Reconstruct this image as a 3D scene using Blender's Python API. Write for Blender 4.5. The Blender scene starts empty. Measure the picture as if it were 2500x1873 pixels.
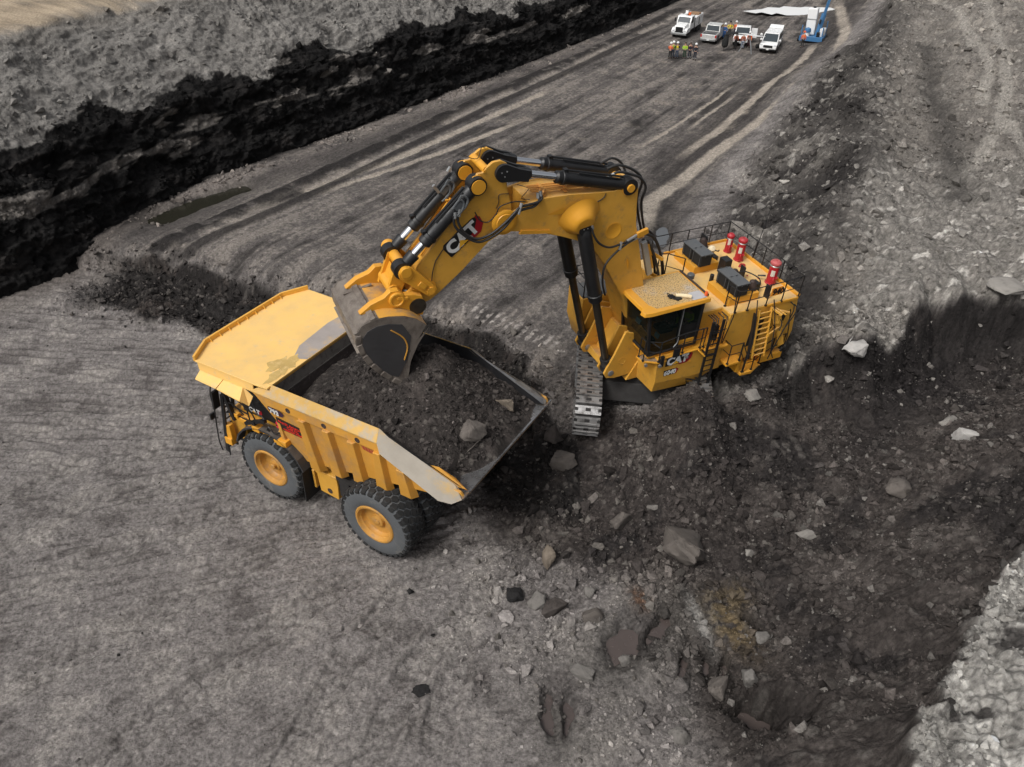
import bpy, bmesh, math, random
import numpy as np
from mathutils import Vector, Matrix, Euler
random.seed(7)
S = bpy.context.scene
COL = S.collection
R = math.radians
# ------------------------------------------------------------------ camera, sky, sun, exposure
cam = bpy.data.objects.new('camera', bpy.data.cameras.new('camera'))
COL.objects.link(cam); S.camera = cam
cam.location = (0, 0, 24.52)
cam.rotation_euler = (math.pi/2 - 0.640, 0, 0)
cam.data.sensor_fit = 'HORIZONTAL'; cam.data.sensor_width = 36
cam.data.lens = 36*1890/2500
cam.data.clip_start = 0.5; cam.data.clip_end = 3000
SUN_EL, SUN_AZ = R(52), R(225)          # high behind thin overcast, a little behind the camera's left
w = bpy.data.worlds.new('World'); S.world = w; w.use_nodes = True
nt = w.node_tree; bg = nt.nodes['Background']
sky = nt.nodes.new('ShaderNodeTexSky'); sky.sky_type = 'NISHITA'; sky.sun_disc = False
sky.sun_elevation = SUN_EL; sky.sun_rotation = SUN_AZ
sky.air_density = 1.0; sky.dust_density = 6.0; sky.ozone_density = 1.0
hs = nt.nodes.new('ShaderNodeHueSaturation'); hs.inputs['Saturation'].default_value = 0.22
nt.links.new(sky.outputs[0], hs.inputs['Color']); nt.links.new(hs.outputs[0], bg.inputs['Color'])
bg.inputs['Strength'].default_value = 0.094
sl = bpy.data.lights.new('sun', 'SUN'); sl.energy = 1.35; sl.angle = R(16); sl.color = (1, 0.985, 0.955)
sun = bpy.data.objects.new('sun', sl); COL.objects.link(sun)
sd = Vector((math.sin(SUN_AZ)*math.cos(SUN_EL), math.cos(SUN_AZ)*math.cos(SUN_EL), math.sin(SUN_EL)))
sun.rotation_euler = sd.to_track_quat('Z', 'Y').to_euler(); sun.location = (0, 0, 60)
S.view_settings.view_transform = 'Standard'; S.view_settings.look = 'None'
S.view_settings.gamma = 1; S.view_settings.exposure = 0.34
S.render.engine = 'CYCLES'; S.cycles.max_bounces = 6; S.cycles.diffuse_bounces = 3; S.cycles.glossy_bounces = 3
S.cycles.transmission_bounces = 5; S.cycles.use_denoising = True; S.cycles.caustics_reflective = False; S.cycles.caustics_refractive = False

# ------------------------------------------------------------------ materials
MATS = {}
def mat(name, col, rough=0.6, metal=0.0, dirt=0.0, dcol=(0.10, 0.09, 0.08), dscale=1.2, dust=0.0, bump=0.0, bscale=30, vary=0.0, spec=0.5, speck=0.0):
    """painted / metal / rubber surface: colour variation, patchy dirt, dust lying on upward faces, speckle"""
    if name in MATS: return MATS[name]
    m = bpy.data.materials.new(name); m.use_nodes = True; n = m.node_tree.nodes; L = m.node_tree.links
    b = n['Principled BSDF']; b.inputs['Roughness'].default_value = rough; b.inputs['Metallic'].default_value = metal
    b.inputs['Specular IOR Level'].default_value = spec
    tc = n.new('ShaderNodeTexCoord'); src = tc.outputs['Object']
    def noise(sc, det=6, rg=0.6, vec=None):
        t = n.new('ShaderNodeTexNoise'); t.inputs['Scale'].default_value = sc; t.inputs['Detail'].default_value = det
        t.inputs['Roughness'].default_value = rg; L.new(vec or src, t.inputs['Vector']); return t.outputs['Fac']
    def rng(x, a, c, lo=0., hi=1.):
        r = n.new('ShaderNodeMapRange'); r.interpolation_type = 'SMOOTHSTEP'; L.new(x, r.inputs[0])
        for i, v in enumerate((a, c, lo, hi)): r.inputs[i+1].default_value = v
        return r.outputs[0]
    def mix(f, a, c):
        x = n.new('ShaderNodeMix'); x.data_type = 'RGBA'
        L.new(f, x.inputs[0])
        for i, v in ((6, a), (7, c)):
            if isinstance(v, tuple): x.inputs[i].default_value = (*v, 1)
            else: L.new(v, x.inputs[i])
        return x.outputs[2]
    def mul(a, c):
        x = n.new('ShaderNodeMath'); x.operation = 'MULTIPLY'
        for i, v in enumerate((a, c)):
            if isinstance(v, float): x.inputs[i].default_value = v
            else: L.new(v, x.inputs[i])
        return x.outputs[0]
    c = tuple(col)
    if vary: c = mix(rng(noise(0.7), .3, .7), c, tuple(v*(1-vary) for v in col))
    if dirt:
        f = mul(rng(noise(dscale, 9, .7), .62-.25*dirt, .78-.12*dirt), min(1., .55+.4*dirt)); c = mix(f, c, tuple(dcol))
    if dust:
        g = n.new('ShaderNodeNewGeometry'); sp = n.new('ShaderNodeSeparateXYZ'); L.new(g.outputs['Normal'], sp.inputs[0])
        f = mul(mul(rng(sp.outputs['Z'], .35, .95), rng(noise(.9, 8, .65), .3, .75)), dust); c = mix(f, c, (0.36, 0.30, 0.24))
    if speck:
        f = mul(rng(noise(17, 6, .75), .53, .58), speck); c = mix(f, c, (0.035, 0.03, 0.025))
    if isinstance(c, tuple): b.inputs['Base Color'].default_value = (*c, 1)
    else: L.new(c, b.inputs['Base Color'])
    if dirt or vary:
        L.new(rng(noise(3.1), .3, .7, max(.05, rough-.08), min(1., rough+.15)), b.inputs['Roughness'])
    if bump:
        bp = n.new('ShaderNodeBump'); bp.inputs['Strength'].default_value = bump; bp.inputs['Distance'].default_value = 0.03
        L.new(noise(bscale, 5), bp.inputs['Height']); L.new(bp.outputs[0], b.inputs['Normal'])
    MATS[name] = m; return m

YEL = (0.70, 0.362, 0.050)
M_yel = mat('yellow_paint', YEL, .46, dirt=.42, dcol=(.34, .20, .08), dscale=2.2, dust=.45, vary=.14, bump=.04)
M_yelc = mat('yellow_clean', (0.74, 0.345, 0.03), .38, dirt=.12, dcol=(.33, .19, .07), vary=.07, dust=.15)
M_deck = mat('yellow_deck', (0.84, 0.53, 0.17), .55, dirt=.3, dcol=(.55, .42, .28), dscale=.8, dust=.55, vary=.06)
M_canopy = mat('canopy_paint', (0.90, 0.57, 0.18), .55, dirt=.25, dcol=(.55, .45, .33), dscale=2.6, dust=.25, vary=.05)
M_body = mat('body_paint', (0.66, 0.32, 0.045), .55, dirt=.62, dcol=(.38, .22, .10), dscale=.8, dust=.35, vary=.16, bump=.05)
M_railf = mat('worn_rail', (0.60, 0.36, 0.09), .65, dirt=.85, dcol=(.36, .325, .27), dscale=1.7, vary=.2, bump=.1)
M_rail = mat('worn_edge', (0.37, 0.33, 0.275), .7, dirt=.55, dcol=(.52, .33, .11), dscale=1.1, vary=.2, bump=.1)
M_black = mat('black_paint', (0.014, 0.014, 0.015), .42, dirt=.1, dcol=(.05, .045, .04), vary=.2)
M_blackm = mat('black_matt', (0.010, 0.010, 0.010), .8)
M_grey = mat('dark_grey_box', (0.085, 0.092, 0.098), .45, dirt=.25, dcol=(.12, .11, .10), dust=.12)
M_chrome = mat('chrome_rod', (0.80, 0.81, 0.83), .16, metal=1.0)
M_rod = mat('oily_rod', (0.10, 0.085, 0.065), .35, metal=.8, dirt=.5, dcol=(.04, .03, .025))
M_hose = mat('hose_rubber', (0.022, 0.021, 0.021), .55)
M_tyre = mat('tyre_rubber', (0.085, 0.090, 0.095), .85, dirt=.45, dcol=(.20, .185, .165), dscale=1.5, bump=.25, bscale=14)
M_tread = mat('tyre_tread', (0.017, 0.017, 0.017), .85, dirt=.25, dcol=(.13, .12, .105), dscale=2.0, bump=.2, bscale=14)
M_rim = mat('rim_paint', (0.52, 0.255, 0.045), .6, dirt=.6, dcol=(.27, .17, .09), dscale=2.4, vary=.2)
M_steel = mat('worn_steel', (0.26, 0.222, 0.188), .55, metal=.2, dirt=.8, dcol=(.11, .088, .074), dscale=2.4, vary=.3, bump=.35)
M_bside = mat('bucket_side_plate', (0.070, 0.067, 0.069), .5, metal=.2, dirt=.3, dcol=(.075, .065, .06), vary=.2)
M_lip = mat('polished_lip', (0.52, 0.52, 0.53), .26, metal=.9, dirt=.3, dcol=(.16, .15, .14), dscale=3)
M_bed = mat('bed_steel', (0.20, 0.185, 0.17), .55, metal=.25, dirt=.7, dcol=(.055, .04, .038), dscale=3.5, vary=.3, bump=.15)
M_bedd = mat('bed_wall_rusty', (0.052, 0.040, 0.038), .7, dirt=.45, dcol=(.16, .13, .12), dscale=5, vary=.3, bump=.2)
M_plate = mat('canopy_scuffed', (0.42, 0.37, 0.34), .5, metal=.2, dirt=.5, dcol=(.70, .45, .16), dscale=1.1, vary=.25)
M_shoe = mat('track_shoe', (0.42, 0.41, 0.40), .34, metal=.75, dirt=.62, dcol=(.06, .052, .047), dscale=2.1, bump=.15)
M_under = mat('undercarriage', (0.022, 0.020, 0.019), .75, dirt=.4, dcol=(.06, .052, .047))
M_glass = mat('dark_glass', (0.012, 0.015, 0.014), .06, spec=.5)
M_red = mat('red_tank', (0.40, 0.013, 0.024), .42, dirt=.2, dcol=(.25, .04, .03), dust=.22)
M_redlid = mat('red_lid_faded', (0.52, 0.10, 0.10), .55, vary=.2, dust=.2)
M_white = mat('white_paint', (0.78, 0.78, 0.77), .35, dirt=.15, dcol=(.5, .47, .42))
M_label = mat('tank_label', (0.62, 0.58, 0.50), .6)
M_signblk = mat('sign_black', (0.012, 0.012, 0.012), .45)
M_signred = mat('sign_red', (0.75, 0.035, 0.02), .5)
M_signor = mat('sign_orange', (0.92, 0.33, 0.03), .5)
M_logow = mat('logo_white', (0.72, 0.72, 0.70), .5, dirt=.12, dcol=(.5, .4, .25))
M_logor = mat('logo_dark_red', (0.36, 0.012, 0.02), .45)
M_logoy = mat('logo_yellow', (0.80, 0.42, 0.03), .45)
M_orange = mat('beacon_orange', (0.75, 0.12, 0.03), .3)
M_galv = mat('galvanised', (0.45, 0.46, 0.46), .4, metal=.7, vary=.2)
M_rust = mat('rusty_brown', (0.055, 0.036, 0.030), .7, vary=.3)
M_cream = mat('cream_bolster', (0.72, 0.60, 0.40), .6)
M_roofdirt = mat('cab_roof_dirt', (0.56, 0.37, 0.15), .7, dirt=.6, dcol=(.46, .44, .42), dscale=.8, speck=1.0)
M_wood = mat('weathered_wood', (0.32, 0.19, 0.10), .7, vary=.3)
M_bluep = mat('blue_paint', (0.050, 0.16, 0.33), .45, dirt=.25, dcol=(.16, .18, .2))
M_skin = mat('skin', (0.45, 0.26, 0.18), .6)
def cloth(name, c): return mat('cloth_'+name, c, .85, vary=.12)
C_or, C_ye, C_li = cloth('orange', (.82, .17, .05)), cloth('yellow', (.80, .62, .04)), cloth('lime', (.42, .66, .05))
C_nv, C_bl, C_jn, C_dk, C_te = cloth('navy', (.018, .022, .035)), cloth('blue', (.04, .13, .34)), cloth('jeans', (.05, .07, .11)), cloth('dark', (.03, .03, .03)), cloth('pale', (.35, .36, .36))
M_silver = mat('silver_car', (0.60, 0.60, 0.58), .3, metal=.25, dirt=.15, dcol=(.4, .37, .33))
M_carw = mat('white_car', (0.80, 0.80, 0.79), .28, dirt=.12, dcol=(.5, .46, .40))
M_carblk = mat('car_black_trim', (0.012, 0.012, 0.013), .4)
M_carglass = mat('car_glass', (0.035, 0.045, 0.052), .08)
M_tail = mat('tail_light', (0.45, 0.015, 0.01), .25)
M_lamp = mat('head_light', (0.55, 0.56, 0.58), .15)

# ------------------------------------------------------------------ mesh helpers
class MB:
    def __init__(s): s.v = []; s.f = []; s.mi = []; s.m = 0; s.cuts = []
    def cut(s): s.cuts.append((len(s.v), len(s.f))); return s
    def add(s, vs, fs, m=None):
        o = len(s.v); s.v += [tuple(map(float, v)) for v in vs]
        for f in fs: s.f.append(tuple(i+o for i in f)); s.mi.append(s.m if m is None else m)
        return s
    def box(s, c, d, rot=None, m=None, top=None):
        hx, hy, hz = (t/2 for t in d); tx, ty = top or (1, 1)
        vs = [Vector((x*hx*(tx if z > 0 else 1), y*hy*(ty if z > 0 else 1), z*hz)) for z in (-1, 1) for x, y in ((-1, -1), (1, -1), (1, 1), (-1, 1))]
        if rot: M = Euler(rot).to_matrix(); vs = [M @ v for v in vs]
        return s.add([v+Vector(c) for v in vs], [(3, 2, 1, 0), (4, 5, 6, 7), (0, 1, 5, 4), (1, 2, 6, 5), (2, 3, 7, 6), (3, 0, 4, 7)], m)
    def b2(s, lo, hi, m=None): return s.box([(a+b)/2 for a, b in zip(lo, hi)], [abs(b-a) for a, b in zip(lo, hi)], m=m)
    def beam(s, p0, p1, w, h=None, up=(0, 0, 1), m=None):
        p0, p1 = Vector(p0), Vector(p1); d = (p1-p0).normalized(); u = Vector(up); r = d.cross(u)
        if r.length < 1e-4: r = d.cross(Vector((1, 0, 0)))
        r.normalize(); u = r.cross(d); h = h or w
        vs = [p+r*a*w/2+u*b*h/2 for p in (p0, p1) for a, b in ((-1, -1), (1, -1), (1, 1), (-1, 1))]
        return s.add(vs, [(0, 1, 2, 3), (7, 6, 5, 4), (4, 5, 1, 0), (5, 6, 2, 1), (6, 7, 3, 2), (7, 4, 0, 3)], m)
    def lathe(s, prof, o, ax, n=24, m=None, cap=True):
        """prof: (radius, distance along axis) pairs"""
        o, ax = Vector(o), Vector(ax).normalized(); a = ax.orthogonal().normalized(); b = ax.cross(a)
        vs = [o+ax*t+(a*math.cos(k*2*math.pi/n)+b*math.sin(k*2*math.pi/n))*r for r, t in prof for k in range(n)]
        fs = [(i*n+k, i*n+(k+1) % n, (i+1)*n+(k+1) % n, (i+1)*n+k) for i in range(len(prof)-1) for k in range(n)]
        if cap: fs += [tuple(range(n))[::-1], tuple((len(prof)-1)*n+k for k in range(n))]
        return s.add(vs, fs, m)
    def cyl(s, p0, p1, r0, r1=None, n=16, m=None):
        p0, p1 = Vector(p0), Vector(p1); return s.lathe([(r0, 0), (r0 if r1 is None else r1, (p1-p0).length)], p0, p1-p0, n, m)
    def tube(s, pts, r, n=8, m=None, smooth=0):
        P = [Vector(p) for p in pts]
        if smooth:
            Q = []
            for i in range(len(P)-1):
                a, b, c, d = P[max(i-1, 0)], P[i], P[i+1], P[min(i+2, len(P)-1)]
                for k in range(smooth):
                    t = k/smooth; Q.append(.5*((2*b)+(c-a)*t+(2*a-5*b+4*c-d)*t*t+(3*b-a-3*c+d)*t**3))
            P = Q+[P[-1]]
        vs = []; u = None
        for i, p in enumerate(P):
            d = (P[min(i+1, len(P)-1)]-P[max(i-1, 0)]).normalized()
            if u is None: u = d.orthogonal().normalized()
            u = (u-d*u.dot(d)); u = u.normalized() if u.length > 1e-5 else d.orthogonal().normalized(); v = d.cross(u)
            vs += [p+(u*math.cos(k*2*math.pi/n)+v*math.sin(k*2*math.pi/n))*r for k in range(n)]
        fs = [(i*n+k, i*n+(k+1) % n, (i+1)*n+(k+1) % n, (i+1)*n+k) for i in range(len(P)-1) for k in range(n)]
        fs += [tuple(range(n))[::-1], tuple((len(P)-1)*n+k for k in range(n))]
        return s.add(vs, fs, m)
    def prism(s, poly, lo, hi, ax='y', m=None, poly2=None):
        """2D outline swept along an axis: y -> (x,z), z -> (x,y), x -> (y,z)"""
        def P(q, t): return {'y': (q[0], t, q[1]), 'z': (q[0], q[1], t), 'x': (t, q[0], q[1])}[ax]
        n = len(poly); vs = [P(q, lo) for q in poly]+[P(q, hi) for q in (poly2 or poly)]
        fs = [tuple(range(n))[::-1], tuple(range(n, 2*n))]+[(i, (i+1) % n, n+(i+1) % n, n+i) for i in range(n)]
        return s.add(vs, fs, m)
    def quad(s, *p, m=None): return s.add(p, [tuple(range(len(p)))], m)
    def build(s, name, mats, parent=None, bevel=0, smooth=32, label=None, M=None):
        if s.cuts:                                           # pieces marked by cut() become objects of their own
            C_ = s.cuts+[(len(s.v), len(s.f))]; v0 = f0 = 0; r = None
            for v1, f1 in C_:
                if f1 > f0:
                    k = MB(); k.v = s.v[v0:v1]; k.f = [tuple(i-v0 for i in f) for f in s.f[f0:f1]]; k.mi = s.mi[f0:f1]; r = k.build(name, mats, parent, bevel, smooth, label, M)
                v0, f0 = v1, f1
            return r
        me = bpy.data.meshes.new(name); me.from_pydata(s.v, [], s.f)
        mats = mats if isinstance(mats, (list, tuple)) else [mats]
        for x in mats: me.materials.append(x)
        if len(mats) > 1: me.polygons.foreach_set('material_index', s.mi)
        bm = bmesh.new(); bm.from_mesh(me); bmesh.ops.recalc_face_normals(bm, faces=bm.faces); bm.to_mesh(me); bm.free()
        if smooth: me.shade_smooth(); me.set_sharp_from_angle(angle=R(smooth))
        o = bpy.data.objects.new(name, me); COL.objects.link(o)
        if parent: o.parent = parent
        if M is not None: o.matrix_local = M
        if bevel:
            b = o.modifiers.new('bevel', 'BEVEL'); b.width = bevel; b.segments = 2; b.limit_method = 'ANGLE'; b.angle_limit = R(40); b.harden_normals = False
        if label: o['label'] = label
        return o
def tag(o, label, cat, group=None, kind=None):
    if label: o['label'] = label
    if cat: o['category'] = cat
    if group: o['group'] = group
    if kind: o['kind'] = kind
    return o
def thing(name, label, cat, loc=(0, 0, 0), rot=(0, 0, 0), group=None, kind=None):
    o = bpy.data.objects.new(name, None); COL.objects.link(o); o.empty_display_size = .3
    o.location = loc; o.rotation_euler = rot; return tag(o, label, cat, group, kind)
def copy_tree(o, parent=None):
    c = o.copy(); COL.objects.link(c)
    if parent: c.parent = parent
    for ch in list(o.children): copy_tree(ch, c)
    return c
def lettering(text, name, mt, parent, origin, xdir, ydir, height, depth=.012, bold=.02, shear=0., squeeze=1., spacing=1.):
    """raised letters lying in the plane (xdir, ydir), turned into a mesh; height = cap height"""
    cu = bpy.data.curves.new(name, 'FONT'); cu.body = text; cu.size = 1; cu.extrude = depth/height*.7; cu.offset = bold; cu.shear = shear
    cu.space_character = spacing; cu.resolution_u = 4; cu.fill_mode = 'BOTH'
    t = bpy.data.objects.new('tmp', cu); COL.objects.link(t)
    me = bpy.data.meshes.new_from_object(t.evaluated_get(bpy.context.evaluated_depsgraph_get())); bpy.data.objects.remove(t)
    X, Y = Vector(xdir).normalized(), Vector(ydir).normalized(); Z = X.cross(Y); Y = Z.cross(X)
    k = height/.70
    M = Matrix(((X.x, Y.x, Z.x), (X.y, Y.y, Z.y), (X.z, Y.z, Z.z))).to_4x4() @ Matrix.Diagonal((k*squeeze, k, k*.7, 1)); M.translation = Vector(origin)
    me.transform(M); me.materials.clear(); me.materials.append(mt); me.name = name
    o = bpy.data.objects.new(name, me); COL.objects.link(o); o.parent = parent; return o
# ------------------------------------------------------------------ terrain: one sheet, height and soil colour from world-space functions
def hsh(ix, iy, s):
    h = (ix.astype(np.int64)*374761393 + iy.astype(np.int64)*668265263 + s*974634779) & 0xFFFFFFFF
    h = ((h ^ (h >> 13))*1274126177) & 0xFFFFFFFF
    return ((h ^ (h >> 16)) & 0xFFFF)/65535.0
def gn(x, y, s=0):
    ix, iy = np.floor(x), np.floor(y); fx, fy = x-ix, y-iy
    u, v = fx*fx*fx*(fx*(fx*6-15)+10), fy*fy*fy*(fy*(fy*6-15)+10)
    def g(dx, dy):
        a = hsh(ix+dx, iy+dy, s)*2*np.pi; return np.cos(a)*(fx-dx)+np.sin(a)*(fy-dy)
    a, b, c, d = g(0, 0), g(1, 0), g(0, 1), g(1, 1)
    return (a*(1-u)+b*u)*(1-v)+(c*(1-u)+d*u)*v
def fbm(x, y, o=5, s=0, gain=.5):
    r = 0; a = 1.
    for i in range(o): r = r+a*gn(x*2**i+17.3*i, y*2**i-9.1*i, s+i*31); a *= gain
    return r
def ridged(x, y, o=4, s=0):
    r = 0; a = 1.
    for i in range(o): r = r+a*(1-2*np.abs(gn(x*2**i+7.7*i, y*2**i+3.1*i, s+i*17))); a *= .5
    return r/1.9-.5
def wor(x, y, s=0):
    """cell noise: distance to the nearest stone centre, and that stone's own random number"""
    ix, iy = np.floor(x), np.floor(y); best = np.full(x.shape, 9.); rid = np.zeros(x.shape)
    for dx in (-1, 0, 1):
        for dy in (-1, 0, 1):
            cx, cy = ix+dx, iy+dy
            d = (cx+.5+.8*(hsh(cx, cy, s)-.5)-x)**2+(cy+.5+.8*(hsh(cx, cy, s+5)-.5)-y)**2
            k = d < best; best = np.where(k, d, best); rid = np.where(k, hsh(cx, cy, s+9), rid)
    return np.sqrt(best), rid
def sst(x, a, b): t = np.clip((x-a)/(b-a), 0, 1); return t*t*(3-2*t)
def pline(x, y, pts):
    """distance to a polyline, signed (positive on its left), and length along it"""
    bd = np.full(x.shape, 1e9); sg = np.ones(x.shape); al = np.zeros(x.shape); acc = 0
    for (ax, ay), (bx, by) in zip(pts, pts[1:]):
        ex, ey = bx-ax, by-ay; L = math.hypot(ex, ey); t = np.clip(((x-ax)*ex+(y-ay)*ey)/L/L, 0, 1)
        qx, qy = x-ax-t*ex, y-ay-t*ey; d = np.hypot(qx, qy); k = d < bd
        bd = np.where(k, d, bd); sg = np.where(k, np.sign(ex*(y-ay)-ey*(x-ax)), sg); al = np.where(k, acc+t*L, al); acc += L
    return bd*sg, al
def blob(x, y, cx, cy, rx, ry=None, ang=0):
    c, s = math.cos(R(ang)), math.sin(R(ang)); dx, dy = x-cx, y-cy
    return np.exp(-(((dx*c+dy*s)/rx)**2+((-dx*s+dy*c)/(ry or rx))**2))
WALL = [(-75, -8), (-52, 18), (-31.3, 41.7), (-29.3, 43.8), (-28, 47.2), (-26.7, 51.8), (-24.6, 57), (-21.2, 61.8), (-16.2, 67.7), (-10.1, 77.7), (0, 93), (8.9, 105.9), (21.3, 125.8), (60, 192), (250, 520)]
BENCH = [(-33, 45.8), (-26.5, 45.4), (-22.2, 44.6), (-19.1, 43.2), (-14.8, 41.1), (-10.9, 40.1), (-8.2, 38.2), (-4.6, 37.3), (-1.1, 35.6), (.8, 33.2), (1.6, 30), (2.2, 27.8), (4.5, 26.6), (8, 27.2), (11, 28.6), (13.6, 31)]
FEDGE = [(4, 26), (9.6, 43), (11.6, 47.5), (12.8, 51), (14.6, 55.2), (19.8, 64.7), (29.6, 82.5), (41.5, 101.5), (56, 129.3), (84, 180), (260, 480)]
CP = np.array([
 # lower loading floor
 (-30,30,0),(-20,30,0),(-10,26,0),(-25,20,0),(-15,15,0),(-5,15,0),(-5,10,0),(0,12,0),(-12,8,0),(-32,10,0),(3,16.8,.06),(4.8,18.4,.1),(2,14,.06),(3.4,13,.06),(1,16.5,.04),(6.5,16.6,.06),(-29,38,.2),(-20,37,0),(-14,34.5,0),(-9,32,0),(-5,30.2,0),(-2,27.5,.1),(0,23.5,.15),(8.5,18.6,0),(7,20.6,.15),(-45,20,0),(-40,5,0),(-60,0,0),(0,5,0),(-20,0,0),(2.5,21.5,.2),
 # toe and top of the bench
 (-25.4,42.2,.3),(-20.6,39.2,.1),(-16.6,38.2,.1),(-12.6,36.8,.1),(-25.6,44.4,.75),(-21.6,43.2,.7),(-18.4,42.0,.7),(-14.2,40.0,.7),(-10.4,38.9,.7),(-7.4,37.2,.7),(-3.9,36.2,.75),(-8.5,34.6,.15),(-5,33.3,.25),(-2,31.2,.3),(-.6,28.3,.35),(-26,46.2,1.75),(-22,45.4,1.75),(-19,44,1.75),(-14.8,41.9,1.75),(-10.9,40.8,1.75),(-8,38.9,1.7),(-4.5,38.0,1.65),(-1,36.4,1.6),(1.2,33.6,1.4),(2,30.4,1.15),
 # upper pit floor
 (-15,55,1.6),(-5,50,1.6),(0,45,1.6),(5,50,1.5),(0,60,1.4),(5,70,1.1),(-8,65,1.3),(20,95,.6),(10,85,.8),(30,110,.45),(25,122,.45),(45,140,.5),(15,105,.6),(35,130,.45),(70,200,.5),(-24,50,1.3),(-27,46.5,1.5),(8,60,1.3),(6,40,1.45),(-10,46,1.65),(40,118,.5),(120,300,1),
 (33,98,.5),(30,92,.6),(36,106,.5),(40,112,.5),(28,88,.7),(22,79,.8),(18,70,.9),(26,100,.45),(47,126,.45),(32.2,102.9,.45),(38,105.5,.45),(13,60,1.1),
 # excavator bench and the spill in front of it
 (6.3,31.2,1.15),(3.3,28.2,1.0),(5,28,1.25),(7.2,26.6,2.5),(8.6,26.9,3.1),(9.4,27.6,2.7),(8.4,25.9,2.6),(8.5,28.1,3.2),(7.6,27.6,2.9),(6.4,33.6,1.2),(9,33,1.3),(3,33.5,1.3),(3.4,26.2,.75),(4.6,25,.75),(2.2,25.6,.45),(9.2,29.5,1.4),(10.5,28.3,1.6),(12,29.6,1.9),(5.6,23.6,.5),(9,23.8,.65),(12,24.6,.7),(10,25.7,1.15),(12.2,27.2,1.5),(14,27,1.0),
 # undercut pocket behind the counterweight
 (14.8,36.8,1.7),(13.2,38.5,1.6),(15.6,35.0,1.6),(14.4,32.6,2.1),
 # right: rim, spoil, ridge, haul road
 (15.6,32.2,2.8),(17.5,32.2,3.1),(21.3,34.4,3.2),(24.2,36.2,3.2),(27.6,36.6,3.2),(34,37,3.4),(18,37.5,3.5),(22.7,41,4.2),(20,46,4.4),(16.5,44,3.2),(14.5,45.5,2.2),(30,45,4.0),(40,50,4.4),(26,58,4.6),(22,54,4.4),(20,52,3.1),(17.6,54.5,1.8),(13.6,55,1.35),(28,66,4.5),(26,69,3.2),(31,75,4.8),(38,70,4.0),(36,84,4.9),(45,90,4.2),(60,112,4.4),(47,103,4.6),(40,92,3.0),(55,120,4.2),(60,80,5),(80,120,5.5),(90,200,5),(140,260,6),(60,50,5),
 # bowl below the rim
 (15.2,30.3,1.2),(18.0,30.7,.8),(21.2,32.9,.6),(24,34.6,.6),(27.2,35,.9),(9,18.3,0),(13.5,22.5,.1),(18.5,28,.3),(22.2,31,.45),(27,31.5,1.2),(10.4,20.6,.1),
 # right wall of the bowl and its pale rim
 (17.1,17.6,5),(15.6,16.0,5),(13.9,14.2,5),(12.3,12.3,5),(11.2,10.9,5),(10.3,9,5),(19.2,19.6,5.1),(23,22.8,5.2),(27.5,27,5.3),(32,31,5.2),(5.5,14,0),(7.5,15.9,0),(5.2,11,.15),(4.2,8,.2),(8.6,6,5),(20,12,5.5),(16,8,5.5),(30,18,5.8),(45,25,6.2),(45,38,5),(70,20,6.5)], float)
_c = CP[:, :2]; _C2 = .7**2
def _phi(d2): return np.sqrt(d2+_C2)
_A = _phi(((_c[:, None]-_c[None])**2).sum(-1)); _n = len(_c)
_K = np.zeros((_n+1, _n+1)); _K[:_n, :_n] = _A+np.eye(_n)*-.02; _K[:_n, _n] = 1; _K[_n, :_n] = 1
_W = np.linalg.solve(_K, np.r_[CP[:, 2], 0])
def base_h(x, y):
    r = np.full(x.shape, _W[_n])
    for (cx, cy), wt in zip(_c, _W[:_n]): r += wt*np.sqrt((x-cx)**2+(y-cy)**2+_C2)
    return r
RIMU = [(12.6, 30.4), (13.8, 31.2), (15.6, 32.2), (17.5, 32.4), (19.3, 33.2), (21.3, 34.8), (24.2, 36.4), (28, 36.7), (36, 37.2), (60, 36)]
RIMB = [(9.2, 4), (9.7, 8.7), (10.3, 9.9), (11.1, 11.2), (12.2, 12.5), (13.8, 14.4), (15.5, 16.1), (17.1, 17.7), (19.1, 19.8), (23, 23.2), (27.5, 27.3), (32, 31.3), (60, 48)]
RUTS = [[(-23, 17.5), (-19.8, 19.05), (-17.3, 20.7), (-14.4, 22.7), (-11.3, 24), (-9, 24.6)], [(-24, 19.5), (-21.2, 21.75), (-18.9, 24.1), (-15.4, 25.4), (-13, 26.2), (-10.5, 26.9)], [(-25.5, 22.5), (-22.7, 24.6), (-19.8, 27), (-15.1, 27.9), (-12, 28.4)], [(-28, 26.5), (-24.6, 28.2), (-20.8, 30.7), (-16.4, 31.4), (-13, 31.6)], [(-5.2, 9.5), (-4.6, 12.5), (-3.6, 15.7), (-2, 18.3), (0, 20.7)], [(-8, 9.5), (-7.2, 12.5), (-5.9, 16.5), (-4, 19.8), (-1.5, 22)], [(-20, 13), (-17.6, 14.9), (-15, 17.2), (-12.1, 19.8), (-8.5, 22.4), (-6.5, 23.2)], [(-2.5, 9), (-2.5, 12.5), (-2.25, 14.9), (-1.8, 17.2)], [(-14, 11), (-12, 14), (-9.5, 17), (-6.5, 20)]]
STRIP = [(-24.5, 41), (-21.5, 45.2), (-19.2, 48.5), (-14.5, 56.6), (-8.9, 66.8), (-2.8, 78), (5, 90.5), (14, 105), (26, 125)]
ROADR = [([(62.9, 116.2), (58.8, 105.5), (50.5, 85.1), (43.8, 70.6), (38.6, 61.7), (36.1, 57.5), (32.6, 52.9), (29.7, 49.9)], .55), ([(54.1, 103.1), (49, 86.8), (44, 74.5), (39.3, 65.9)], .5), ([(43.8, 70.6), (39.2, 61.7), (37.1, 56.2), (36.9, 54)], .5), ([(57, 116), (52.5, 98), (47, 84)], .4)]
DITCH = [(-24.9, 51.3), (-23.5, 53.3), (-22, 55), (-20.9, 56.3)]
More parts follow.
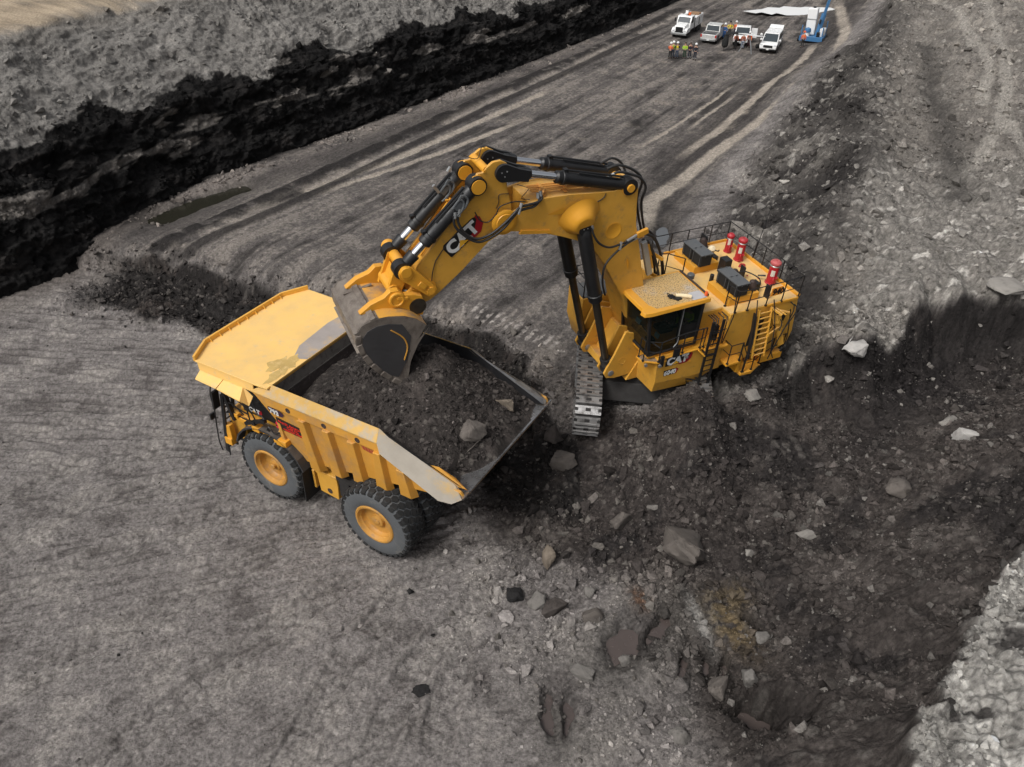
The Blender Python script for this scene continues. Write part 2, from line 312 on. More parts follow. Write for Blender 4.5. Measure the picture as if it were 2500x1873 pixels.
PUDDLES = [(4.1, 17.1, .95, .55, 62, .0), (5.45, 17.6, .28, .95, -35, .0), (8.15, 13.9, .95, .55, -35, .0), (1.25, 14.35, .17, .75, 5, .0), (1.85, 14.2, .16, .7, -8, .0), (6.15, 16.1, .13, .38, -5, .0), (6.9, 16.1, .14, .35, -10, .0), (7.55, 16.0, .16, .38, -8, .0), (8.9, 17.5, .13, .5, 25, .0),
           (10.15, 47.9, .55, 1.9, -14, 1.5)]
TRACKS = [([(8.6, 47), (10.3, 53.7), (14.8, 60.1), (21.6, 68.8), (29.3, 79.7), (37.3, 93.8), (41.6, 103.6), (46, 118), (50, 130)], .75),
          ([(13.5, 62), (18.5, 69.5), (25.6, 80.5), (33.5, 94), (38, 103)], .6), ([(10, 64), (17.5, 75.8), (24.4, 86.5)], .22), ([(15.5, 70), (23.8, 82.8)], .25),
          ([(-3.5, 48.5), (1.2, 55.0)], .16), ([(1.2, 44.8), (3.6, 49.5)], .14), ([(-19, 50), (-9.5, 62), (-1, 75.5), (5, 85)], .5), ([(-15.5, 53), (-6, 63.5), (2, 74)], .4)]
RIDGE = [(14.5, 33), (17, 39), (19.8, 43.5), (23, 48.5), (27, 58), (31, 70), (35.5, 80), (41.5, 92), (48.5, 106), (60, 130), (110, 220)]
def terrain(x, y):
    """height, albedo (linear rgb), wetness"""
    X, Y = x, y
    n0 = fbm(X/.9, Y/.9, 3, 5); big = fbm(X/5, Y/5, 4, 3); med = fbm(X/1.6, Y/1.6, 4, 11); fine = fbm(X/.42, Y/.42, 3, 23)
    h = base_h(X+.55*gn(X/1.7, Y/1.7, 91)+.25*gn(X/.6, Y/.6, 92), Y+.55*gn(X/1.7, Y/1.7, 93)+.25*gn(X/.6, Y/.6, 94))
    sw, aw = pline(X, Y, WALL); sb, ab = pline(X, Y, BENCH); sf, af = pline(X, Y, FEDGE)
    swn = sw+.9*big+.35*med
    upper = sst(sb+.5*med, -.5, .5)*sst(sf+.5*big, -.8, 1.2)*(sw < 1.5)*(X < 200)*np.where((X > 3) & (Y < 33), 0, 1)
    ru, _ = pline(X, Y, RIMU); run_ = ru+.4*med+.3*big; upr = np.where(X > 12.5, sst(run_, -.14, .10), sst(Y-.28*(X-16)-31.6+.35*med, -.6, .5))
    spoil = sst(-sf+.8*big, .5, 3.5)*upr
    bankz = sst(sb, -5.2-1.6*big, -4.2-1.2*big)*(1-sst(sb+.25*med, -.2, .15))*(X < 3)*(X > -27)*(sw < 0)
    bowl = sst(X-4.2+1.4*big, 0, 3)*(1-upr)*(1-upper)
    rimd, _ = pline(X, Y, RIMB); rimn = rimd-.45*med-.5*big-.35*n0
    rim = sst(-rimn, -.06, .14)
    debris = np.clip(blob(X, Y, 2.2, 25.5, 4.2, 5.2)+blob(X, Y, -1.5, 31.5, 4.8, 3.2, -35)+blob(X, Y, 6.5, 23, 5, 3.5)+.35*big, 0, 1)*(1-upper)
    rough = np.clip(.9*spoil+.95*bowl*(1-.5*rim)+.9*bankz+.75*debris+.55*rim*(rimd < 0), 0, 1)
    lower = (1-upper)*(1-spoil)*(1-bowl)*(1-bankz)*(sw < 0)
    # ---- heights
    lump, lid = wor(X/.62, Y/.62, 41); lump2, lid2 = wor(X/.27, Y/.27, 43); lump3, lid3 = wor(X/1.7, Y/1.7, 47)
    h = h+rough*(.44*big+.30*med+.10*fine+.22*np.maximum(0, .55-lump)*(lid > .35)+.12*np.maximum(0, .5-lump2)*(lid2 > .3)+.62*np.maximum(0, .5-lump3)*(lid3 > .55))
    inb = sst(-ru, -.3, .3)*(X > 11.5)*(Y > 24); h = h-1.35*sst(-run_, -.10, .85)*np.exp(-np.maximum(0, -run_)/2.6)*(X > 11.5)*(Y > 24)*sst(X, 11.5, 14)
    h = h+.35*np.exp(-(rimn/.5)**2)*(Y < 40)*(1+np.maximum(0, .55-lump))-.8*sst(rimn, -.05, .25)*np.exp(-np.maximum(0, rimn)/1.6)*(Y < 40)+rim*(rimd < .5)*(.35*np.maximum(0, .55-lump)+.2*np.maximum(0, .5-lump2))
    h = h-.95*sst(-sb+.3*med, -.1, .55)*np.exp(-np.maximum(0, -sb)/1.9)*sst(sb, -5, -3)*(X < 1)*(sw < 0)
    rr, ra = pline(X, Y, RIDGE); rw = rr+1.5*big+.5*med; ridge = np.exp(-(rr/1.9)**2)*spoil
    h = h+ridge*(.75+.5*gn(ra/6, ra*0+.5, 63))-.55*np.exp(-((rr+4.5)/2.2)**2)*spoil*sst(Y, 40, 50)
    h = h+spoil*sst(rr, -2, 2)*(.55*ridged(X/4.5, Y/4.5, 4, 65)+.3*med)
    h = h+spoil*(.45*ridged(X/7+.3*big, Y/7, 4, 61)+.25*ridged(X/2.2, Y/2.2, 3, 67))*(1-.75*blob(X, Y, 52, 88, 8, 26, 62))
    h = h+upper*(.035*med+.012*fine)+lower*(.03*big+.03*med+.012*fine)
    # tread and scrape marks on the loading floor, in three slowly turning directions
    def streak(ang, lx, sx, s, o=4): c, q = math.cos(R(ang)), math.sin(R(ang)); return fbm((X*c+Y*q)/lx, (-X*q+Y*c)/sx, o, s)
    wA = sst(Y-X*.35, 28, 37); wC = 1-sst(Y-X*.35, 17, 25); wB = 1-wA-wC
    dirn = wA*streak(-4, 3.2, .34, 71)+wB*streak(17, 3.0, .3, 73)+wC*streak(38, 2.4, .36, 75)
    sh2 = wA*streak(2, 2.6, .9, 77)+wB*streak(16, 5, .8, 78)+wC*streak(38, 4, 1.1, 79)
    crk, cid = wor(X/.4+.2*med, Y/.34, 83)
    treadm = sst(sh2, .1, .3)*lower*.12
    rut = np.zeros(X.shape); rutc = np.zeros(X.shape); berm = np.zeros(X.shape)
    for i_, pts in enumerate(RUTS):
        d, a = pline(X, Y, pts); d = d+.10*med; rr_, ri_ = wor(a/.42, d/.36+i_*3.3, 191+i_); q_ = (1-sst(np.abs(d), .50, .60))*sst(fbm(a/2.2, d*0+i_, 3, 193), -.45, -.05); kk = q_ > rut
        rut = np.maximum(rut, q_); rutc = np.where(kk, rr_, rutc); berm = np.maximum(berm, np.exp(-((np.abs(d)-.72)/.12)**2)*sst(fbm(a/1.2, d*0+i_, 3, 195), -.3, .2))
    rut = rut*lower; berm = berm*lower
    h = h+lower*(.11*dirn*(.5+.9*wA)+.06*sh2+.02*fine-.10*rut+rut*.07*np.maximum(0, .60-rutc)+.10*berm*(.6+n0)+.24*wA*ridged((X+.07*Y)/4.2, (Y-.07*X)/.8, 3, 80)+.06*wB*ridged((X*.95+Y*.3)/4.2, (-X*.3+Y*.95)/.7, 3, 82))+treadm*.06*np.maximum(0, .55-crk)
    us = (X*.51+Y*.86); uc = (-X*.86+Y*.51)
    ust = fbm(us/9, uc/.42, 5, 101); ust2 = fbm(us/22, uc/1.5, 4, 103); ust3 = fbm(us/3.5, uc/.9, 4, 107)
    h = h+upper*(.035*ust+.09*ust2+.02*fine)
    # dark windrow of coal fines along the foot of the wall
    wc0 = 7.4-2.7*np.clip((aw-85)/50, 0, 1); ss = pline(X, Y, STRIP)[0]+.45*ust2+.14*med; wr = np.exp(-((ss-1.15)/.85)**4)*sst(sb, -.2, .6)*(1-sst(Y, 120, 135)); wl = np.exp(-(ss/.42)**2)*sst(sb, -.2, .6)*sst(fbm(aw/5, sw/9, 3, 104)+.5*n0, -.3, .1); wr2 = np.exp(-((ss+1.0)/.55)**4)*sst(sb, -.2, .6)*(1-sst(Y, 105, 120))
    h = h+(.32*wr+.16*wr2)*(.7+.6*med)
    # behind the foot of the highwall the sheet runs on, hidden, under the wall's own surface
    h = np.where(sw > .5, np.minimum(h, 1.6), h)-.8*sst(sw, .3, 2.5)
    foot = np.exp(-((sw+1.5)/1.2)**2)*sst(Y, 49.5, 51.5)*np.clip(.35+blob(X, Y, -25, 54, 2, 3)+blob(X, Y, -22, 59, 2, 3)+blob(X, Y, -16.3, 68, 2.2, 2.2)+.8*blob(X, Y, -5.5, 82.5, 2.5, 2.5), 0, 1)
    h = h+foot*(.45*np.maximum(0, big+.1)+.2*np.maximum(0, .55-lump))
    sd, _ = pline(X, Y, DITCH); ditch = np.exp(-((sd+.3*med)/1.0)**2); h = h-1.05*ditch
    xw, yw = X+.30*gn(X/.7, Y/.7, 181)+.10*gn(X/.22, Y/.22, 183), Y+.30*gn(X/.7, Y/.7, 182)+.10*gn(X/.22, Y/.22, 184)
    for px, py, rx, ry, an, pz in PUDDLES: b = np.clip(1.5*blob(xw, yw, px, py, rx*1.0, ry*1.0, an)-.12, 0, 1); h = h*(1-b)+b*(pz-.46+.05*med)
    ponds = blob(X, Y, 43, 124.6, 10, 2.6, 4); h = h-.5*ponds
    tr = np.zeros(X.shape)
    for pts, wd in TRACKS:
        d, a = pline(X, Y, pts); tr = np.maximum(tr, (1-sst(np.abs(d)+.14*med+.10*n0, wd*.45, wd*1.15))*(.62+.38*sst(fbm(a/2.5, d*0+wd, 3, 121), -.35, .2))*sst(a, 0, 4)*sst(a[None].max()-a if False else (sum(math.dist(p_, q_) for p_, q_ in zip(pts, pts[1:]))-a), 0, 6))
    h = h-.03*tr
    # ---- colours
    def C(*c): return np.array(c)[None, :]
    def mixc(a, b, t): return a*(1-t[:, None])+b*t[:, None]
    n1 = fbm(X/2.3, Y/2.3, 5, 131); n2 = fbm(X/.33, Y/.33, 4, 137); n3 = fbm(X/.11, Y/.11, 2, 141)
    col = np.repeat(C(.195, .178, .169), X.size, 0)
    col = mixc(col, C(.275, .252, .232), sst(n1+.6*sh2+.35*n2, .05, .65)*.8); col = mixc(col, C(.105, .094, .089), sst(-n1-.7*dirn-.5*sh2-.25*n2, .08, .65)*.8)
    col = mixc(col, C(.10, .088, .082), treadm*sst(crk, .44, .6)*.6); col = mixc(col, C(.235, .217, .20), rut*(1-sst(rutc, .3, .5))*.45); col = mixc(col, C(.10, .09, .085), rut*sst(rutc, .44, .6)*.5); col = mixc(col, C(.26, .24, .22), berm*.35)
    col = mixc(col, C(.09, .08, .075), wA*lower*sst(-ridged((X+.07*Y)/4.2, (Y-.07*X)/.8, 3, 80), .05, .4)*.5)
    u = np.repeat(C(.118, .106, .099), X.size, 0)
    u = mixc(u, C(.225, .20, .178), sst(.45*ust+.8*ust2+.55*n1+.4*n2+.10, .02, .62)*.85); u = mixc(u, C(.040, .036, .034), sst(-.45*ust-.9*ust2-.35*ust3-.5*n1, .10, .6)*.85)
    u = mixc(u, C(.042, .037, .035), np.exp(-((sf-3.2-.8*ust2)/2.6)**2)*sst(Y, 44, 48)*.8)
    u = mixc(u, C(.25, .215, .18), sst(n1+.35*n2, .32, .65)*sst(Y, 55, 80)*.6)
    col = mixc(col, u, upper); col = mixc(col, C(.36, .315, .265), np.clip(tr*1.25, 0, 1)*sst(upper, .1, .6)*.92)
    ld_, la_ = pline(X, Y, [(-2.4, 37.6), (.2, 35.6), (2.4, 34.0)]); lad = (np.sin(la_*2*np.pi/.5+.4*med) > .1)*np.exp(-((ld_-.3+.25*med)/.55)**4); col = mixc(col, C(.34, .31, .285), lad*upper*sst(n2+.35, 0, .5))
    cf = C(.030, .027, .026); col = mixc(col, cf, np.clip(wr*1.25, 0, 1)*sst(med+.7, 0, .6)); col = mixc(col, cf, np.clip(wr2*1.2, 0, 1)*.85); col = mixc(col, C(.30, .265, .23), wl*.85)
    col = mixc(col, C(.075, .067, .063), np.exp(-((sw+wc0*.5)/2.6)**4)*sst(Y, 44, 48)*.75*(1-np.clip(foot*1.5, 0, 1))*(1-np.clip(wr+wr2+wl, 0, 1)))
    col = mixc(col, C(.033, .03, .029), blob(X, Y, -16.3, 53.3, 2.6, .8, 50)*sst(n1+.6, 0, .4)); col = mixc(col, C(.026, .024, .023), blob(X, Y, 11.7, 72.8, .8, 1.6)*.9)
    s_ = np.repeat(C(.105, .096, .088), X.size, 0); s_ = mixc(s_, C(.19, .175, .157), sst(n1+.4*n2, .0, .6)); s_ = mixc(s_, C(.032, .029, .028), sst(-big-.55*n1-.25*med+.22*sst(rw, -.5, 2), .14, .5)*.9)
    s_ = mixc(s_, np.repeat(C(.185, .168, .150), X.size, 0)*(1+.4*n1)[:, None], sst(-rw, .4, 2.2)*.8); s_ = mixc(s_, C(.035, .032, .03), np.exp(-((rw-1.6)/1.3)**2)*sst(gn(ra/7, ra*0+.3, 69), -.2, .2)*.8)
    coalr = blob(X, Y, 22, 50, 4.5, 2.2, 40)+blob(X, Y, 13.5, 50, 2.2, 6, -18)+blob(X, Y, 14.5, 36.5, 2.6, 2)+blob(X, Y, 36, 90, 2.5, 10, -30)+blob(X, Y, 24, 66, 4.5, 3, 30); s_ = mixc(s_, C(.03, .027, .026), np.clip(coalr*1.3+.4*big, 0, 1)*.85)
    pale = sst(X-.35*(Y-36)-17+1.2*big, 0, 3)*(1-sst(Y, 46, 56)); s_ = mixc(s_, C(.205, .19, .172)*(1+.5*n2[:, None]), pale*.85); s_ = mixc(s_, C(.50, .47, .43), pale*sst(fbm((X*.9+Y*.4)/2.4, (-X*.4+Y*.9)/.8, 4, 151)+.25*n2, .28, .5))
    s_ = mixc(s_, C(.15, .14, .125), pale*sst(-fbm((X*.9+Y*.4)/1.6, (-X*.4+Y*.9)/.4, 4, 153), .1, .4)*.7)
    rd = blob(X, Y, 52, 92, 5, 30, -28); s_ = mixc(s_, C(.27, .245, .215), rd*sst(fbm(us/8, uc/.9, 4, 155), -.1, .4))
    s_ = mixc(s_, C(.33, .31, .28), (lid > .92)*sst(.42-lump, 0, .15)*.7); s_ = mixc(s_, C(.28, .26, .235), (lid2 > .9)*sst(.42-lump2, 0, .15)*.6)
    for pts, wd in ROADR: d, a = pline(X, Y, pts); s_ = mixc(s_, C(.30, .278, .248), (1-sst(np.abs(d)+.25*med, wd*.5, wd*1.3))*.8)
    gly = pline(X, Y, [(44, 88), (42.9, 85.1), (36.2, 67), (31.1, 52.9), (29, 48)])[0]; s_ = mixc(s_, C(.05, .046, .043), np.exp(-((gly+.8*med)/1.1)**2)*.75)
    col = mixc(col, s_, spoil)
    b_ = np.repeat(C(.056, .048, .044), X.size, 0); b_ = mixc(b_, C(.092, .080, .073), sst(n1+.4*n2, .0, .55)); b_ = mixc(b_, C(.027, .024, .0235), sst(-big-.7*n1-.2*n2, .1, .5)*.85)
    b_ = mixc(b_, C(.13, .118, .107), (lid > .86)*sst(.36-lump, 0, .12)*.5); b_ = mixc(b_, C(.115, .103, .093), (lid2 > .8)*sst(.4-lump2, 0, .12)*.5)
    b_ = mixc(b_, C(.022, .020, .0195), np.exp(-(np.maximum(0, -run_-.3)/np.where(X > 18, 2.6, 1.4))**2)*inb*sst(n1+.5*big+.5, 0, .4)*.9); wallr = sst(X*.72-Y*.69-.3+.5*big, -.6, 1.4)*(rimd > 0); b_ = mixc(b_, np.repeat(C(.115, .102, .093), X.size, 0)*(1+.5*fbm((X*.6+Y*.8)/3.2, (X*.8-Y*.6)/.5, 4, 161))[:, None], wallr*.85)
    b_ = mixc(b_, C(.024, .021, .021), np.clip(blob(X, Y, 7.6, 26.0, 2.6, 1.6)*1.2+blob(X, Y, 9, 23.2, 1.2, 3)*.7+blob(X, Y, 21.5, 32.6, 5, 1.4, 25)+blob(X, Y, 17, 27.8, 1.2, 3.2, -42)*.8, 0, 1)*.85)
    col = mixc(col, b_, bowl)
    wet = np.zeros(X.shape)
    clay = np.clip(blob(X, Y, 5.2, 17.4, 2.8, 1.6, 40)+blob(X, Y, 2, 14.5, 1.8, 2.4), 0, 1)*sst(n1+.5, 0, .6); col = mixc(col, C(.135, .124, .113), clay*.8)
    for cx, cy, a, b, g, c in ((6.95, 18.0, .24, 1.15, 12, (.26, .25, .235)), (7.6, 18.0, .22, .6, 12, (.24, .23, .215)), (8.0, 17.6, .55, 1.3, 18, (.125, .092, .05)), (8.3, 18.9, .7, .6, 0, (.105, .08, .047)), (4.9, 18.9, .3, .5, 20, (.15, .08, .045))):
        col = mixc(col, C(*c), np.clip(1.5*blob(X, Y, cx, cy, a, b, g), 0, 1)*sst(n2+.45, 0, .5)*.85)
    d_ = np.repeat(C(.048, .041, .038), X.size, 0); d_ = mixc(d_, C(.105, .092, .083), sst(n1+.6*n2, .12, .6)*.7); d_ = mixc(d_, C(.022, .02, .02), sst(-n1-.4*n2, .1, .5)*.7); d_ = mixc(d_, C(.15, .135, .122), (lid2 > .85)*sst(.4-lump2, 0, .12)*.6)
    col = mixc(col, d_, sst(debris, .25, .8)*(1-upper))
    k_ = np.repeat(C(.024, .0215, .0205), X.size, 0); k_ = mixc(k_, C(.060, .050, .045), sst(n1+.5*n2, .1, .6)*.75); k_ = mixc(k_, C(.12, .108, .098), (lid2 > .8)*sst(.42-lump2, 0, .12)*.5)
    col = mixc(col, k_, bankz*(1-.6*sst(-X, 24.5, 27)))
    r_ = np.repeat(C(.33, .315, .29), X.size, 0); r_ = mixc(r_, C(.50, .48, .445), sst(n1+.5*n2, .1, .55)); r_ = mixc(r_, C(.055, .05, .048), sst(-med-.6*n1-.5*n2, .16, .5)*.9); r_ = mixc(r_, C(.06, .055, .052), sst(lump2, .46, .6)*.5)
    col = mixc(col, r_, rim*(rimd < .8)*(Y < 60))
    footc = np.clip(foot*1.5, 0, 1)*sst(n1+.6*big+.35, .0, .35); col = mixc(col, C(.215, .188, .170), footc*.8)
    wlow = np.clip(1-sw/-3.4, 0, 1)*(X < -25.5); col = mixc(col, C(.125, .108, .097), wlow*.85)
    col = mixc(col, C(.020, .018, .0175), np.exp(-((swn-.1)/1.0)**2)*.8*(X > -27)*(1-footc)); col = mixc(col, C(.02, .019, .018), sst(swn, .4, 1.0))
    col = mixc(col, C(.06, .055, .045), ditch*.75); wet = np.maximum(wet, ditch)
    for px, py, rx, ry, an, pz in PUDDLES:
        b = np.clip(1.6*blob(X, Y, px, py, rx*1.7, ry*1.7, an), 0, 1); col = mixc(col, col*.62, b); wet = np.maximum(wet, b*.7)
    wet = np.maximum(wet, .35*np.clip(debris, 0, 1)*sst(n1, 0, .4))
    col = np.clip(col*np.clip(1+.55*n3+.30*n2, .4, 1.8)[:, None], .006, .8)
    return h, col, wet
def terrain_h(x, y): return terrain(np.atleast_1d(np.array(x, float)), np.atleast_1d(np.array(y, float)))[0]
NR, NC = 1330, 1050
yr = np.r_[6.5*(140/6.5)**np.linspace(0, 1, 1270), 140*(480/140)**np.linspace(0, 1, 61)[1:]]; NR = len(yr)
_s = np.linspace(-1, 1, NC)
GX = (_s[None, :]*(.70*yr[:, None]+12)).ravel(); GY = np.repeat(yr, NC)
GH = np.empty(GX.size); GC = np.ones((GX.size, 4)); CH = 125000
for i in range(0, GX.size, CH):
    a, b, c = terrain(GX[i:i+CH], GY[i:i+CH]); GH[i:i+CH] = a; GC[i:i+CH, :3] = b; GC[i:i+CH, 3] = c
me = bpy.data.meshes.new('ground'); nv = GX.size
me.vertices.add(nv); me.vertices.foreach_set('co', np.c_[GX, GY, GH].ravel())
ii = (np.arange(NR-1)[:, None]*NC+np.arange(NC-1)[None, :]).ravel(); fq = np.c_[ii, ii+1, ii+NC+1, ii+NC].ravel(); nf = len(ii)
me.loops.add(nf*4); me.loops.foreach_set('vertex_index', fq); me.polygons.add(nf); me.polygons.foreach_set('loop_start', np.arange(nf)*4)
me.update(); me.validate(); me.shade_smooth()
at = me.color_attributes.new('soil', 'FLOAT_COLOR', 'POINT'); at.data.foreach_set('color', GC.ravel())
ground = bpy.data.objects.new('ground', me); COL.objects.link(ground); ground['kind'] = 'structure'
def soil_material(name, bump=.6):
    m = bpy.data.materials.new(name); m.use_nodes = True; n = m.node_tree.nodes; L = m.node_tree.links; b = n['Principled BSDF']
    a = n.new('ShaderNodeAttribute'); a.attribute_name = 'soil'; tc = n.new('ShaderNodeTexCoord')
    def noise(sc, det, rg=.65):
        t = n.new('ShaderNodeTexNoise'); t.inputs['Scale'].default_value = sc; t.inputs['Detail'].default_value = det; t.inputs['Roughness'].default_value = rg; L.new(tc.outputs['Object'], t.inputs['Vector']); return t.outputs['Fac']
    r = n.new('ShaderNodeMapRange'); L.new(noise(7, 7, .78), r.inputs[0])
    for i, v in enumerate((.30, .70, .60, 1.45)): r.inputs[i+1].default_value = v
    mu = n.new('ShaderNodeVectorMath'); mu.operation = 'SCALE'; L.new(a.outputs['Color'], mu.inputs[0]); L.new(r.outputs[0], mu.inputs['Scale']); L.new(mu.outputs[0], b.inputs['Base Color'])
    rr = n.new('ShaderNodeMapRange'); L.new(a.outputs['Alpha'], rr.inputs[0])
    for i, v in enumerate((0, 1, .92, .42)): rr.inputs[i+1].default_value = v
    L.new(rr.outputs[0], b.inputs['Roughness']); b.inputs['Specular IOR Level'].default_value = .12
    bp = n.new('ShaderNodeBump'); bp.inputs['Strength'].default_value = bump; bp.inputs['Distance'].default_value = .22; L.new(noise(6, 8, .72), bp.inputs['Height']); L.new(bp.outputs[0], b.inputs['Normal'])
    return m
M_soil = soil_material('soil', .75); me.materials.append(M_soil)
# ------------------------------------------------------------------ highwall: its own surface, laid out along the wall and up the face so that no detail is stretched
def highwall():
    P = np.array(WALL[1:-1], float); seg = np.hypot(*np.diff(P, axis=0).T); cum = np.r_[0, np.cumsum(seg)]
    a0 = 6.; na = 1150; A = np.r_[a0+(np.linspace(0, 1, na)**1.25)*118, np.linspace(124.6, cum[-1], 60)[1:]]; na = len(A)
    ks = np.arange(0, cum[-1], .5); kx, ky = np.interp(ks, cum, P[:, 0]), np.interp(ks, cum, P[:, 1]); w_ = np.exp(-(np.arange(-14, 15)/5.)**2); w_ /= w_.sum()
    kx, ky = np.convolve(np.pad(kx, 14, 'edge'), w_, 'valid'), np.convolve(np.pad(ky, 14, 'edge'), w_, 'valid')
    bx, by = np.interp(A, ks, kx), np.interp(A, ks, ky); tx, ty = np.gradient(bx, A), np.gradient(by, A); L = np.hypot(tx, ty); nx, ny = -ty/L, tx/L
    T = np.r_[np.linspace(-1.2, 14.2, 190), np.linspace(14.6, 60, 26)]; nt_ = len(T); AA = np.repeat(A, nt_); TT = np.tile(T, na); ia = np.repeat(np.arange(na), nt_)
    aw = AA+31.9                                           # same length origin as the wall line used for the ground
    far = np.clip((aw-105)/28, 0, 1); ct = 5.3-1.6*far; lc = ct/.889; lg = (10.9-.3*far-ct)/.652
    t1 = np.clip(TT, -1.2, lc); t2 = np.clip(TT-lc-.25, 0, lg); t3 = np.maximum(0, TT-lc-.25-lg); led = np.clip(TT-lc, 0, .25)
    s = t1*.457+led+t2*.758+t3*.997; z = 1.25+t1*.889+t2*.652+t3*.05; nz = np.where(TT < lc, .457, np.where(t3 > 0, .99, .758)); ns = -np.sqrt(1-nz**2)
    incoal = (1-sst(TT, lc-.2, lc+.4)); onp = sst(t3, 0, 1.5)
    big = fbm(AA/5, TT/5, 4, 403); med = fbm(AA/1.6, TT/1.6, 4, 411); fine = fbm(AA/.45, TT/.45, 4, 423)
    b1, r1 = wor(AA/1.7+.5*med, TT/.95, 431); b2, r2 = wor(AA/.62, TT/.42, 433); b3, r3 = wor(AA/.28, TT/.24, 435); b4, r4 = wor(AA/2.1, TT/1.8, 437)
    gul = ridged((AA+.55*TT)/3.0, (TT-.3*AA)/5.5, 4, 441); cr = ridged(AA/2.2, TT/1.3, 4, 443)
    d = .45*big+.26*med+.07*fine
    d = d+incoal*(.75*(r1-.5)+.32*(r2-.5)+.12*(r3-.5)+.35*cr+.16*np.sin(TT*2.6+1.2*med+AA*.1))
    d = d+(1-incoal)*(1-.7*onp)*(.34*gul+.42*np.maximum(0, .55-b4)*(r4 > .45)+.20*np.maximum(0, .5-b2)*(r2 > .45)+.10*np.maximum(0, .5-b3)*(r3 > .4)+.20*cr)
    d = d*sst(TT, -1.2, -.2)+.55*np.exp(-((TT-lc-.1)/.5)**2)*gn(AA/2.5, AA*0+.5, 445)
    X = bx[ia]+nx[ia]*(s+ns*d); Y = by[ia]+ny[ia]*(s+ns*d); Z = z+nz*d
    def C(*c): return np.array(c)[None, :]
    def mixc(a, b, t): return a*(1-t[:, None])+b*t[:, None]
    nw = fbm(AA/2.4, TT/1.7, 5, 451); nf = fbm(AA/.34, TT/.34, 4, 453); nb = fbm(AA/8, TT/6, 4, 455)
    g = np.repeat(C(.215, .203, .188), X.size, 0)*(1+.22*nw+.30*nf+.20*nb)[:, None]; g = mixc(g, C(.30, .28, .255), sst(nw+.7*nf+.3*nb, .35, .8)*.6); g = mixc(g, C(.105, .098, .092), sst(-nw-.45*nf-.35*gul, .22, .6)*.75)
    g = mixc(g, C(.25, .228, .20), sst(TT-lc-.25-lg+1.2+1.2*nb, -.6, .8)*.5)
    coal = np.repeat(C(.0135, .0127, .0125), X.size, 0)*(1+.8*nw+.8*nf)[:, None]; coal = mixc(coal, C(.034, .030, .028), sst(nw+.6*nf, .3, .65)*.6)
    edge = lc+.9+2.4*fbm(AA/7, TT/25, 4, 457)+.9*nw+.3*nf
    part = sst(fbm(AA/6.5, TT/1.2, 4, 459)+.55*np.exp(-((TT-.66*lc-1.0*gn(AA/9, AA*0, 461))/.9)**2)-.25*sst(aw, 110, 135), .46, .56)*sst(TT, .32*lc, .42*lc)*sst(TT, 1.8, 2.6)
    cm = 1-sst(TT, edge-.12, edge+.12); c = mixc(g, coal, cm); c = mixc(c, C(.165, .150, .136)*(1+.5*nf[:, None]+.4*nw[:, None]), part*cm*.9)
    low = (1-sst(TT, .1, 1.6))*sst(-AA, -27, -18); c = mixc(c, C(.085, .078, .073)*(1+.6*nf[:, None]), low*.6)
    tan = sst(TT-lc-.25-lg+1.0*nb+.5*nw, -.1, .5); c = mixc(c, C(.36, .29, .21)*(1+.5*nw+.4*nf)[:, None], tan); c = mixc(c, C(.22, .19, .155), tan*sst(-nb-.4*nf, .1, .5)*.7)
    c = np.clip(c, .006, .7); me = bpy.data.meshes.new('highwall'); me.vertices.add(len(X)); me.vertices.foreach_set('co', np.c_[X, Y, Z].ravel())
    ii = (np.arange(na-1)[:, None]*nt_+np.arange(nt_-1)[None]).ravel(); fq = np.c_[ii, ii+nt_, ii+nt_+1, ii+1].ravel(); me.loops.add(len(fq)); me.loops.foreach_set('vertex_index', fq); me.polygons.add(len(ii)); me.polygons.foreach_set('loop_start', np.arange(len(ii))*4); me.update(); me.shade_smooth()
    at = me.color_attributes.new('soil', 'FLOAT_COLOR', 'POINT'); at.data.foreach_set('color', np.c_[c, np.zeros(len(c))].ravel()); me.materials.append(M_soil)
    o = bpy.data.objects.new('highwall', me); COL.objects.link(o); o['kind'] = 'structure'; return np.c_[X, Y, Z], c, TT
HWP, HWC, HWT = highwall()
# ------------------------------------------------------------------ standing water: flat sheets that the ground rises out of
def water(name, mt, outline, z):
    mb = MB(); mb.prism(outline, z-.006, z, 'z'); o = mb.build(name, mt, smooth=0); o['kind'] = 'structure'; return o
M_mud = mat('muddy_water', (.088, .070, .064), .16, vary=.2); M_pond = mat('dark_pond', (.022, .021, .015), .2, spec=.3); M_clear = mat('clear_puddle', (.10, .105, .11), .05)
for px, py, rx, ry, an, pz in PUDDLES:
    c, s = math.cos(R(an)), math.sin(R(an)); k = 2.0
    water('water', M_clear if pz > 1 else M_mud, [(px+c*rx*k*math.cos(t)-s*ry*k*math.sin(t), py+s*rx*k*math.cos(t)+c*ry*k*math.sin(t)) for t in (i*math.pi/12 for i in range(24))], pz-.21-.004*PUDDLES.index((px, py, rx, ry, an, pz)))
water('water', M_pond, [(-26.2, 50.2), (-24, 50), (-21.4, 52.6), (-19.6, 56), (-20.4, 58), (-23, 57), (-25.6, 54.2), (-26.4, 52)], .92)
water('water', mat('sky_white_pond', (.85, .85, .84), .25), [(34.0, 124.2), (35.5, 122.6), (36.5, 123.3), (37.6, 121.7), (38.6, 122.8), (39.6, 121.2), (44, 121.4), (46, 121.9), (48, 123.0), (48.8, 122.8), (52, 124.6), (53, 125.9), (49, 126.4), (44, 127.2), (43.2, 126.7), (41, 127.6), (40, 126.5), (38.4, 126.9), (37.2, 125.6)], .44)  # bright overcast sky reflection put into the pond's own colour
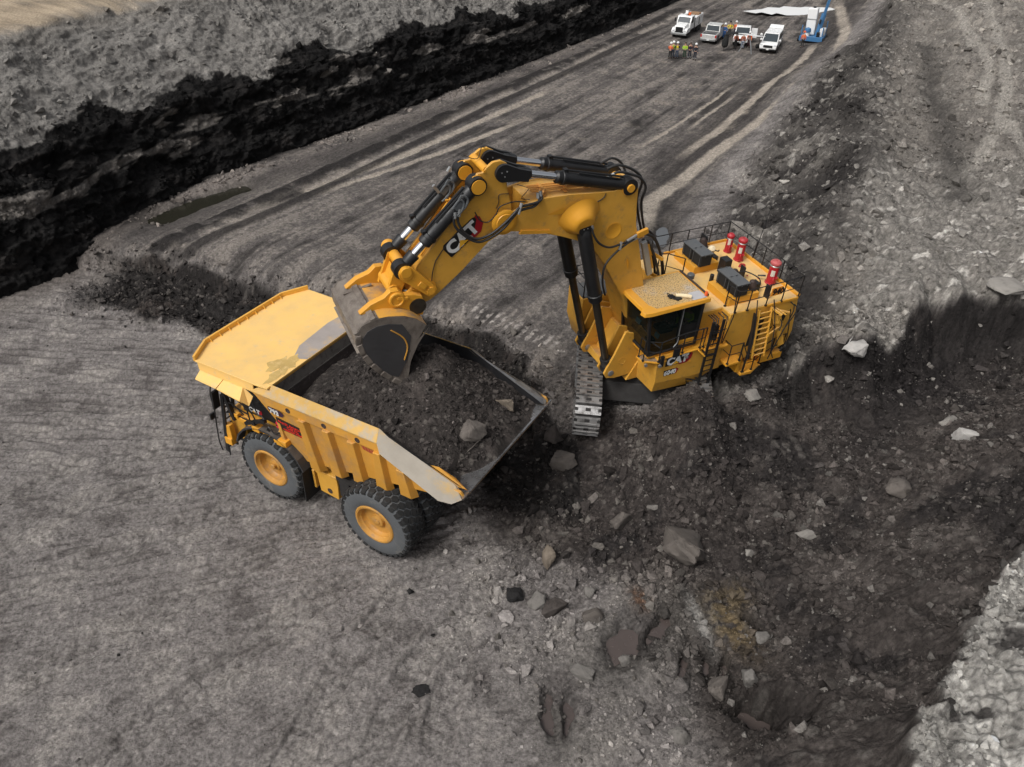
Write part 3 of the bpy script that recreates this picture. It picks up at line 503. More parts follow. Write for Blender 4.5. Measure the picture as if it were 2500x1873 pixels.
# ------------------------------------------------------------------ haul truck (x forward from the rear axle, y to its left)
TRUCK = thing('haul_truck', 'yellow rigid haul truck parked on the grey floor, bed heaped with dark coal', 'haul truck', (-3.5684, 24.5071, 0), (0, 0, 2.6116))
def wheel(parent, x, y0, y1, recess, hexes=True):
    """tyre between y0 (inner) and y1 (outer); the dished rim opens to y1"""
    s = 1 if y1 > y0 else -1; Wd = abs(y1-y0); zc = 1.70; o = (x, y0, zc); ax = (0, s, 0)
    e = thing('wheel', None, None); e.parent = parent
    t = MB(); t.lathe([(.90, .06), (1.05, .0), (1.45, .015), (1.62, .07), (1.69, .15), (1.70, Wd/2), (1.69, Wd-.15), (1.62, Wd-.06), (1.47, Wd-.005), (1.18, Wd), (.95, Wd-.03), (.90, Wd-.07)], o, ax, 56, cap=False)
    t.v = [(a, b, max(c, .015)) for a, b, c in t.v]
    t.build('tyre', M_tyre, e, smooth=50)
    if hexes:
        h = MB(); n = 30; rows = 4; wrow = (Wd-.10)/rows
        for r in range(rows):
            for k in range(n):
                a0 = (k+.5*(r % 2))*2*math.pi/n; yc = .05+wrow*(r+.5); edge = r in (0, rows-1)
                da = math.pi/n*.86; hw = wrow*.60
                pts = [(0, hw), (.92, hw*.42), (.92, -hw*.42), (0, -hw), (-.92, -hw*.42), (-.92, hw*.42)]
                vs = []
                for rad, sc in ((1.66, 1.0), (1.748, .93)):
                    for u, v in pts:
                        yy = yc+v*sc; rr = rad-(.10*max(0, abs(yy-Wd/2)-Wd/2+.14)/.14 if edge else 0); a = a0+u*da*sc
                        vs.append((x+rr*math.cos(a), y0+s*min(max(yy, .012), Wd-.012), max(zc+rr*math.sin(a), .006)))
                h.add(vs, [(6, 7, 8, 9, 10, 11)]+[(i, (i+1) % 6, 6+(i+1) % 6, 6+i) for i in range(6)])
            if r in (0, rows-1):
                for k in range(n):                       # shoulder lugs reaching down the side wall
                    a0 = (k+.5*(r % 2))*2*math.pi/n; yo = .045 if r == 0 else Wd-.045; yi = .16 if r == 0 else Wd-.16; da = math.pi/n*.62
                    vs = []
                    for a in (a0-da, a0+da):
                        for rr, yy in ((1.50, yo), (1.635, yo+(-.035 if r else .035)*-1), (1.70, yi)):
                            for off in (0, .022): vs.append((x+(rr+off*.6)*math.cos(a), y0+s*(yy+(off if r else -off)), max(zc+(rr+off*.6)*math.sin(a), .006)))
                    h.add(vs, [(1, 3, 9, 7), (3, 5, 11, 9), (0, 1, 7, 6), (4, 5, 3, 2), (2, 3, 1, 0), (10, 11, 9, 8), (8, 9, 7, 6)])
        h.build('tread', M_tread, e, smooth=0)
    m = MB(); D = recess; f = Wd-.02
    m.lathe([(.93, f-.10), (.945, f), (.90, f+.035), (.83, f+.03), (.80, f-.03), (.77, f-.10), (.74, f-.12), (.72, f-D*.75), (.66, f-D), (.30, f-D-.02), (.27, f-D+.10), (.24, f-D+.12), (.001, f-D+.12)], o, ax, 40, cap=False)
    m.build('rim', M_rim, e, smooth=40)
    b = MB(); b.lathe([(.13, f-D+.1), (.13, f-D+(.24 if D > .3 else .14)), (.09, f-D+(.27 if D > .3 else .16)), (.001, f-D+(.27 if D > .3 else .16))], o, ax, 20); b.build('hub', M_rim, e, smooth=30)
for s in (1, -1):
    wheel(TRUCK, 5.9, s*2.29, s*3.44, .36)
    wheel(TRUCK, 0, s*2.60, s*3.77, .30); wheel(TRUCK, 0, s*2.46, s*1.29, .2)
# --- dump body
body = MB(); SY = 3.30
fl = lambda x: 2.62+(4.6-x)*.252                       # floor height
side_o = [(5.95, 5.66), (4.93, 4.30), (5.03, 3.74), (4.66, 2.47), (3.7, 2.62), (-3.05, 4.30), (-3.62, 4.42), (-4.02, 4.78), (-3.9, 4.98), (-.45, 5.62), (-.35, 5.85), (5.9, 5.85)]
def yside(z, off=0): return 2.93+(z-2.5)/(5.4-2.5)*.37+off if z < 5.4 else 3.30+off
for s in (1, -1):
    a = [(x, s*yside(z), z) for x, z in side_o]; b = [(x, s*(yside(z)-.12), z) for x, z in side_o]; n = len(a)
    body.add(a+b, [tuple(range(n)), tuple(range(n, 2*n))[::-1]]+[(i, (i+1) % n, n+(i+1) % n, n+i) for i in range(n)])
    # boxed top rail: upright face
    body.add([(5.98, s*3.30, 5.86), (5.98, s*3.40, 5.86), (5.2, s*3.40, 5.40), (5.2, s*3.30, 5.40), (-.50, s*3.30, 5.45), (-.50, s*3.40, 5.45), (-.40, s*3.40, 5.88), (-.40, s*3.30, 5.88)],
             [(1, 2, 5, 6), (0, 3, 2, 1), (4, 7, 6, 5), (2, 3, 4, 5), (0, 1, 6, 7)])
    for i in range(5):                                    # slanted side ribs, wider at the foot
        xt, xb = 3.33-1.235*i, 3.40-1.20*i; zt, zb = (5.43 if i < 4 else 4.98), [2.52, 2.78, 3.02, 3.28, 3.52][i]; wt, wb = .23, .42
        if i == 4: xt = xb+.03; wt = .26
        vs = []
        for xx, zz, wd in ((xb, zb, wb), (xt, zt, wt)):
            y = yside(zz); pr = .27
            vs += [(xx-wd, s*(y-.05), zz), (xx-wd*.62, s*(y+pr-.05), zz+.02), (xx+wd*.62, s*(y+pr-.05), zz+.02), (xx+wd, s*(y-.05), zz)]
        body.add(vs, [(0, 1, 5, 4), (1, 2, 6, 5), (2, 3, 7, 6), (3, 2, 1, 0), (4, 5, 6, 7)])
# floor, front wall (outer skin), cross beams below
body.prism([(4.65, 2.45), (-4.05, 4.68), (-4.05, 4.80), (4.6, 2.62)], -2.9, 2.9, 'y')
body.prism([(4.65, 2.45), (5.02, 3.74), (5.25, 6.15), (5.10, 6.15), (4.85, 3.8), (4.5, 2.55)], -3.2, 3.2, 'y')
for x in (3, 1.6, .2, -1.2, -2.6): body.box((x, 0, fl(x)-.33), (.35, 5.6, .35))
DB = body.build('dump_body', M_body, TRUCK, bevel=.02)
# lifting-eye dimples and grime holes in the rail
d = MB()
for x in (4.02, 2.18, .55):
    for s in (1, -1): d.cut(); d.lathe([(.11, 0), (.12, .02), (.085, .028), (.07, .012), (.001, .010)], (x, s*3.395, 5.62), (0, s, 0), 16, cap=False)
d.build('lifting_eye', M_rust, DB)
# worn grey rail plates along the top and down to the tail
for s in (1, -1):
    r = MB()
    r.add([(5.95, s*3.43, 5.90), (5.25, s*3.05, 6.27), (-.28, s*3.05, 6.30), (-.42, s*3.43, 5.92), (5.95, s*3.43, 5.84), (5.25, s*3.05, 6.21), (-.28, s*3.05, 6.24), (-.42, s*3.43, 5.86)],
          [(0, 1, 2, 3), (7, 6, 5, 4), (0, 4, 5, 1), (1, 5, 6, 2), (2, 6, 7, 3), (3, 7, 4, 0)]); r.build('top_rail', M_railf, DB, bevel=.015); r = MB()
    r.add([(-.28, s*3.05, 6.30), (-.42, s*3.43, 5.92), (-.52, s*3.46, 5.46), (-3.05, s*3.46, 4.34), (-3.62, s*3.44, 4.44), (-4.06, s*3.38, 4.82), (-3.6, s*3.10, 5.10), (-.7, s*3.06, 6.05)], [tuple(range(8))])
    r.add([(-.28, s*3.0, 6.24), (-.52, s*3.36, 5.40), (-3.05, s*3.36, 4.30), (-4.04, s*3.30, 4.78), (-3.6, s*3.0, 5.04), (-.7, s*3.0, 6.0)], [tuple(range(6))[::-1]])
    r.build('tail_rail', M_rail, DB, bevel=.015)
    u = MB(); u.add([(-2.35, s*2.98, 5.42), (-2.85, s*2.98, 5.52), (-3.55, s*2.98, 5.32), (-4.02, s*3.0, 5.0), (-3.4, s*3.06, 4.95), (-2.35, s*3.06, 5.3), (-2.35, s*2.9, 5.0), (-4.02, s*2.9, 4.85)], [(0, 1, 2, 3, 4, 5), (0, 6, 7, 3, 2, 1), (6, 5, 4, 7)])
    u.build('tail_gusset', M_body if s > 0 else M_bed, DB)
ins = MB()                                              # inside walls, seen worn and rusty
for s in (1, -1):
    ins.add([(5.10, s*3.04, 6.25), (4.45, s*2.78, 2.75), (-3.95, s*2.86, 4.86), (-3.85, s*3.02, 5.02), (-.3, s*3.04, 6.25)], [(0, 1, 2, 3, 4)])
ins.build('inner_wall', mat('bed_wall_polished', (.030, .030, .033), .38, metal=.3, dirt=.4, dcol=(.07, .06, .055), dscale=2, vary=.3), DB, smooth=0)
fw = MB(); fw.add([(4.98, -3.03, 5.62), (4.45, -2.8, 2.9), (4.45, 2.8, 2.9), (4.98, 3.03, 5.62)], [(0, 1, 2, 3)]); fw.build('front_wall', M_bedd, DB, smooth=0)
fb = MB(); fb.add([(5.12, -3.05, 6.20), (4.985, -3.05, 5.60), (4.985, 3.05, 5.60), (5.12, 3.05, 6.20)], [(0, 1, 2, 3)]); fb.box((5.0, 0, 5.60), (.07, 6.05, .05)); fb.build('front_wall_band', M_bed, DB, smooth=0)
lip = MB(); lip.add([(-2.6, -2.95, fl(-2.6)+.03), (-4.08, -3.34, 4.84), (-4.08, 3.34, 4.84), (-2.6, 2.95, fl(-2.6)+.03), (-4.08, -3.34, 4.76), (-4.08, 3.34, 4.76)], [(0, 1, 2, 3), (1, 4, 5, 2)])
lip.build('tail_lip', M_lip, DB, smooth=0)
# --- canopy over cab
cp = MB(); co = [(5.06, -3.30), (5.84, -3.36), (9.02, -3.40), (9.60, -2.28), (9.60, 2.28), (9.02, 3.40), (5.84, 3.36), (5.06, 3.30)]
cp.prism(co, 6.17, 6.25, 'z')
cp.prism([(5.3, 6.0), (9.3, 6.02), (9.3, 6.17), (5.3, 6.17)], -.12, .12, 'y')
for y in (-2.2, -1.1, 1.1, 2.2): cp.box((7.2, y, 6.07), (4.0, .16, .2))
for x in (6.2, 7.4, 8.6): cp.box((x, 0, 6.06), (.16, 6.4, .2))
for s in (1, -1): cp.box((7.4, s*3.32, 5.98), (3.15, .06, .42))
CAN = cp.build('canopy', M_canopy, DB, bevel=.012)
ed = MB()
for (a, b) in zip(co[2:5], co[3:6]): ed.beam((a[0], a[1], 6.33), (b[0], b[1], 6.33), .10, .26)
for k in range(9):
    y = -2.1+k*.52; ed.add([(9.55, y-.02, 6.25), (9.55, y-.02, 6.42), (9.42, y-.02, 6.25), (9.55, y+.02, 6.25), (9.55, y+.02, 6.42), (9.42, y+.02, 6.25)], [(0, 1, 2), (5, 4, 3), (1, 4, 5, 2)])
ed.build('canopy_lip', mat('canopy_lip_paint', (.80, .43, .07), .45, dust=.15, vary=.06), DB, bevel=.01)
wp = MB(); wp.add([(5.08, -3.2, 6.256), (6.0, -3.2, 6.256), (6.22, -1.6, 6.256), (6.05, .4, 6.256), (5.62, 1.25, 6.256), (5.08, 1.0, 6.256)], [(0, 1, 2, 3, 4, 5)]); wp.build('scuffed_plate', M_plate, DB, smooth=0)
st = MB()
for i, (a, b, rx, ry) in enumerate(((5.55, 1.55, .35, .55), (5.9, 1.9, .30, .50), (5.35, 2.5, .22, .55))):
    st.add([(a+rx*(1+.28*math.sin(3*t+i)+.15*math.sin(7*t))*math.cos(t), b+ry*(1+.25*math.sin(4*t+i)+.12*math.sin(9*t+i))*math.sin(t), 6.258+.0015*i) for t in (k*2*math.pi/28 for k in range(28))], [tuple(range(28))])
st.build('spilled_dirt', mat('tan_stain', (.62, .42, .14), .8, dirt=.5, dcol=(.80, .58, .28), dscale=4, vary=.3), DB, smooth=0)
for s in (1, -1):
    fp = MB(); A, B, Cc, Dd, E_, F_ = (9.05, s*3.08, 5.80), (8.86, s*3.72, 5.58), (7.58, s*3.76, 5.58), (6.15, s*3.88, 5.58), (6.5, s*3.3, 5.80), (7.58, s*3.36, 5.80)
    lo = lambda p: (p[0], p[1], p[2]-.05)
    fp.add([A, B, (7.62, s*3.76, 5.58), (7.62, s*3.18, 5.80)]+[lo(p) for p in (A, B, (7.62, s*3.76, 5.58), (7.62, s*3.18, 5.80))], [(0, 1, 2, 3), (7, 6, 5, 4), (0, 4, 5, 1), (1, 5, 6, 2), (2, 6, 7, 3)])
    fp.add([(7.58, s*3.18, 5.81), (7.58, s*3.76, 5.57), Dd, E_]+[lo(p) for p in ((7.58, s*3.18, 5.81), (7.58, s*3.76, 5.57), Dd, E_)], [(0, 1, 2, 3), (7, 6, 5, 4), (0, 4, 5, 1), (1, 5, 6, 2), (2, 6, 7, 3)])
    fp.add([E_, Dd, (5.95, s*3.66, 5.25), (6.05, s*3.28, 5.45)], [(0, 1, 2, 3)])
    fp.build('side_deflector', M_canopy, DB, smooth=0)
# --- writing on the body side
def rrect(x0, z0, x1, z1, r, n=4):
    P = []
    for cx, cz, a0 in ((x1-r, z1-r, 0), (x0+r, z1-r, 90), (x0+r, z0+r, 180), (x1-r, z0+r, 270)):
        for k in range(n+1): a = R(a0+90*k/n); P.append((cx+r*math.cos(a), cz+r*math.sin(a)))
    return P
sg = MB()
q = [(5.04, 4.76), (3.53, 4.66), (3.50, 4.14), (3.56, 4.10), (4.98, 4.10), (5.05, 4.16)]
sg.add([(x, yside(z)+.02, z) for x, z in q]+[(x, yside(z)-.03, z) for x, z in q], [tuple(range(6))]+[(i, (i+1) % 6, 6+(i+1) % 6, 6+i) for i in range(6)])
SG = sg.build('company_sign', M_signblk, TRUCK, smooth=0)
yx = (-1, 0, 0); yy = Vector((0, .127, .99))
lettering('North American', 'sign_lettering', M_signred, SG, (4.95, yside(4.56)+.025, 4.545), (-1, 0, -.045), yy, .12, bold=-.01, squeeze=1.18)
lettering('COAL', 'sign_lettering', M_signred, SG, (4.56, yside(4.34)+.025, 4.325), (-1, 0, -.03), yy, .13, bold=-.008, squeeze=1.3)
lettering('FREEDOM MINE', 'sign_lettering', M_signred, SG, (4.80, yside(4.17)+.025, 4.155), (-1, 0, -.01), yy, .085, bold=-.008, squeeze=1.2)
un = MB()
for z, a, b in ((4.505, 4.78, 3.85), (4.30, 4.5, 3.95)): un.add([(a, yside(z)+.024, z), (b, yside(z)+.024, z-.03), (b, yside(z)+.024, z-.045), (a, yside(z)+.024, z-.015)], [(0, 1, 2, 3)])
un.build('sign_rule', M_signred, SG, smooth=0)
nb = MB(); nb.add([(x, yside(z)+.012, z) for x, z in ((5.27, 5.30), (4.62, 5.24), (4.48, 5.10), (4.62, 4.92), (5.24, 4.98), (5.34, 5.1))], [(0, 1, 2, 3, 4, 5)])
NB = nb.build('model_badge', mat('badge_purple_black', (.05, .02, .05), .45), TRUCK, smooth=0)
lettering('793', 'badge_number', M_logow, NB, (5.24, yside(5.1)+.02, 4.985), (-1, 0, -.07), yy, .26, bold=.03, squeeze=.92)
gr = MB(); z = 5.0; gr.add([(.55, yside(5.3)+.004, 5.36), (-.12, yside(5.3)+.004, 5.30), (-.08, yside(4.9)+.004, 5.0), (.5, yside(4.9)+.004, 5.08)], [(0, 1, 2, 3)])
GR = gr.build('faded_decal', mat('faded_decal_paint', (.50, .19, .04), .6, vary=.2), TRUCK, smooth=0)
bl = MB(); 
for k in range(4):
    x = .46-.14*k; bl.add([(x, yside(5.2)+.008, 5.30-.012*k), (x-.09, yside(5.2)+.008, 5.29-.012*k), (x-.11, yside(5.1)+.008, 5.10-.012*k), (x-.02, yside(5.1)+.008, 5.12-.012*k)], [(0, 1, 2, 3)])
bl.build('decal_marks', mat('faded_red', (.42, .06, .035), .6), GR, smooth=0)
# --- chassis, tank, cab, front
ch = MB()
for y in (-.75, .75): ch.b2((-2.0, y-.22, 1.6), (8.6, y+.22, 2.3))
ch.b2((8.3, -2.4, 1.25), (9.0, 2.4, 2.1)); ch.b2((5.0, -1.0, 1.8), (8.4, 1.0, 3.0)); ch.cyl((0, -2.4, 1.7), (0, 2.4, 1.7), .62); ch.cyl((5.9, -2.3, 1.6), (5.9, 2.3, 1.6), .35)
for s in (1, -1): ch.cyl((5.9, s*1.7, 1.6), (5.7, s*1.55, 3.6), .26); ch.cyl((1.9, s*1.1, 1.9), (1.2, s*1.0, 3.5), .24); ch.cyl((-.2, s*.9, 1.8), (-.6, s*.8, 3.4), .2)
ch.b2((1.4, -1.3, 2.2), (3.4, 1.3, 2.9)); ch.build('chassis', M_under, TRUCK)
tk = MB(); tk.prism([(3.95, 2.28), (3.66, 2.10), (3.60, 1.10), (2.62, 1.02), (2.55, 1.85), (2.60, 2.30)], 1.85, 2.92, 'y'); tk.b2((3.78, 2.0, 1.2), (3.9, 2.96, 2.2)); TK = tk.build('fuel_tank', M_yel, TRUCK, bevel=.02)
tc = MB(); tc.lathe([(.13, 0), (.14, .012), (.001, .014)], (3.05, 2.92, 1.35), (0, 1, 0), 16); tc.build('tank_port', M_rust, TK)
ta = MB(); ta.b2((2.0, 1.8, 1.25), (2.56, 2.84, 2.45)); ta.b2((1.5, 1.6, 2.2), (2.6, 2.9, 2.5)); ta.build('hydraulic_tank', M_under, TRUCK)
mf = MB(); mf.box((4.05, 2.86, 1.45), (.05, 1.1, 1.7), rot=(0, R(-3), 0)); mf.build('mud_flap', M_blackm, TRUCK)
fd = MB()
for s in (1, -1):
    fd.cut()
    for k in range(9):
        a0, a1 = R(18+k*16), R(18+(k+1)*16); r0, r1 = 1.98, 2.06
        fd.add([(5.9+rr*math.cos(a), y, 1.7+rr*math.sin(a)) for y in (s*2.2, s*3.35) for rr, a in ((r0, a0), (r1, a0), (r1, a1), (r0, a1))], [(0, 1, 2, 3), (7, 6, 5, 4), (1, 5, 6, 2), (0, 3, 7, 4)])
fd.build('fender', mat('fender_grey', (.03, .03, .032), .6, dust=.35, dirt=.3), TRUCK)
ca = MB(); ca.b2((5.45, .9, 4.02), (7.30, 2.98, 5.55)); CAB = ca.build('cab', M_black, TRUCK, bevel=.06)
cg = MB(); cg.add([(5.65, 2.985, 4.75), (7.15, 2.985, 4.75), (7.05, 2.985, 5.42), (5.65, 2.985, 5.42)], [(0, 1, 2, 3)]); cg.add([(7.305, 1.0, 4.6), (7.305, 2.9, 4.6), (7.305, 2.85, 5.45), (7.305, 1.05, 5.45)], [(0, 1, 2, 3)]); cg.build('cab_window', M_glass, CAB, smooth=0)
def brand(parent, origin, xd, yd, H, plate=True, off=.006):
    """white three-letter mark on a black tablet with a red slab and yellow wedge"""
    X_, Y_ = Vector(xd).normalized(), Vector(yd).normalized(); Z_ = X_.cross(Y_); O = Vector(origin)
    P = lambda a, b, c: tuple(O+X_*a*H+Y_*b*H+Z_*c)
    e = MB(); e.quad(*[P(a, b, off) for a, b in ((2.2, .60), (3.25, 1.12), (3.42, .75), (3.30, .15), (2.75, -.30), (1.75, -.30), (1.5, 0))]); e.build('logo_red_slab', M_logor, parent, smooth=0)
    if plate:
        e = MB(); e.quad(*[P(a, b, off*2) for a, b in ((-.16, -.06), (-.06, -.14), (1.55, -.14), (2.0, .10), (2.45, .22), (3.12, .80), (3.10, 1.05), (2.9, 1.14), (.08, 1.14), (-.14, .95))]); e.build('logo_backing', M_signblk, parent, smooth=0)
    lettering('CAT', 'logo_lettering', M_logow, parent, P(0, 0, off*3), X_, Y_, H, depth=.006, bold=.05, squeeze=1.0)
    e = MB(); e.quad(P(.72, -.02, off*5), P(1.66, -.02, off*5), P(1.20, .48, off*5)); e.build('logo_wedge', M_logoy, parent, smooth=0)
brand(CAB, (6.88, 2.985, 4.22), (-1, 0, -.02), (0, 0, 1), .22, plate=False)
fr = MB(); fr.b2((4.9, -3.0, 3.52), (8.2, 3.0, 3.68)); fr.b2((7.3, -2.9, 3.68), (8.4, .2, 4.9)); fr.b2((5.3, -2.9, 3.68), (7.3, -.6, 4.7)); fr.b2((8.2, -1.6, 1.9), (8.75, 1.6, 4.2)); fr.b2((5.05, .9, 3.68), (7.6, 2.86, 4.04)); fr.b2((7.55, 1.0, 2.1), (8.5, 2.9, 3.5)); fr.build('front_deck', M_yel, TRUCK, bevel=.03)
gl = MB(); gl.b2((8.76, -1.3, 2.2), (8.82, 1.3, 4.0)); gl.build('radiator_grille', M_blackm, TRUCK)
cw_ = MB(); cw_.beam((7.75, 3.12, 3.66), (4.95, 3.12, 3.30), .14, .22); cw_.box((6.35, 3.2, 3.62), (.42, .3, .26)); cw_.box((5.32, 3.18, 3.34), (.22, .22, .24)); cw_.box((7.55, 3.15, 3.80), (.2, .2, .2)); cw_.box((4.95, 3.1, 3.45), (.55, .5, .3)); cw_.box((8.28, 3.18, 2.55), (.3, .25, .95)); cw_.box((8.35, 3.2, 2.12), (.42, .36, .35)); cw_.build('side_step', M_yelc, TRUCK, bevel=.02)
sq = MB(); sq.add([(5.42, 3.02, 4.42), (5.02, 3.02, 4.30), (5.0, 3.02, 3.84), (5.40, 3.02, 4.0)], [(0, 1, 2, 3)]); SQ = sq.build('unit_sign', M_signblk, TRUCK, smooth=0)
lettering('9', 'unit_lettering', mat('sign_crimson', (.65, .012, .07), .5), SQ, (5.42, 3.03, 3.98), (-1, 0, -.25), (0, 0, 1), .34, bold=.04, squeeze=1.2)
lad = MB()                                               # front ladder with its heavy black stringers
for y, x0, x1 in ((3.28, 8.75, 7.95), (2.75, 8.75, 7.95)):
    lad.beam((8.72, y, 1.35), (8.05, y, 4.75), .07, .17)
for k in range(9): t = k/9; lad.beam((8.72-.67*t, 2.75, 1.5+3.2*t), (8.72-.67*t, 3.28, 1.5+3.2*t), .05)
for a, b in (((8.9, 1.0), (8.3, 4.9)),):
    lad.tube([(8.95, 3.36, 1.35), (8.9, 3.42, 2.2), (8.45, 3.42, 4.6), (8.3, 3.36, 4.85)], .028, smooth=3); lad.tube([(8.62, 3.3, 1.3), (8.42, 3.36, 1.7), (8.5, 3.36, 1.28), (8.62, 3.3, 1.2)], .025, smooth=3)
lad.build('access_ladder', M_black, TRUCK)
ar = MB()                                                # diagonal stair arm and handrails on the left side
ar.beam((7.72, 3.2, 3.5), (8.0, 3.2, 4.9), .16, .16); ar.beam((6.85, 3.35, 3.78), (5.7, 3.3, 4.34), .14, .14); ar.box((5.75, 3.3, 4.30), (.2, .16, .16)); ar.box((6.3, 3.33, 4.02), (.16, .2, .2))
hp = [[(7.9, 3.1, 4.9), (7.1, 3.14, 4.55), (6.9, 3.16, 4.5), (6.6, 3.14, 4.24), (6.45, 3.12, 3.7)], [(6.82, 3.14, 3.66), (6.86, 3.14, 4.5)], [(7.78, 3.12, 3.72), (6.55, 3.14, 3.72)], [(7.8, 3.12, 4.2), (6.9, 3.14, 4.1)], [(5.9, 3.2, 3.5), (5.6, 3.24, 4.0), (5.35, 3.24, 3.75), (5.05, 3.2, 3.9)], [(5.62, 3.24, 3.45), (5.66, 3.24, 3.95)], [(6.5, 3.1, 5.2), (6.1, 3.25, 4.5), (5.9, 3.25, 4.5), (5.7, 3.3, 4.4)], [(8.0, 3.1, 4.85), (8.5, 3.3, 5.1), (8.62, 3.42, 4.6), (8.5, 3.5, 3.9), (8.65, 3.45, 3.7)], [(8.6, 3.3, 5.3), (8.3, 3.1, 4.95), (7.6, 3.1, 5.05)], [(8.25, 3.25, 5.0), (8.3, 3.3, 5.5)], [(8.2, 3.3, 4.2), (7.7, 3.2, 4.4), (7.2, 3.1, 3.9)], [(8.3, 3.3, 3.7), (7.6, 3.2, 3.9), (7.2, 3.1, 3.4)]]
for p in hp: ar.cut(); ar.tube(p, .03, 6, smooth=3 if len(p) > 2 else 0)
ar.build('handrail', M_black, TRUCK)
mr = MB(); mr.box((8.35, 3.42, 4.5), (.1, .34, .95), rot=(0, R(-8), 0)); mr.cut(); mr.box((8.75, 3.5, 3.5), (.08, .26, .3)); mr.build('mirror', M_black, TRUCK)
hl = MB()
for y in (-2.0, -1.6, 1.6, 2.0): hl.cut(); hl.cyl((8.98, y, 1.75), (9.03, y, 1.75), .13)
hl.build('headlight', M_lamp, TRUCK)
# ------------------------------------------------------------------ load in the bed: heap of broken coal (its own thing, resting in the bed)
TM = Matrix.Translation((-3.5684, 24.5071, 0)) @ Matrix.Rotation(2.6116, 4, 'Z')
def load_h(x, y):
    d = np.hypot((x-.7)/1.0, (y+.1)/.92); h = 7.05-.35*d-.02*d*d
    h = h+.95*np.exp(-(((x+.1)/1.0)**2+((y+.95)/.9)**2))+.2*np.exp(-(((x+2.2)/1.2)**2+((y-.3)/1.6)**2))
    lump, lid = wor(x/.55, y/.55, 211); l2, i2 = wor(x/.23, y/.23, 213)
    h = h+.16*fbm(x/1.2, y/1.2, 4, 201)+.16*np.maximum(0, .55-lump)*(lid > .3)+.09*np.maximum(0, .5-l2)*(i2 > .3)
    f = 2.62+(4.6-x)*.252
    edge = 5.12-.30*np.abs(y)**1.5/5.; h = np.where(x < -2.9, np.minimum(h, f+.02+np.maximum(0, (x+4.02))*(1.1+.25*np.sin(y*1.7+.6)+.12*np.sin(y*5.1))-.55*np.clip((y-.9)/1.3, 0, 1)), h)
    return np.maximum(h, f+.004)
def heap(nx=250, ny=190):
    xs = np.linspace(-4.0, 4.9, nx); ys = np.linspace(-3.0, 3.0, ny); gx, gy = np.meshgrid(xs, ys, indexing='ij'); gx, gy = gx.ravel(), gy.ravel()
    f = 2.62+(4.6-gx)*.252; h = load_h(gx, gy); wy = 2.80+(np.clip(h, 2.6, 6.2)-2.75)*.072
    gyy = gy/3.0*np.minimum(wy, 3.02); n1 = fbm(gx/1.1, gy/1.1, 4, 221); n2 = fbm(gx/.2, gy/.2, 4, 223); l2, i2 = wor(gx/.23, gy/.23, 213)
    c = np.array([.043, .037, .034])[None]*(1+.5*n1+.45*n2)[:, None]; t = (np.clip((n1+.4*n2-.15)*2, 0, 1)*.7)[:, None]; c = c*(1-t)+np.array([.095, .080, .072])*t
    t = ((i2 > .86)*np.clip((.42-l2)*8, 0, 1)*.6)[:, None]; c = c*(1-t)+np.array([.15, .135, .12])*t
    thin = np.clip(1-(h-f)/.05, 0, 1)[:, None]*.8; c = c*(1-thin)+np.array([.24, .235, .23])*thin
    me = bpy.data.meshes.new('coal_load'); me.vertices.add(gx.size); me.vertices.foreach_set('co', np.c_[gx, gyy, h].ravel())
    ii = (np.arange(nx-1)[:, None]*ny+np.arange(ny-1)[None]).ravel(); fq = np.c_[ii, ii+ny, ii+ny+1, ii+1].ravel(); me.loops.add(len(fq)); me.loops.foreach_set('vertex_index', fq); me.polygons.add(len(ii)); me.polygons.foreach_set('loop_start', np.arange(len(ii))*4); me.update(); me.shade_smooth()
    at = me.color_attributes.new('soil', 'FLOAT_COLOR', 'POINT'); at.data.foreach_set('color', np.c_[np.clip(c, .006, .5), np.full(len(c), .25)].ravel()); me.materials.append(M_soil)
    o = bpy.data.objects.new('coal_load', me); COL.objects.link(o); o.matrix_world = TM; return o
tag(heap(), 'heaped load of broken dark coal and earth filling the truck bed', 'coal load', kind='stuff')
# ------------------------------------------------------------------ hydraulic excavator (x forward along the boom, y to its left)
EX = thing('hydraulic_excavator', 'huge yellow hydraulic backhoe excavator on the dark bench, its bucket over the truck bed', 'excavator', (6.3, 31.2, 1.2), (R(-4.0), R(-1.0), R(205.2)))
EXM = Matrix.Translation((6.3, 31.2, 1.2)) @ Euler((R(-4.0), R(-1.0), R(205.2))).to_matrix().to_4x4()
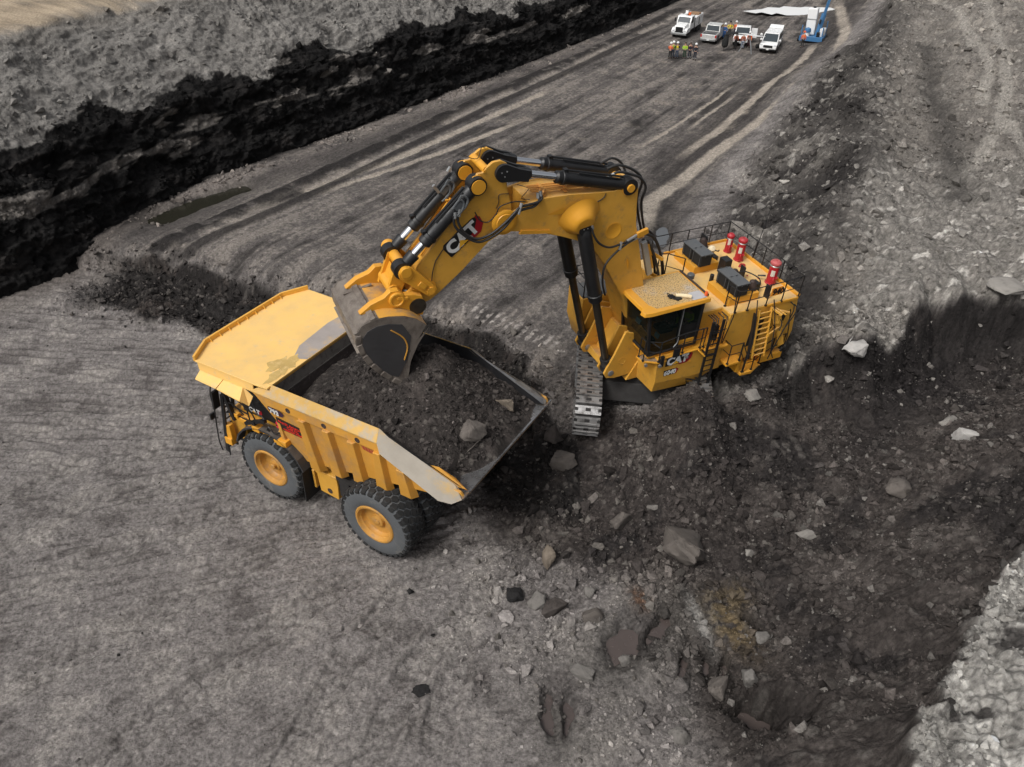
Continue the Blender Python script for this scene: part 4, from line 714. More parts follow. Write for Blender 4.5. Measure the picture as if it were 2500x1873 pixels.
# --- undercarriage
CRM = Matrix.Rotation(R(59), 4, 'Z')
HL, RAD = 3.55, .86
def stadium(t, r):                                        # t in 0..1 round the belt, starting at rear bottom
    Ls, La = 2*HL, math.pi*r; tot = 2*Ls+2*La; d = (t % 1)*tot; z0 = .97
    if d < Ls: return (-HL+d, z0-r), 0.
    d -= Ls
    if d < La: a = -math.pi/2+d/r; return (HL+r*math.cos(a), z0+r*math.sin(a)), a+math.pi/2
    d -= La
    if d < Ls: return (HL-d, z0+r), math.pi
    d -= Ls; a = math.pi/2+d/r; return (-HL+r*math.cos(a), z0+r*math.sin(a)), a+math.pi/2
for s in (-1, 1):
    y0 = s*2.54; e = thing('crawler_track', None, None); e.parent = EX; e.matrix_local = CRM
    tb = MB(); n = 44
    for k in range(n):
        (px, pz), a = stadium((k+.5)/n, RAD+.03); Mx = Matrix.Translation((px, y0, pz)) @ Matrix.Rotation(-a, 4, 'Y')
        def bx(c, d, m):
            b = MB(); b.box(c, d); tb.add([Mx @ Vector(v) for v in b.v], b.f, m)
        bx((0, 0, -.07), (.40, 1.18, .11), 0); bx((-.15, 0, -.145), (.09, 1.18, .05), 0); bx((.12, -.30, -.135), (.08, .38, .03), 0); bx((.12, .30, -.135), (.08, .38, .03), 0)
        for yy in (-.52, 0, .52): bx((.03, yy, -.128), (.15, .15 if yy else .24, .012), 1)
        bx((.2, 0, -.03), (.12, 1.0, .06), 1)
    tb.build('track_belt', [M_shoe, M_under], e, bevel=.008, smooth=0)
    fr = MB(); fr.prism([(-HL, .35), (HL, .35), (HL+.25, .97), (HL, 1.55), (-HL, 1.55), (-HL-.25, .97)], y0-.42, y0+.42, 'y'); fr.build('track_frame', M_under, e, bevel=.03)
    iw = MB()
    for xx in (-HL, HL): iw.lathe([(.25, -.48), (.72, -.46), (.78, -.40), (.78, .40), (.72, .46), (.25, .48)], (xx, y0, .97), (0, 1, 0), 28)
    for k in range(7): iw.lathe([(.1, -.5), (.26, -.48), (.26, .48), (.1, .5)], (-2.7+.9*k, y0, .38), (0, 1, 0), 16)
    iw.build('roller', M_under, e)
cb = MB(); cb.prism([(-2.3, -2.1), (2.3, -2.1), (2.3, 2.1), (-2.3, 2.1)], .75, 1.60, 'z', poly2=[(-1.9, -2.1), (1.9, -2.1), (1.9, 2.1), (-1.9, 2.1)]); cb.box((0, 0, 1.0), (1.6, 4.4, 1.0)); cb.build('carbody', M_under, EX, bevel=.04, M=CRM)
sr = MB(); sr.lathe([(1.75, 1.55), (1.85, 1.6), (1.85, 1.8), (1.7, 1.85), (1.7, 2.05)], (0, 0, 0), (0, 0, 1), 48); sr.build('slew_ring', M_under, EX)
# --- superstructure
sf = MB()
sf.prism([(1.9, 2.0), (1.3, 3.2), (-5.8, 3.0), (-6.0, 2.35), (-2.0, 2.0)], -1.45, 1.45, 'y')
for y in (.78, 1.34, -.78, -1.34):                        # bracket plates that carry the lift cylinders and boom foot
    t = .055; sf.prism([(2.30, 4.85), (1.2, 4.4), (.4, 3.3), (1.0, 2.2), (1.65, 2.32), (2.55, 2.30), (2.98, 2.42), (3.14, 2.70), (3.02, 3.02), (2.75, 3.6)], y-t, y+t, 'y')
sf.prism([(1.9, 2.05), (2.45, 2.45), (1.75, 4.1), (1.1, 4.2)], -.72, .72, 'y'); sf.prism([(2.5, 2.35), (2.8, 2.45), (2.7, 2.75), (2.3, 2.7)], -1.3, 1.3, 'y')
for s in (1, -1): sf.prism([(.9, 2.2), (1.7, 2.3), (2.0, 4.4), (1.1, 5.0), (.3, 4.6)], s*.86, s*.98, 'y')
sf.cyl((1.05, -1.2, 4.0), (1.05, 1.2, 4.0), .3, n=20)
SF = sf.build('main_frame', M_yel, EX, bevel=.02)
bo = MB()
for y in (1.395, -.725, .725): bo.cut(); bo.lathe([(.15, 0), (.15, .03), (.10, .045), (.001, .045)], (2.78, y, 2.66), (0, 1, 0), 18)
bo.build('foot_pin', M_galv, SF)
cr = MB(); cr.lathe([(.19, 0), (.20, .012), (.17, .014), (.16, .006), (.001, .006)], (2.25, 1.395, 3.22), (0, 1, 0), 24, cap=False); cr.build('cover_plate', M_yel, SF)
hs_ = MB()
hs_.prism([(-2.22, 5.5), (-6.02, 5.5), (-6.12, 5.42), (-6.42, 3.5), (-6.30, 2.85), (-5.9, 2.66), (-5.0, 2.62), (-2.25, 2.55)], -2.76, 2.72, 'y')
hs_.b2((-2.25, -2.78, 2.5), (-.62, 2.12, 5.48))
hs_.prism([(-6.15, -2.7), (-6.62, -1.9), (-6.72, 0), (-6.62, 1.9), (-6.15, 2.66)], 2.8, 5.2, 'z')
HO = hs_.build('engine_house', M_yel, EX, bevel=.035)
dk = MB(); dk.b2((-6.08, -2.72, 5.503), (-2.26, 2.68, 5.515)); dk.b2((-2.26, -2.74, 5.486), (-.64, 2.08, 5.500)); dk.build('deck', M_deck, HO, smooth=0)
lp = MB(); lp.b2((-6.16, -2.76, 5.50), (-6.06, 2.72, 5.66)); lp.b2((-6.06, -2.80, 5.50), (-2.3, -2.72, 5.64)); lp.b2((-4.2, 2.70, 5.42), (-6.05, 2.77, 5.545)); lp.build('deck_edge', M_yelc, HO, bevel=.01)
pl = MB(); pl.b2((-4.15, .58, 5.515), (-2.45, 2.18, 5.90)); pl.b2((-4.0, -2.32, 5.515), (-2.6, -.68, 5.90)); pl.build('box_plinth', M_yelc, HO, bevel=.015)
for y in (.74, 1.50, -1.98, -1.22):
    ab = MB(); ab.b2((-3.36, y, 5.96), (-2.74, y+.71, 6.54)); AB = ab.build('air_filter_box', M_blackm, EX, bevel=.015)
    li = MB(); li.b2((-3.40, y-.02, 6.54), (-2.70, y+.73, 6.585)); 
    for xx in (-3.2, -2.9): li.tube([(xx, y+.73, 6.50), (xx, y+.79, 6.55), (xx+.08, y+.76, 6.64)], .012, 5); li.tube([(xx, y-.02, 6.57), (xx, y+.03, 6.65), (xx+.1, y+.03, 6.65)], .012, 5)
    for xx in (-2.72, -3.38): li.tube([(xx, y+.1, 6.50), (xx, y+.1, 5.92)], .014, 5); li.tube([(xx, y+.62, 6.50), (xx, y+.62, 5.92)], .014, 5)
    li.build('box_lid', M_grey, AB)
for (x, y, r, hgt, faded) in ((-5.66, 1.24, .225, 1.12, 1), (-5.54, -1.03, .205, 1.12, 0), (-5.52, -1.88, .17, .92, 0)):
    rt = MB(); rt.lathe([(r*1.22, 0), (r*1.22, .03), (r*1.02, .05), (r, .30), (r*.96, hgt-.25), (r*.96, hgt-.2)], (x, y, 5.515), (0, 0, 1), 24); RT = rt.build('fire_tank', M_red, EX)
    ld = MB(); ld.lathe([(r*.98, hgt-.22), (r*1.02, hgt-.18), (r*.90, hgt-.15)], (x, y, 5.515), (0, 0, 1), 24); ld.build('collar', M_galv, RT)
    lr = MB(); lr.lathe([(r*1.0, hgt-.14), (r*1.15, hgt-.06), (r*1.1, hgt), (r*.7, hgt+.07), (r*.25, hgt+.08), (r*.22, hgt+.04), (.001, hgt+.04)], (x, y, 5.515), (0, 0, 1), 24); lr.build('tank_lid', M_redlid if faded else M_red, RT)
    tl = MB(); a0 = .35
    tl.add([(x+(r+.006)*math.cos(a), y+(r+.006)*math.sin(a), z) for z in (5.95, 6.27) for a in (a0+.16*k for k in range(6))], [(k, k+1, 7+k, 6+k) for k in range(5)]); tl.build('tank_label', M_label, RT, smooth=0)
    nz = MB(); nz.tube([(x+r*.6, y+r*.9, 5.95), (x+r*1.0, y+r*1.5, 5.9), (x+r*1.1, y+r*1.4, 5.66), (x+r*.8, y+r*.9, 5.6)], .03, 7, smooth=3); nz.cyl((x+.02, y+r, 5.85), (x+.03, y+r*1.45, 5.95), .055, n=10); nz.build('discharge_hose', M_red, RT)
sm = MB(); 
for x, y in ((-5.2, -.2), (-5.0, .35), (-4.85, .05), (-5.35, .75), (-4.95, .9)): sm.cut(); sm.lathe([(.05, 0), (.04, .03), (.001, .03)], (x, y, 5.515), (0, 0, 1), 8)
sm.cut(); sm.tube([(-5.1, -.42, 5.55), (-5.3, -.3, 5.62), (-5.42, -.42, 5.6), (-5.3, -.55, 5.58), (-5.1, -.42, 5.55)], .035, 7, smooth=4); sm.build('red_fitting', M_red, EX)
# exhausts, silencers and black cabinets behind the filter boxes
mx = MB()
for x, y in ((-3.95, .82), (-4.12, 1.88), (-4.3, -2.12)): mx.cut(); mx.lathe([(.05, 0), (.16, .05), (.19, .2), (.18, .45), (.12, .62), (.03, .68)], (x+.08, y, 5.75), (.25, -.1, 1), 16); mx.cyl((x, y, 5.52), (x, y, 5.8), .10, n=12)
mx.build('exhaust_stack', M_rust, EX)
bx_ = MB(); bx_.cut(); bx_.b2((-4.55, 1.35, 5.515), (-4.2, 1.75, 6.02)); bx_.cut(); bx_.b2((-4.62, 2.05, 5.515), (-4.56, 2.36, 6.18)); bx_.cut(); bx_.b2((-4.25, -.52, 5.515), (-3.85, -.06, 6.30)); bx_.cut(); bx_.b2((-4.2, -1.45, 5.515), (-3.95, -1.0, 5.98)); bx_.cut(); bx_.b2((-4.32, -2.62, 5.515), (-4.26, -2.1, 6.42)); bx_.cut(); bx_.b2((-4.55, .28, 5.515), (-4.50, .62, 6.20)); bx_.cut(); bx_.cyl((-2.95, .22, 5.515), (-2.95, .22, 5.95), .10, n=14); bx_.cut(); bx_.tube([(-4.1, .55, 6.0), (-4.5, .7, 6.05), (-4.9, 1.2, 5.9), (-4.95, 1.35, 5.6)], .035, 6, smooth=3); bx_.cut(); bx_.tube([(-4.2, -2.0, 6.0), (-4.4, -1.4, 6.02), (-4.7, -1.6, 5.9)], .035, 6, smooth=3); bx_.cut(); bx_.tube([(-5.2, .8, 5.75), (-5.45, 1.05, 5.82)], .045, 6)
bx_.build('black_cabinet', M_black, EX, bevel=.015)
ci = MB(); ci.lathe([(.02, 0), (.14, .06), (.19, .2), (.15, .36), (.03, .42)], (-4.1, -1.55, 5.98), (.2, .5, .8), 16); ci.build('intake_cap', M_cream, EX)
gp = MB(); gp.lathe([(.17, 0), (.17, .18), (.13, .22)], (-1.62, .28, 6.12), (0, 0, 1), 18); gp.tube([(-1.62, .28, 5.5), (-1.62, .28, 6.1)], .12, 12); gp.tube([(-1.55, .55, 5.5), (-1.55, .52, 5.95), (-1.5, .80, 6.02), (-1.42, 1.15, 5.75), (-1.4, 1.25, 5.5)], .12, 10, smooth=4); gp.b2((-1.65, 1.2, 5.5), (-1.3, 1.6, 5.85)); gp.build('air_intake_pipe', M_grey, EX)
# unit number board
nb = MB(); nb.b2((-4.86, 2.775, 6.02), (-4.22, 2.80, 6.44)); NB2 = nb.build('number_board', M_signor, EX)
lettering('940', 'board_number', M_signblk, NB2, (-4.28, 2.806, 6.08), (-1, 0, 0), (0, 0, 1), .30, bold=.035, squeeze=1.0)
# --- cab module (left side)
cm = MB()
cm.add([(1.42, 2.78, 4.06), (1.30, 2.78, 2.66), (-2.30, 2.78, 2.52), (-2.12, 2.78, 4.0), (1.52, .95, 4.06), (1.40, .95, 2.66), (-2.30, .95, 2.52), (-2.12, .95, 4.0),
        (1.25, 2.62, 2.02), (-.95, 2.62, 1.86), (-2.28, 2.62, 2.45), (1.34, .95, 2.02), (-.95, .95, 1.86), (-2.28, .95, 2.45), (-.88, 2.78, 2.50), (-.88, .95, 2.5)],
       [(0, 3, 2, 14, 1), (0, 1, 5, 4), (4, 7, 3, 0), (1, 14, 9, 8), (14, 2, 10, 9), (1, 8, 11, 5), (8, 9, 12, 11), (9, 10, 13, 12), (3, 7, 6, 2), (2, 6, 13, 10), (4, 5, 15, 6, 7), (5, 11, 12, 15), (15, 12, 13, 6)])
CM = cm.build('cab_base', M_yel, EX, bevel=.02, smooth=0)
brand(CM, (.86, 2.785, 3.56), (-1, 0, .0), (0, 0, 1), .40)
bk = MB(); bk.quad((.92, 2.786, 3.27), (.24, 2.786, 3.27), (.12, 2.786, 3.19), (.2, 2.786, 2.95), (.90, 2.786, 2.95)); BK = bk.build('model_plate', M_signblk, EX, smooth=0)
lettering('6040', 'model_number', M_logow, BK, (.90, 2.792, 2.99), (-1, 0, 0), (0, 0, 1), .23, bold=.035, shear=.12, squeeze=.98)
rp = MB(); rp.quad((.30, 2.790, 3.26), (.13, 2.790, 3.19), (.2, 2.790, 2.96), (.3, 2.790, 2.96)); rp.build('plate_end', M_logor, BK, smooth=0)
pt = MB(); pt.lathe([(.05, 0), (.06, .02), (.03, .035), (.001, .035)], (-.45, 2.78, 3.42), (0, 1, 0), 12); pt.build('round_boss', M_yelc, CM)
# rear of the near side: front tank house on the right
rh = MB(); rh.prism([(2.88, 4.9), (2.86, 3.4), (2.5, 2.3), (1.9, 1.75), (-.6, 1.9), (-.6, 4.9)], -2.85, -1.5, 'y'); RH = rh.build('tank_house', M_yel, EX, bevel=.03)
rr_ = MB(); rr_.b2((.2, -2.8, 4.905), (2.84, -1.55, 4.92)); rr_.build('tank_roof', M_grey, RH)
# cab
cf = MB(); cf.b2((-.62, .5, 4.02), (1.80, 2.56, 4.62)); cf.build('cab_plinth', M_yelc, EX, bevel=.03)
cbm = MB()
X0, X1b, X1t, Y0, Y1, Z0, Z1 = -.62, 1.80, 2.12, .45, 2.56, 4.22, 6.50
cor = {'fl': ((X1b, Y1, Z0), (X1t, Y1, Z1)), 'fr': ((X1b, Y0, Z0), (X1t, Y0, Z1)), 'rl': ((X0, Y1, Z0), (X0, Y1, Z1)), 'rr': ((X0, Y0, Z0), (X0, Y0, Z1)), 'ml': ((.35, Y1, Z0), (.42, Y1, Z1))}
for k, (a, b) in cor.items(): cbm.beam(a, b, .13, .13, up=(1, 0, 0))
for z in (Z0+.05, Z1-.06):
    f = (z-Z0)/(Z1-Z0); xf = X1b+(X1t-X1b)*f
    for p, q in (((X0, Y1, z), (xf, Y1, z)), ((X0, Y0, z), (xf, Y0, z)), ((xf, Y0, z), (xf, Y1, z)), ((X0, Y0, z), (X0, Y1, z))): cbm.beam(p, q, .14, .12)
cbm.b2((X0, Y0, Z0), (X1b-.05, Y1-.06, Z0+.06)); cbm.b2((X0-.02, Y0+.02, Z0), (X0+.03, Y1-.03, Z1)); cbm.b2((X0, Y0-.02, Z0), (X1b, Y0+.03, Z1-.1)); cbm.b2((X0, Y1-.05, Z0), (.35, Y1-.015, 5.45))
CABX = cbm.build('cab', M_black, EX, bevel=.02)
inn = MB(); inn.b2((.1, 1.2, 4.28), (.75, 1.85, 4.8)); inn.b2((.02, 1.2, 4.8), (.2, 1.85, 5.6)); inn.b2((1.35, .8, 4.28), (1.65, 2.3, 4.85)); inn.build('seat_and_console', M_blackm, CABX, bevel=.04)
scr = MB(); scr.box((1.45, 1.0, 5.0), (.05, .34, .24), rot=(0, R(-20), 0)); scr.box((1.30, 2.28, 5.02), (.05, .28, .2), rot=(0, R(-20), 0)); scr.build('monitor', mat('pale_screen', (.25, .42, .42), .3), CABX)
gm = bpy.data.materials.new('cab_pane'); gm.use_nodes = True; gb = gm.node_tree.nodes['Principled BSDF']; gb.inputs['Base Color'].default_value = (.006, .010, .009, 1); gb.inputs['Roughness'].default_value = .05; gb.inputs['Alpha'].default_value = .82; gb.inputs['Specular IOR Level'].default_value = .3
def pane(nm, *p): q = MB(); q.quad(*p); q.build(nm, gm, CABX, smooth=0)
pane('windscreen', (X1b+.02, Y0+.06, Z0+.1), (X1b+.02, Y1-.06, Z0+.1), (X1t+.02, Y1-.06, Z1-.1), (X1t+.02, Y0+.06, Z1-.1))
pane('side_window', (.42, Y1+.01, Z0+.12), (X1b-.05, Y1+.01, Z0+.12), (X1t-.05, Y1+.01, Z1-.12), (.48, Y1+.01, Z1-.12)); pane('door_window', (X0+.10, Y1+.01, 5.45), (.30, Y1+.01, 5.45), (.36, Y1+.01, Z1-.14), (X0+.10, Y1+.01, Z1-.14))
rf = MB(); rf.prism([(-.86, .30), (2.28, .34), (2.52, .62), (2.40, .80), (2.40, 2.34), (2.56, 2.46), (2.50, 2.74), (2.10, 2.80), (-.86, 2.74)], 6.52, 6.70, 'z', poly2=[(-.84, .32), (2.22, .36), (2.46, .63), (2.36, .82), (2.36, 2.32), (2.52, 2.46), (2.46, 2.70), (2.08, 2.76), (-.84, 2.72)])
ROOF = rf.build('cab_roof', M_yelc, EX, bevel=.02)
gd = MB(); gd.prism([(-.74, .42), (1.75, .46), (2.02, .9), (2.0, 2.2), (1.80, 2.55), (-.74, 2.62)], 6.701, 6.705, 'z'); gd.build('roof_grit', M_roofdirt, ROOF, smooth=0)
pd_ = MB(); pd_.prism([(-.72, 2.02), (-.15, 2.02), (.05, 2.35), (-.05, 2.58), (-.72, 2.58)], 6.707, 6.710, 'z'); pd_.build('pale_patch', mat('pale_dust', (.50, .49, .50), .7, vary=.15), ROOF, smooth=0)
bq = MB(); bq.lathe([(.075, 0), (.08, .12), (.06, .17), (.001, .18)], (-.72, 2.5, 6.75), (0, 0, 1), 14); bq.build('beacon', M_orange, ROOF)
sh_ = MB(); sh_.tube([(.0, 2.42, 6.78), (.12, 2.34, 6.80), (.45, 2.14, 6.80), (.56, 2.08, 6.78)], .085, 10); sh_.build('roof_roll', mat('roll_cream', (.80, .66, .42), .6), ROOF)
ah = MB(); ah.b2((.62, 1.90, 6.705), (.86, 2.16, 6.76)); ah.b2((.42, 2.14, 6.705), (.68, 2.36, 6.77)); ah.tube([(.5, 2.2, 6.72), (.9, 1.9, 6.86), (1.0, 2.1, 6.84), (.6, 2.4, 6.72)], .02, 6); ah.build('roof_bracket', M_black, ROOF)
ab2 = MB(); ab2.b2((-.88, .4, 6.62), (-.80, 2.5, 6.76)); ab2.build('roof_rear_strip', M_rust, ROOF)
ws = MB(); ws.tube([(.43, 2.66, 6.52), (.41, 2.64, 5.2), (.44, 2.7, 4.72), (.62, 2.72, 4.5)], .022, 6, smooth=3); ws.build('door_cable', M_galv, CABX)
# --- walkway, grating, railings, ladder, stair, lower platforms
wk = MB(); wk.b2((-2.2, 2.1, 4.02), (1.42, 2.84, 4.08)); wk.prism([(1.0, 2.1), (2.10, 2.12), (2.06, 2.5), (1.4, 2.92), (1.0, 2.92)], 3.90, 3.98, 'z'); wk.build('walkway', M_yelc, EX, bevel=.01)
gt = MB()
for k in range(17): gt.b2((1.05+.06*k, 2.16, 3.985), (1.075+.06*k, 2.84-.55*max(0, (.06*k-.4)), 4.01))
gt.build('grating', M_galv, EX, smooth=0)
def railing(pts, hgt, parent, nm='railing', r=.025, posts=None, mid=True):
    m = MB(); top = [(a, b, c+hgt) for a, b, c in pts]; m.tube(top, r, 6)
    if mid: m.tube([(a, b, c+hgt*.5) for a, b, c in pts], r*.8, 6)
    for p in (posts or pts): m.tube([p, (p[0], p[1], p[2]+hgt)], r*1.25, 6); m.box((p[0], p[1], p[2]+.03), (.09, .09, .06))
    return m.build(nm, M_black, parent)
railing([(2.02, 2.2, 3.95), (2.0, 2.52, 3.95), (1.42, 2.88, 3.98), (.14, 2.80, 4.08), (-.81, 2.80, 4.08), (-1.0, 2.80, 4.08)], 1.08, EX)
railing([(-2.35, 2.1, 5.51), (-2.45, 2.70, 5.51), (-3.1, 2.74, 5.5), (-4.15, 2.74, 5.5), (-5.05, 2.74, 5.5), (-6.08, 2.70, 5.5), (-6.12, 1.3, 5.5), (-6.12, 0, 5.5), (-6.12, -1.4, 5.5), (-6.10, -2.74, 5.5), (-5.0, -2.76, 5.5), (-4.55, -2.76, 5.5), (-3.6, -2.76, 5.5), (-2.6, -2.76, 5.5), (-1.5, -2.76, 5.5)], 1.12, EX)
railing([(-1.6, -.3, 5.5), (-1.1, -.95, 5.5), (-.75, -1.1, 5.5)], 1.3, EX, mid=True)
railing([(.3, -2.78, 4.92), (1.5, -2.78, 4.92), (2.78, -2.78, 4.92), (2.8, -1.6, 4.92)], 1.0, EX)
an = MB(); an.tube([(-6.14, -.72, 5.5), (-6.35, -.78, 6.9), (-6.62, -.9, 8.35)], .022, 6); an.tube([(-6.14, -.72, 5.5), (-6.24, -.75, 6.5)], .045, 6); an.build('antenna', M_black, EX)
ln = MB()
for x in (-1.02, -1.58): ln.beam((x, 3.06, .55), (x, 3.06, 5.62), .06, .12)
for k in range(15): ln.beam((-1.58, 3.06, .75+.3*k), (-1.02, 3.06, .75+.3*k), .035)
for z in (2.3, 3.9): 
    for x in (-1.02, -1.58): ln.beam((x, 3.06, z), (x, 2.78, z), .05)
ln.beam((-.98, 3.0, 2.3), (-.4, 2.66, 2.35), .05); ln.beam((-.98, 3.0, .9), (-.55, 2.66, 2.3), .04); ln.beam((-1.6, 3.0, .9), (-1.2, 2.7, 2.2), .04); ln.beam((-1.6, 3.06, 3.75), (-1.0, 3.06, 3.75), .10, .06)
ln.build('ladder', M_black, EX)
lg = MB(); 
for x in (-1.22, -1.35, -1.48, -1.75, -1.95): lg.tube([(x, 2.86, 4.1), (x, 2.86, 5.3), (x-.12, 2.7, 5.42), (x-.12, 2.3, 5.42)], .026, 6)
lg.tube([(-1.1, 2.9, 4.9), (-2.0, 2.9, 4.9)], .026, 6); lg.b2((-1.65, 2.62, 4.3), (-1.5, 2.82, 5.1)); lg.tube([(-2.0, 2.88, 4.1), (-2.25, 2.88, 5.5), (-2.3, 2.7, 6.4)], .026, 6); lg.build('ladder_gate', M_black, EX)
gy = MB(); gy.beam((-.70, 2.88, 4.06), (-.98, 3.08, 3.78), .10, .06); gy.b2((-2.3, 2.15, 3.9), (-1.05, 3.0, 4.0)); gy.build('ladder_step', M_yelc, EX, bevel=.01)
sp_ = MB()                                               # steep yellow stair hung on the side of the engine house
for x in (-3.62, -4.32): sp_.beam((x-.12, 2.86, 5.45), (x, 3.35, 3.05), .05, .12, up=(0, 1, 0))
for k in range(9): t = k/8.6; sp_.box((-4.09+.12*t, 2.90+.45*t, 5.25-2.2*t), (.68, .07, .05))
sp_.beam((-4.6, 2.78, 5.25), (-4.9, 3.0, 4.5), .10, .26); sp_.beam((-4.9, 2.95, 4.9), (-5.5, 3.1, 3.2), .08, .30); sp_.beam((-4.4, 3.2, 4.1), (-5.4, 2.95, 4.25), .07, .18); sp_.beam((-5.0, 2.8, 5.1), (-5.35, 3.15, 5.1), .08, .08); sp_.beam((-4.5, 2.8, 5.35), (-4.75, 3.3, 5.2), .10, .10); sp_.beam((-4.75, 2.8, 5.3), (-5.0, 3.3, 5.15), .06, .06)
sp_.prism([(-4.6, 3.0), (-5.9, 3.0), (-5.6, 3.5), (-5.0, 4.2)], 2.72, 2.80, 'y')
sp_.build('side_stair', M_yel, EX, bevel=.01)
rc = MB()
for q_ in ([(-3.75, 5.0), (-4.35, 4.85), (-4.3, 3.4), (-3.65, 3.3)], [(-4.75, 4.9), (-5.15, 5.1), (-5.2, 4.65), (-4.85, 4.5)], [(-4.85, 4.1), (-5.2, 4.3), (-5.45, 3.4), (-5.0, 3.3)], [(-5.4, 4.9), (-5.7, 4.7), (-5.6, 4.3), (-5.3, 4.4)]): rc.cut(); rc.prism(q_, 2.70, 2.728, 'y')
rc.build('recess_shade', M_blackm, EX, smooth=0)  # flat black panels painting the shade of openings in the house side
sb_ = MB(); sb_.beam((-3.5, 2.88, 5.35), (-3.42, 3.3, 3.1), .05, .16, up=(0, 1, 0))
for a in ([(-3.5, 2.8, 6.0), (-3.4, 3.3, 4.4), (-3.25, 3.45, 3.5), (-3.2, 3.4, 2.9)], [(-4.5, 2.8, 5.8), (-4.6, 3.2, 4.6), (-4.5, 3.5, 3.5), (-4.9, 3.4, 2.8)], [(-5.6, 2.8, 5.4), (-5.75, 3.0, 5.0), (-5.0, 3.2, 3.3), (-4.7, 3.3, 2.7)], [(-5.9, 2.8, 5.2), (-6.0, 2.95, 4.9), (-5.2, 3.2, 4.1)], [(-5.7, 2.85, 5.0), (-5.9, 3.0, 3.4), (-5.6, 3.1, 2.8)], [(-4.9, 2.8, 4.9), (-5.1, 3.1, 4.6), (-5.0, 3.2, 4.2)]): sb_.tube(a, .028, 6, smooth=3)
sb_.build('stair_rail', M_black, EX)
lo_ = MB(); lo_.b2((-3.1, 2.45, 2.86), (-2.3, 3.22, 2.98)); lo_.prism([(-3.3, 1.9), (-4.7, 1.9), (-4.7, 2.95), (-3.9, 3.3), (-3.3, 3.25)], 2.05, 2.20, 'z'); lo_.b2((-6.0, 2.2, 2.15), (-4.7, 2.9, 2.5)); lo_.b2((-3.3, 2.3, 2.2), (-3.1, 3.1, 2.95))
for k in range(8): lo_.b2((-3.06+.1*k, 2.5, 2.98), (-3.02+.1*k, 3.18, 3.0)); lo_.b2((-4.6+.14*k, 2.0, 2.2), (-4.55+.14*k, 3.1, 2.22))
lo_.build('lower_platform', M_yelc, EX, bevel=.01)
railing([(-2.35, 2.5, 2.98), (-2.35, 3.18, 2.98), (-3.05, 3.18, 2.98)], 1.05, EX); railing([(-3.4, 3.2, 2.2), (-3.95, 3.2, 2.2), (-4.6, 2.95, 2.2), (-5.3, 2.85, 2.4), (-5.95, 2.85, 2.5)], 1.05, EX); railing([(-3.1, 3.1, 2.95), (-3.45, 3.2, 2.2)], 1.0, EX)
ol = MB(); ol.lathe([(.06, 0), (.06, .12), (.001, .15)], (-4.45, 2.75, 2.5), (0, 0, 1), 10); ol.build('side_beacon', M_orange, EX)
rl = MB()
for x, y, z in ((1.35, 2.93, 3.86), (1.9, 2.65, 3.86), (-.1, 2.86, 3.92)): rl.cut(); rl.lathe([(.05, 0), (.08, .05), (.08, .12), (.001, .12)], (x, y, z), (.5, .8, -.2), 12)
rl.build('work_light', M_galv, EX)
mrr = MB(); mrr.box((.60, 2.98, 4.35), (.34, .06, .42)); mrr.tube([(.9, 2.85, 4.7), (.75, 2.98, 4.6), (.6, 2.98, 4.4)], .02, 6); mrr.cut(); mrr.box((1.3, 2.95, 4.05), (.16, .12, .55)); mrr.tube([(1.9, 2.3, 5.0), (1.7, 2.75, 4.95), (1.55, 2.95, 4.85)], .03, 6); mrr.build('mirror', M_black, EX)
# --- boom
bmP = [(7.95, 11.35), (7.45, 11.58), (6.6, 11.72), (5.47, 11.68), (4.2, 11.55), (3.55, 11.50), (3.05, 11.62), (2.66, 11.72), (2.47, 11.44), (2.40, 10.6), (2.28, 9.8), (1.91, 8.64), (1.55, 7.34), (1.12, 5.9), (.62, 4.3), (.62, 3.9), (.85, 3.62), (1.25, 3.62), (1.52, 3.9), (1.80, 4.76), (2.08, 5.45), (2.30, 6.22), (3.07, 7.43), (3.6, 8.3), (4.09, 8.93), (4.94, 9.60), (5.73, 9.95), (6.85, 10.36), (7.5, 10.5), (8.06, 10.62), (8.45, 10.86), (8.55, 11.15), (8.35, 11.35)]
bm_ = MB(); nb_ = len(bmP)
for s in (1, -1): bm_.prism(bmP, s*.72, s*.82, 'y')
inner = [p for p in bmP if p[0] < 7.3]
bm_.prism([(7.2, 11.60)]+[(a, b-.015) for a, b in bmP[2:30] if a < 7.3 and b > 0][:27]+[(7.2, 10.42)], -.72, .72, 'y')
BOOM = bm_.build('boom', M_yel, EX, bevel=.02)
bs = MB()
for s in (1, -1):
    bs.cut(); bs.lathe([(.92, 0), (.78, .06), (.62, .22), (.50, .38), (.40, .48), (.32, .50), (.001, .50)], (5.02, s*.80, 10.62), (-.05, s, -.28), 32, cap=False)
    bs.cut(); bs.lathe([(.50, 0), (.50, .06), (.42, .10), (.36, .10), (.34, .13), (.001, .13)], (8.22, s*.82, 11.05), (0, s, 0), 32, cap=False)
    bs.cut(); bs.lathe([(.36, 0), (.37, .012), (.33, .018), (.31, .008), (.001, .008)], (3.35, s*.82, 9.75), (0, s, 0), 32, cap=False)
    bs.cut(); bs.add([(6.46, s*.825, 11.02), (6.06, s*.90, 11.15), (5.74, s*.93, 11.25), (5.83, s*.94, 11.02), (6.1, s*.825, 10.95)], [(0, 1, 2, 3, 4)])
    bs.cut(); bs.lathe([(.33, 0), (.33, .05), (.001, .05)], (2.88, s*.82, 11.54), (0, s, 0), 24)
    bs.cut(); bs.prism([(6.2, 10.22), (7.6, 10.45), (7.5, 10.58), (6.3, 10.36)], s*.80, s*.90, 'y')
bs.cut(); bs.add([(2.42, .826, 7.9), (2.5, .826, 8.35), (2.44, .93, 8.2), (2.36, .86, 7.75)], [(0, 1, 2, 3)])
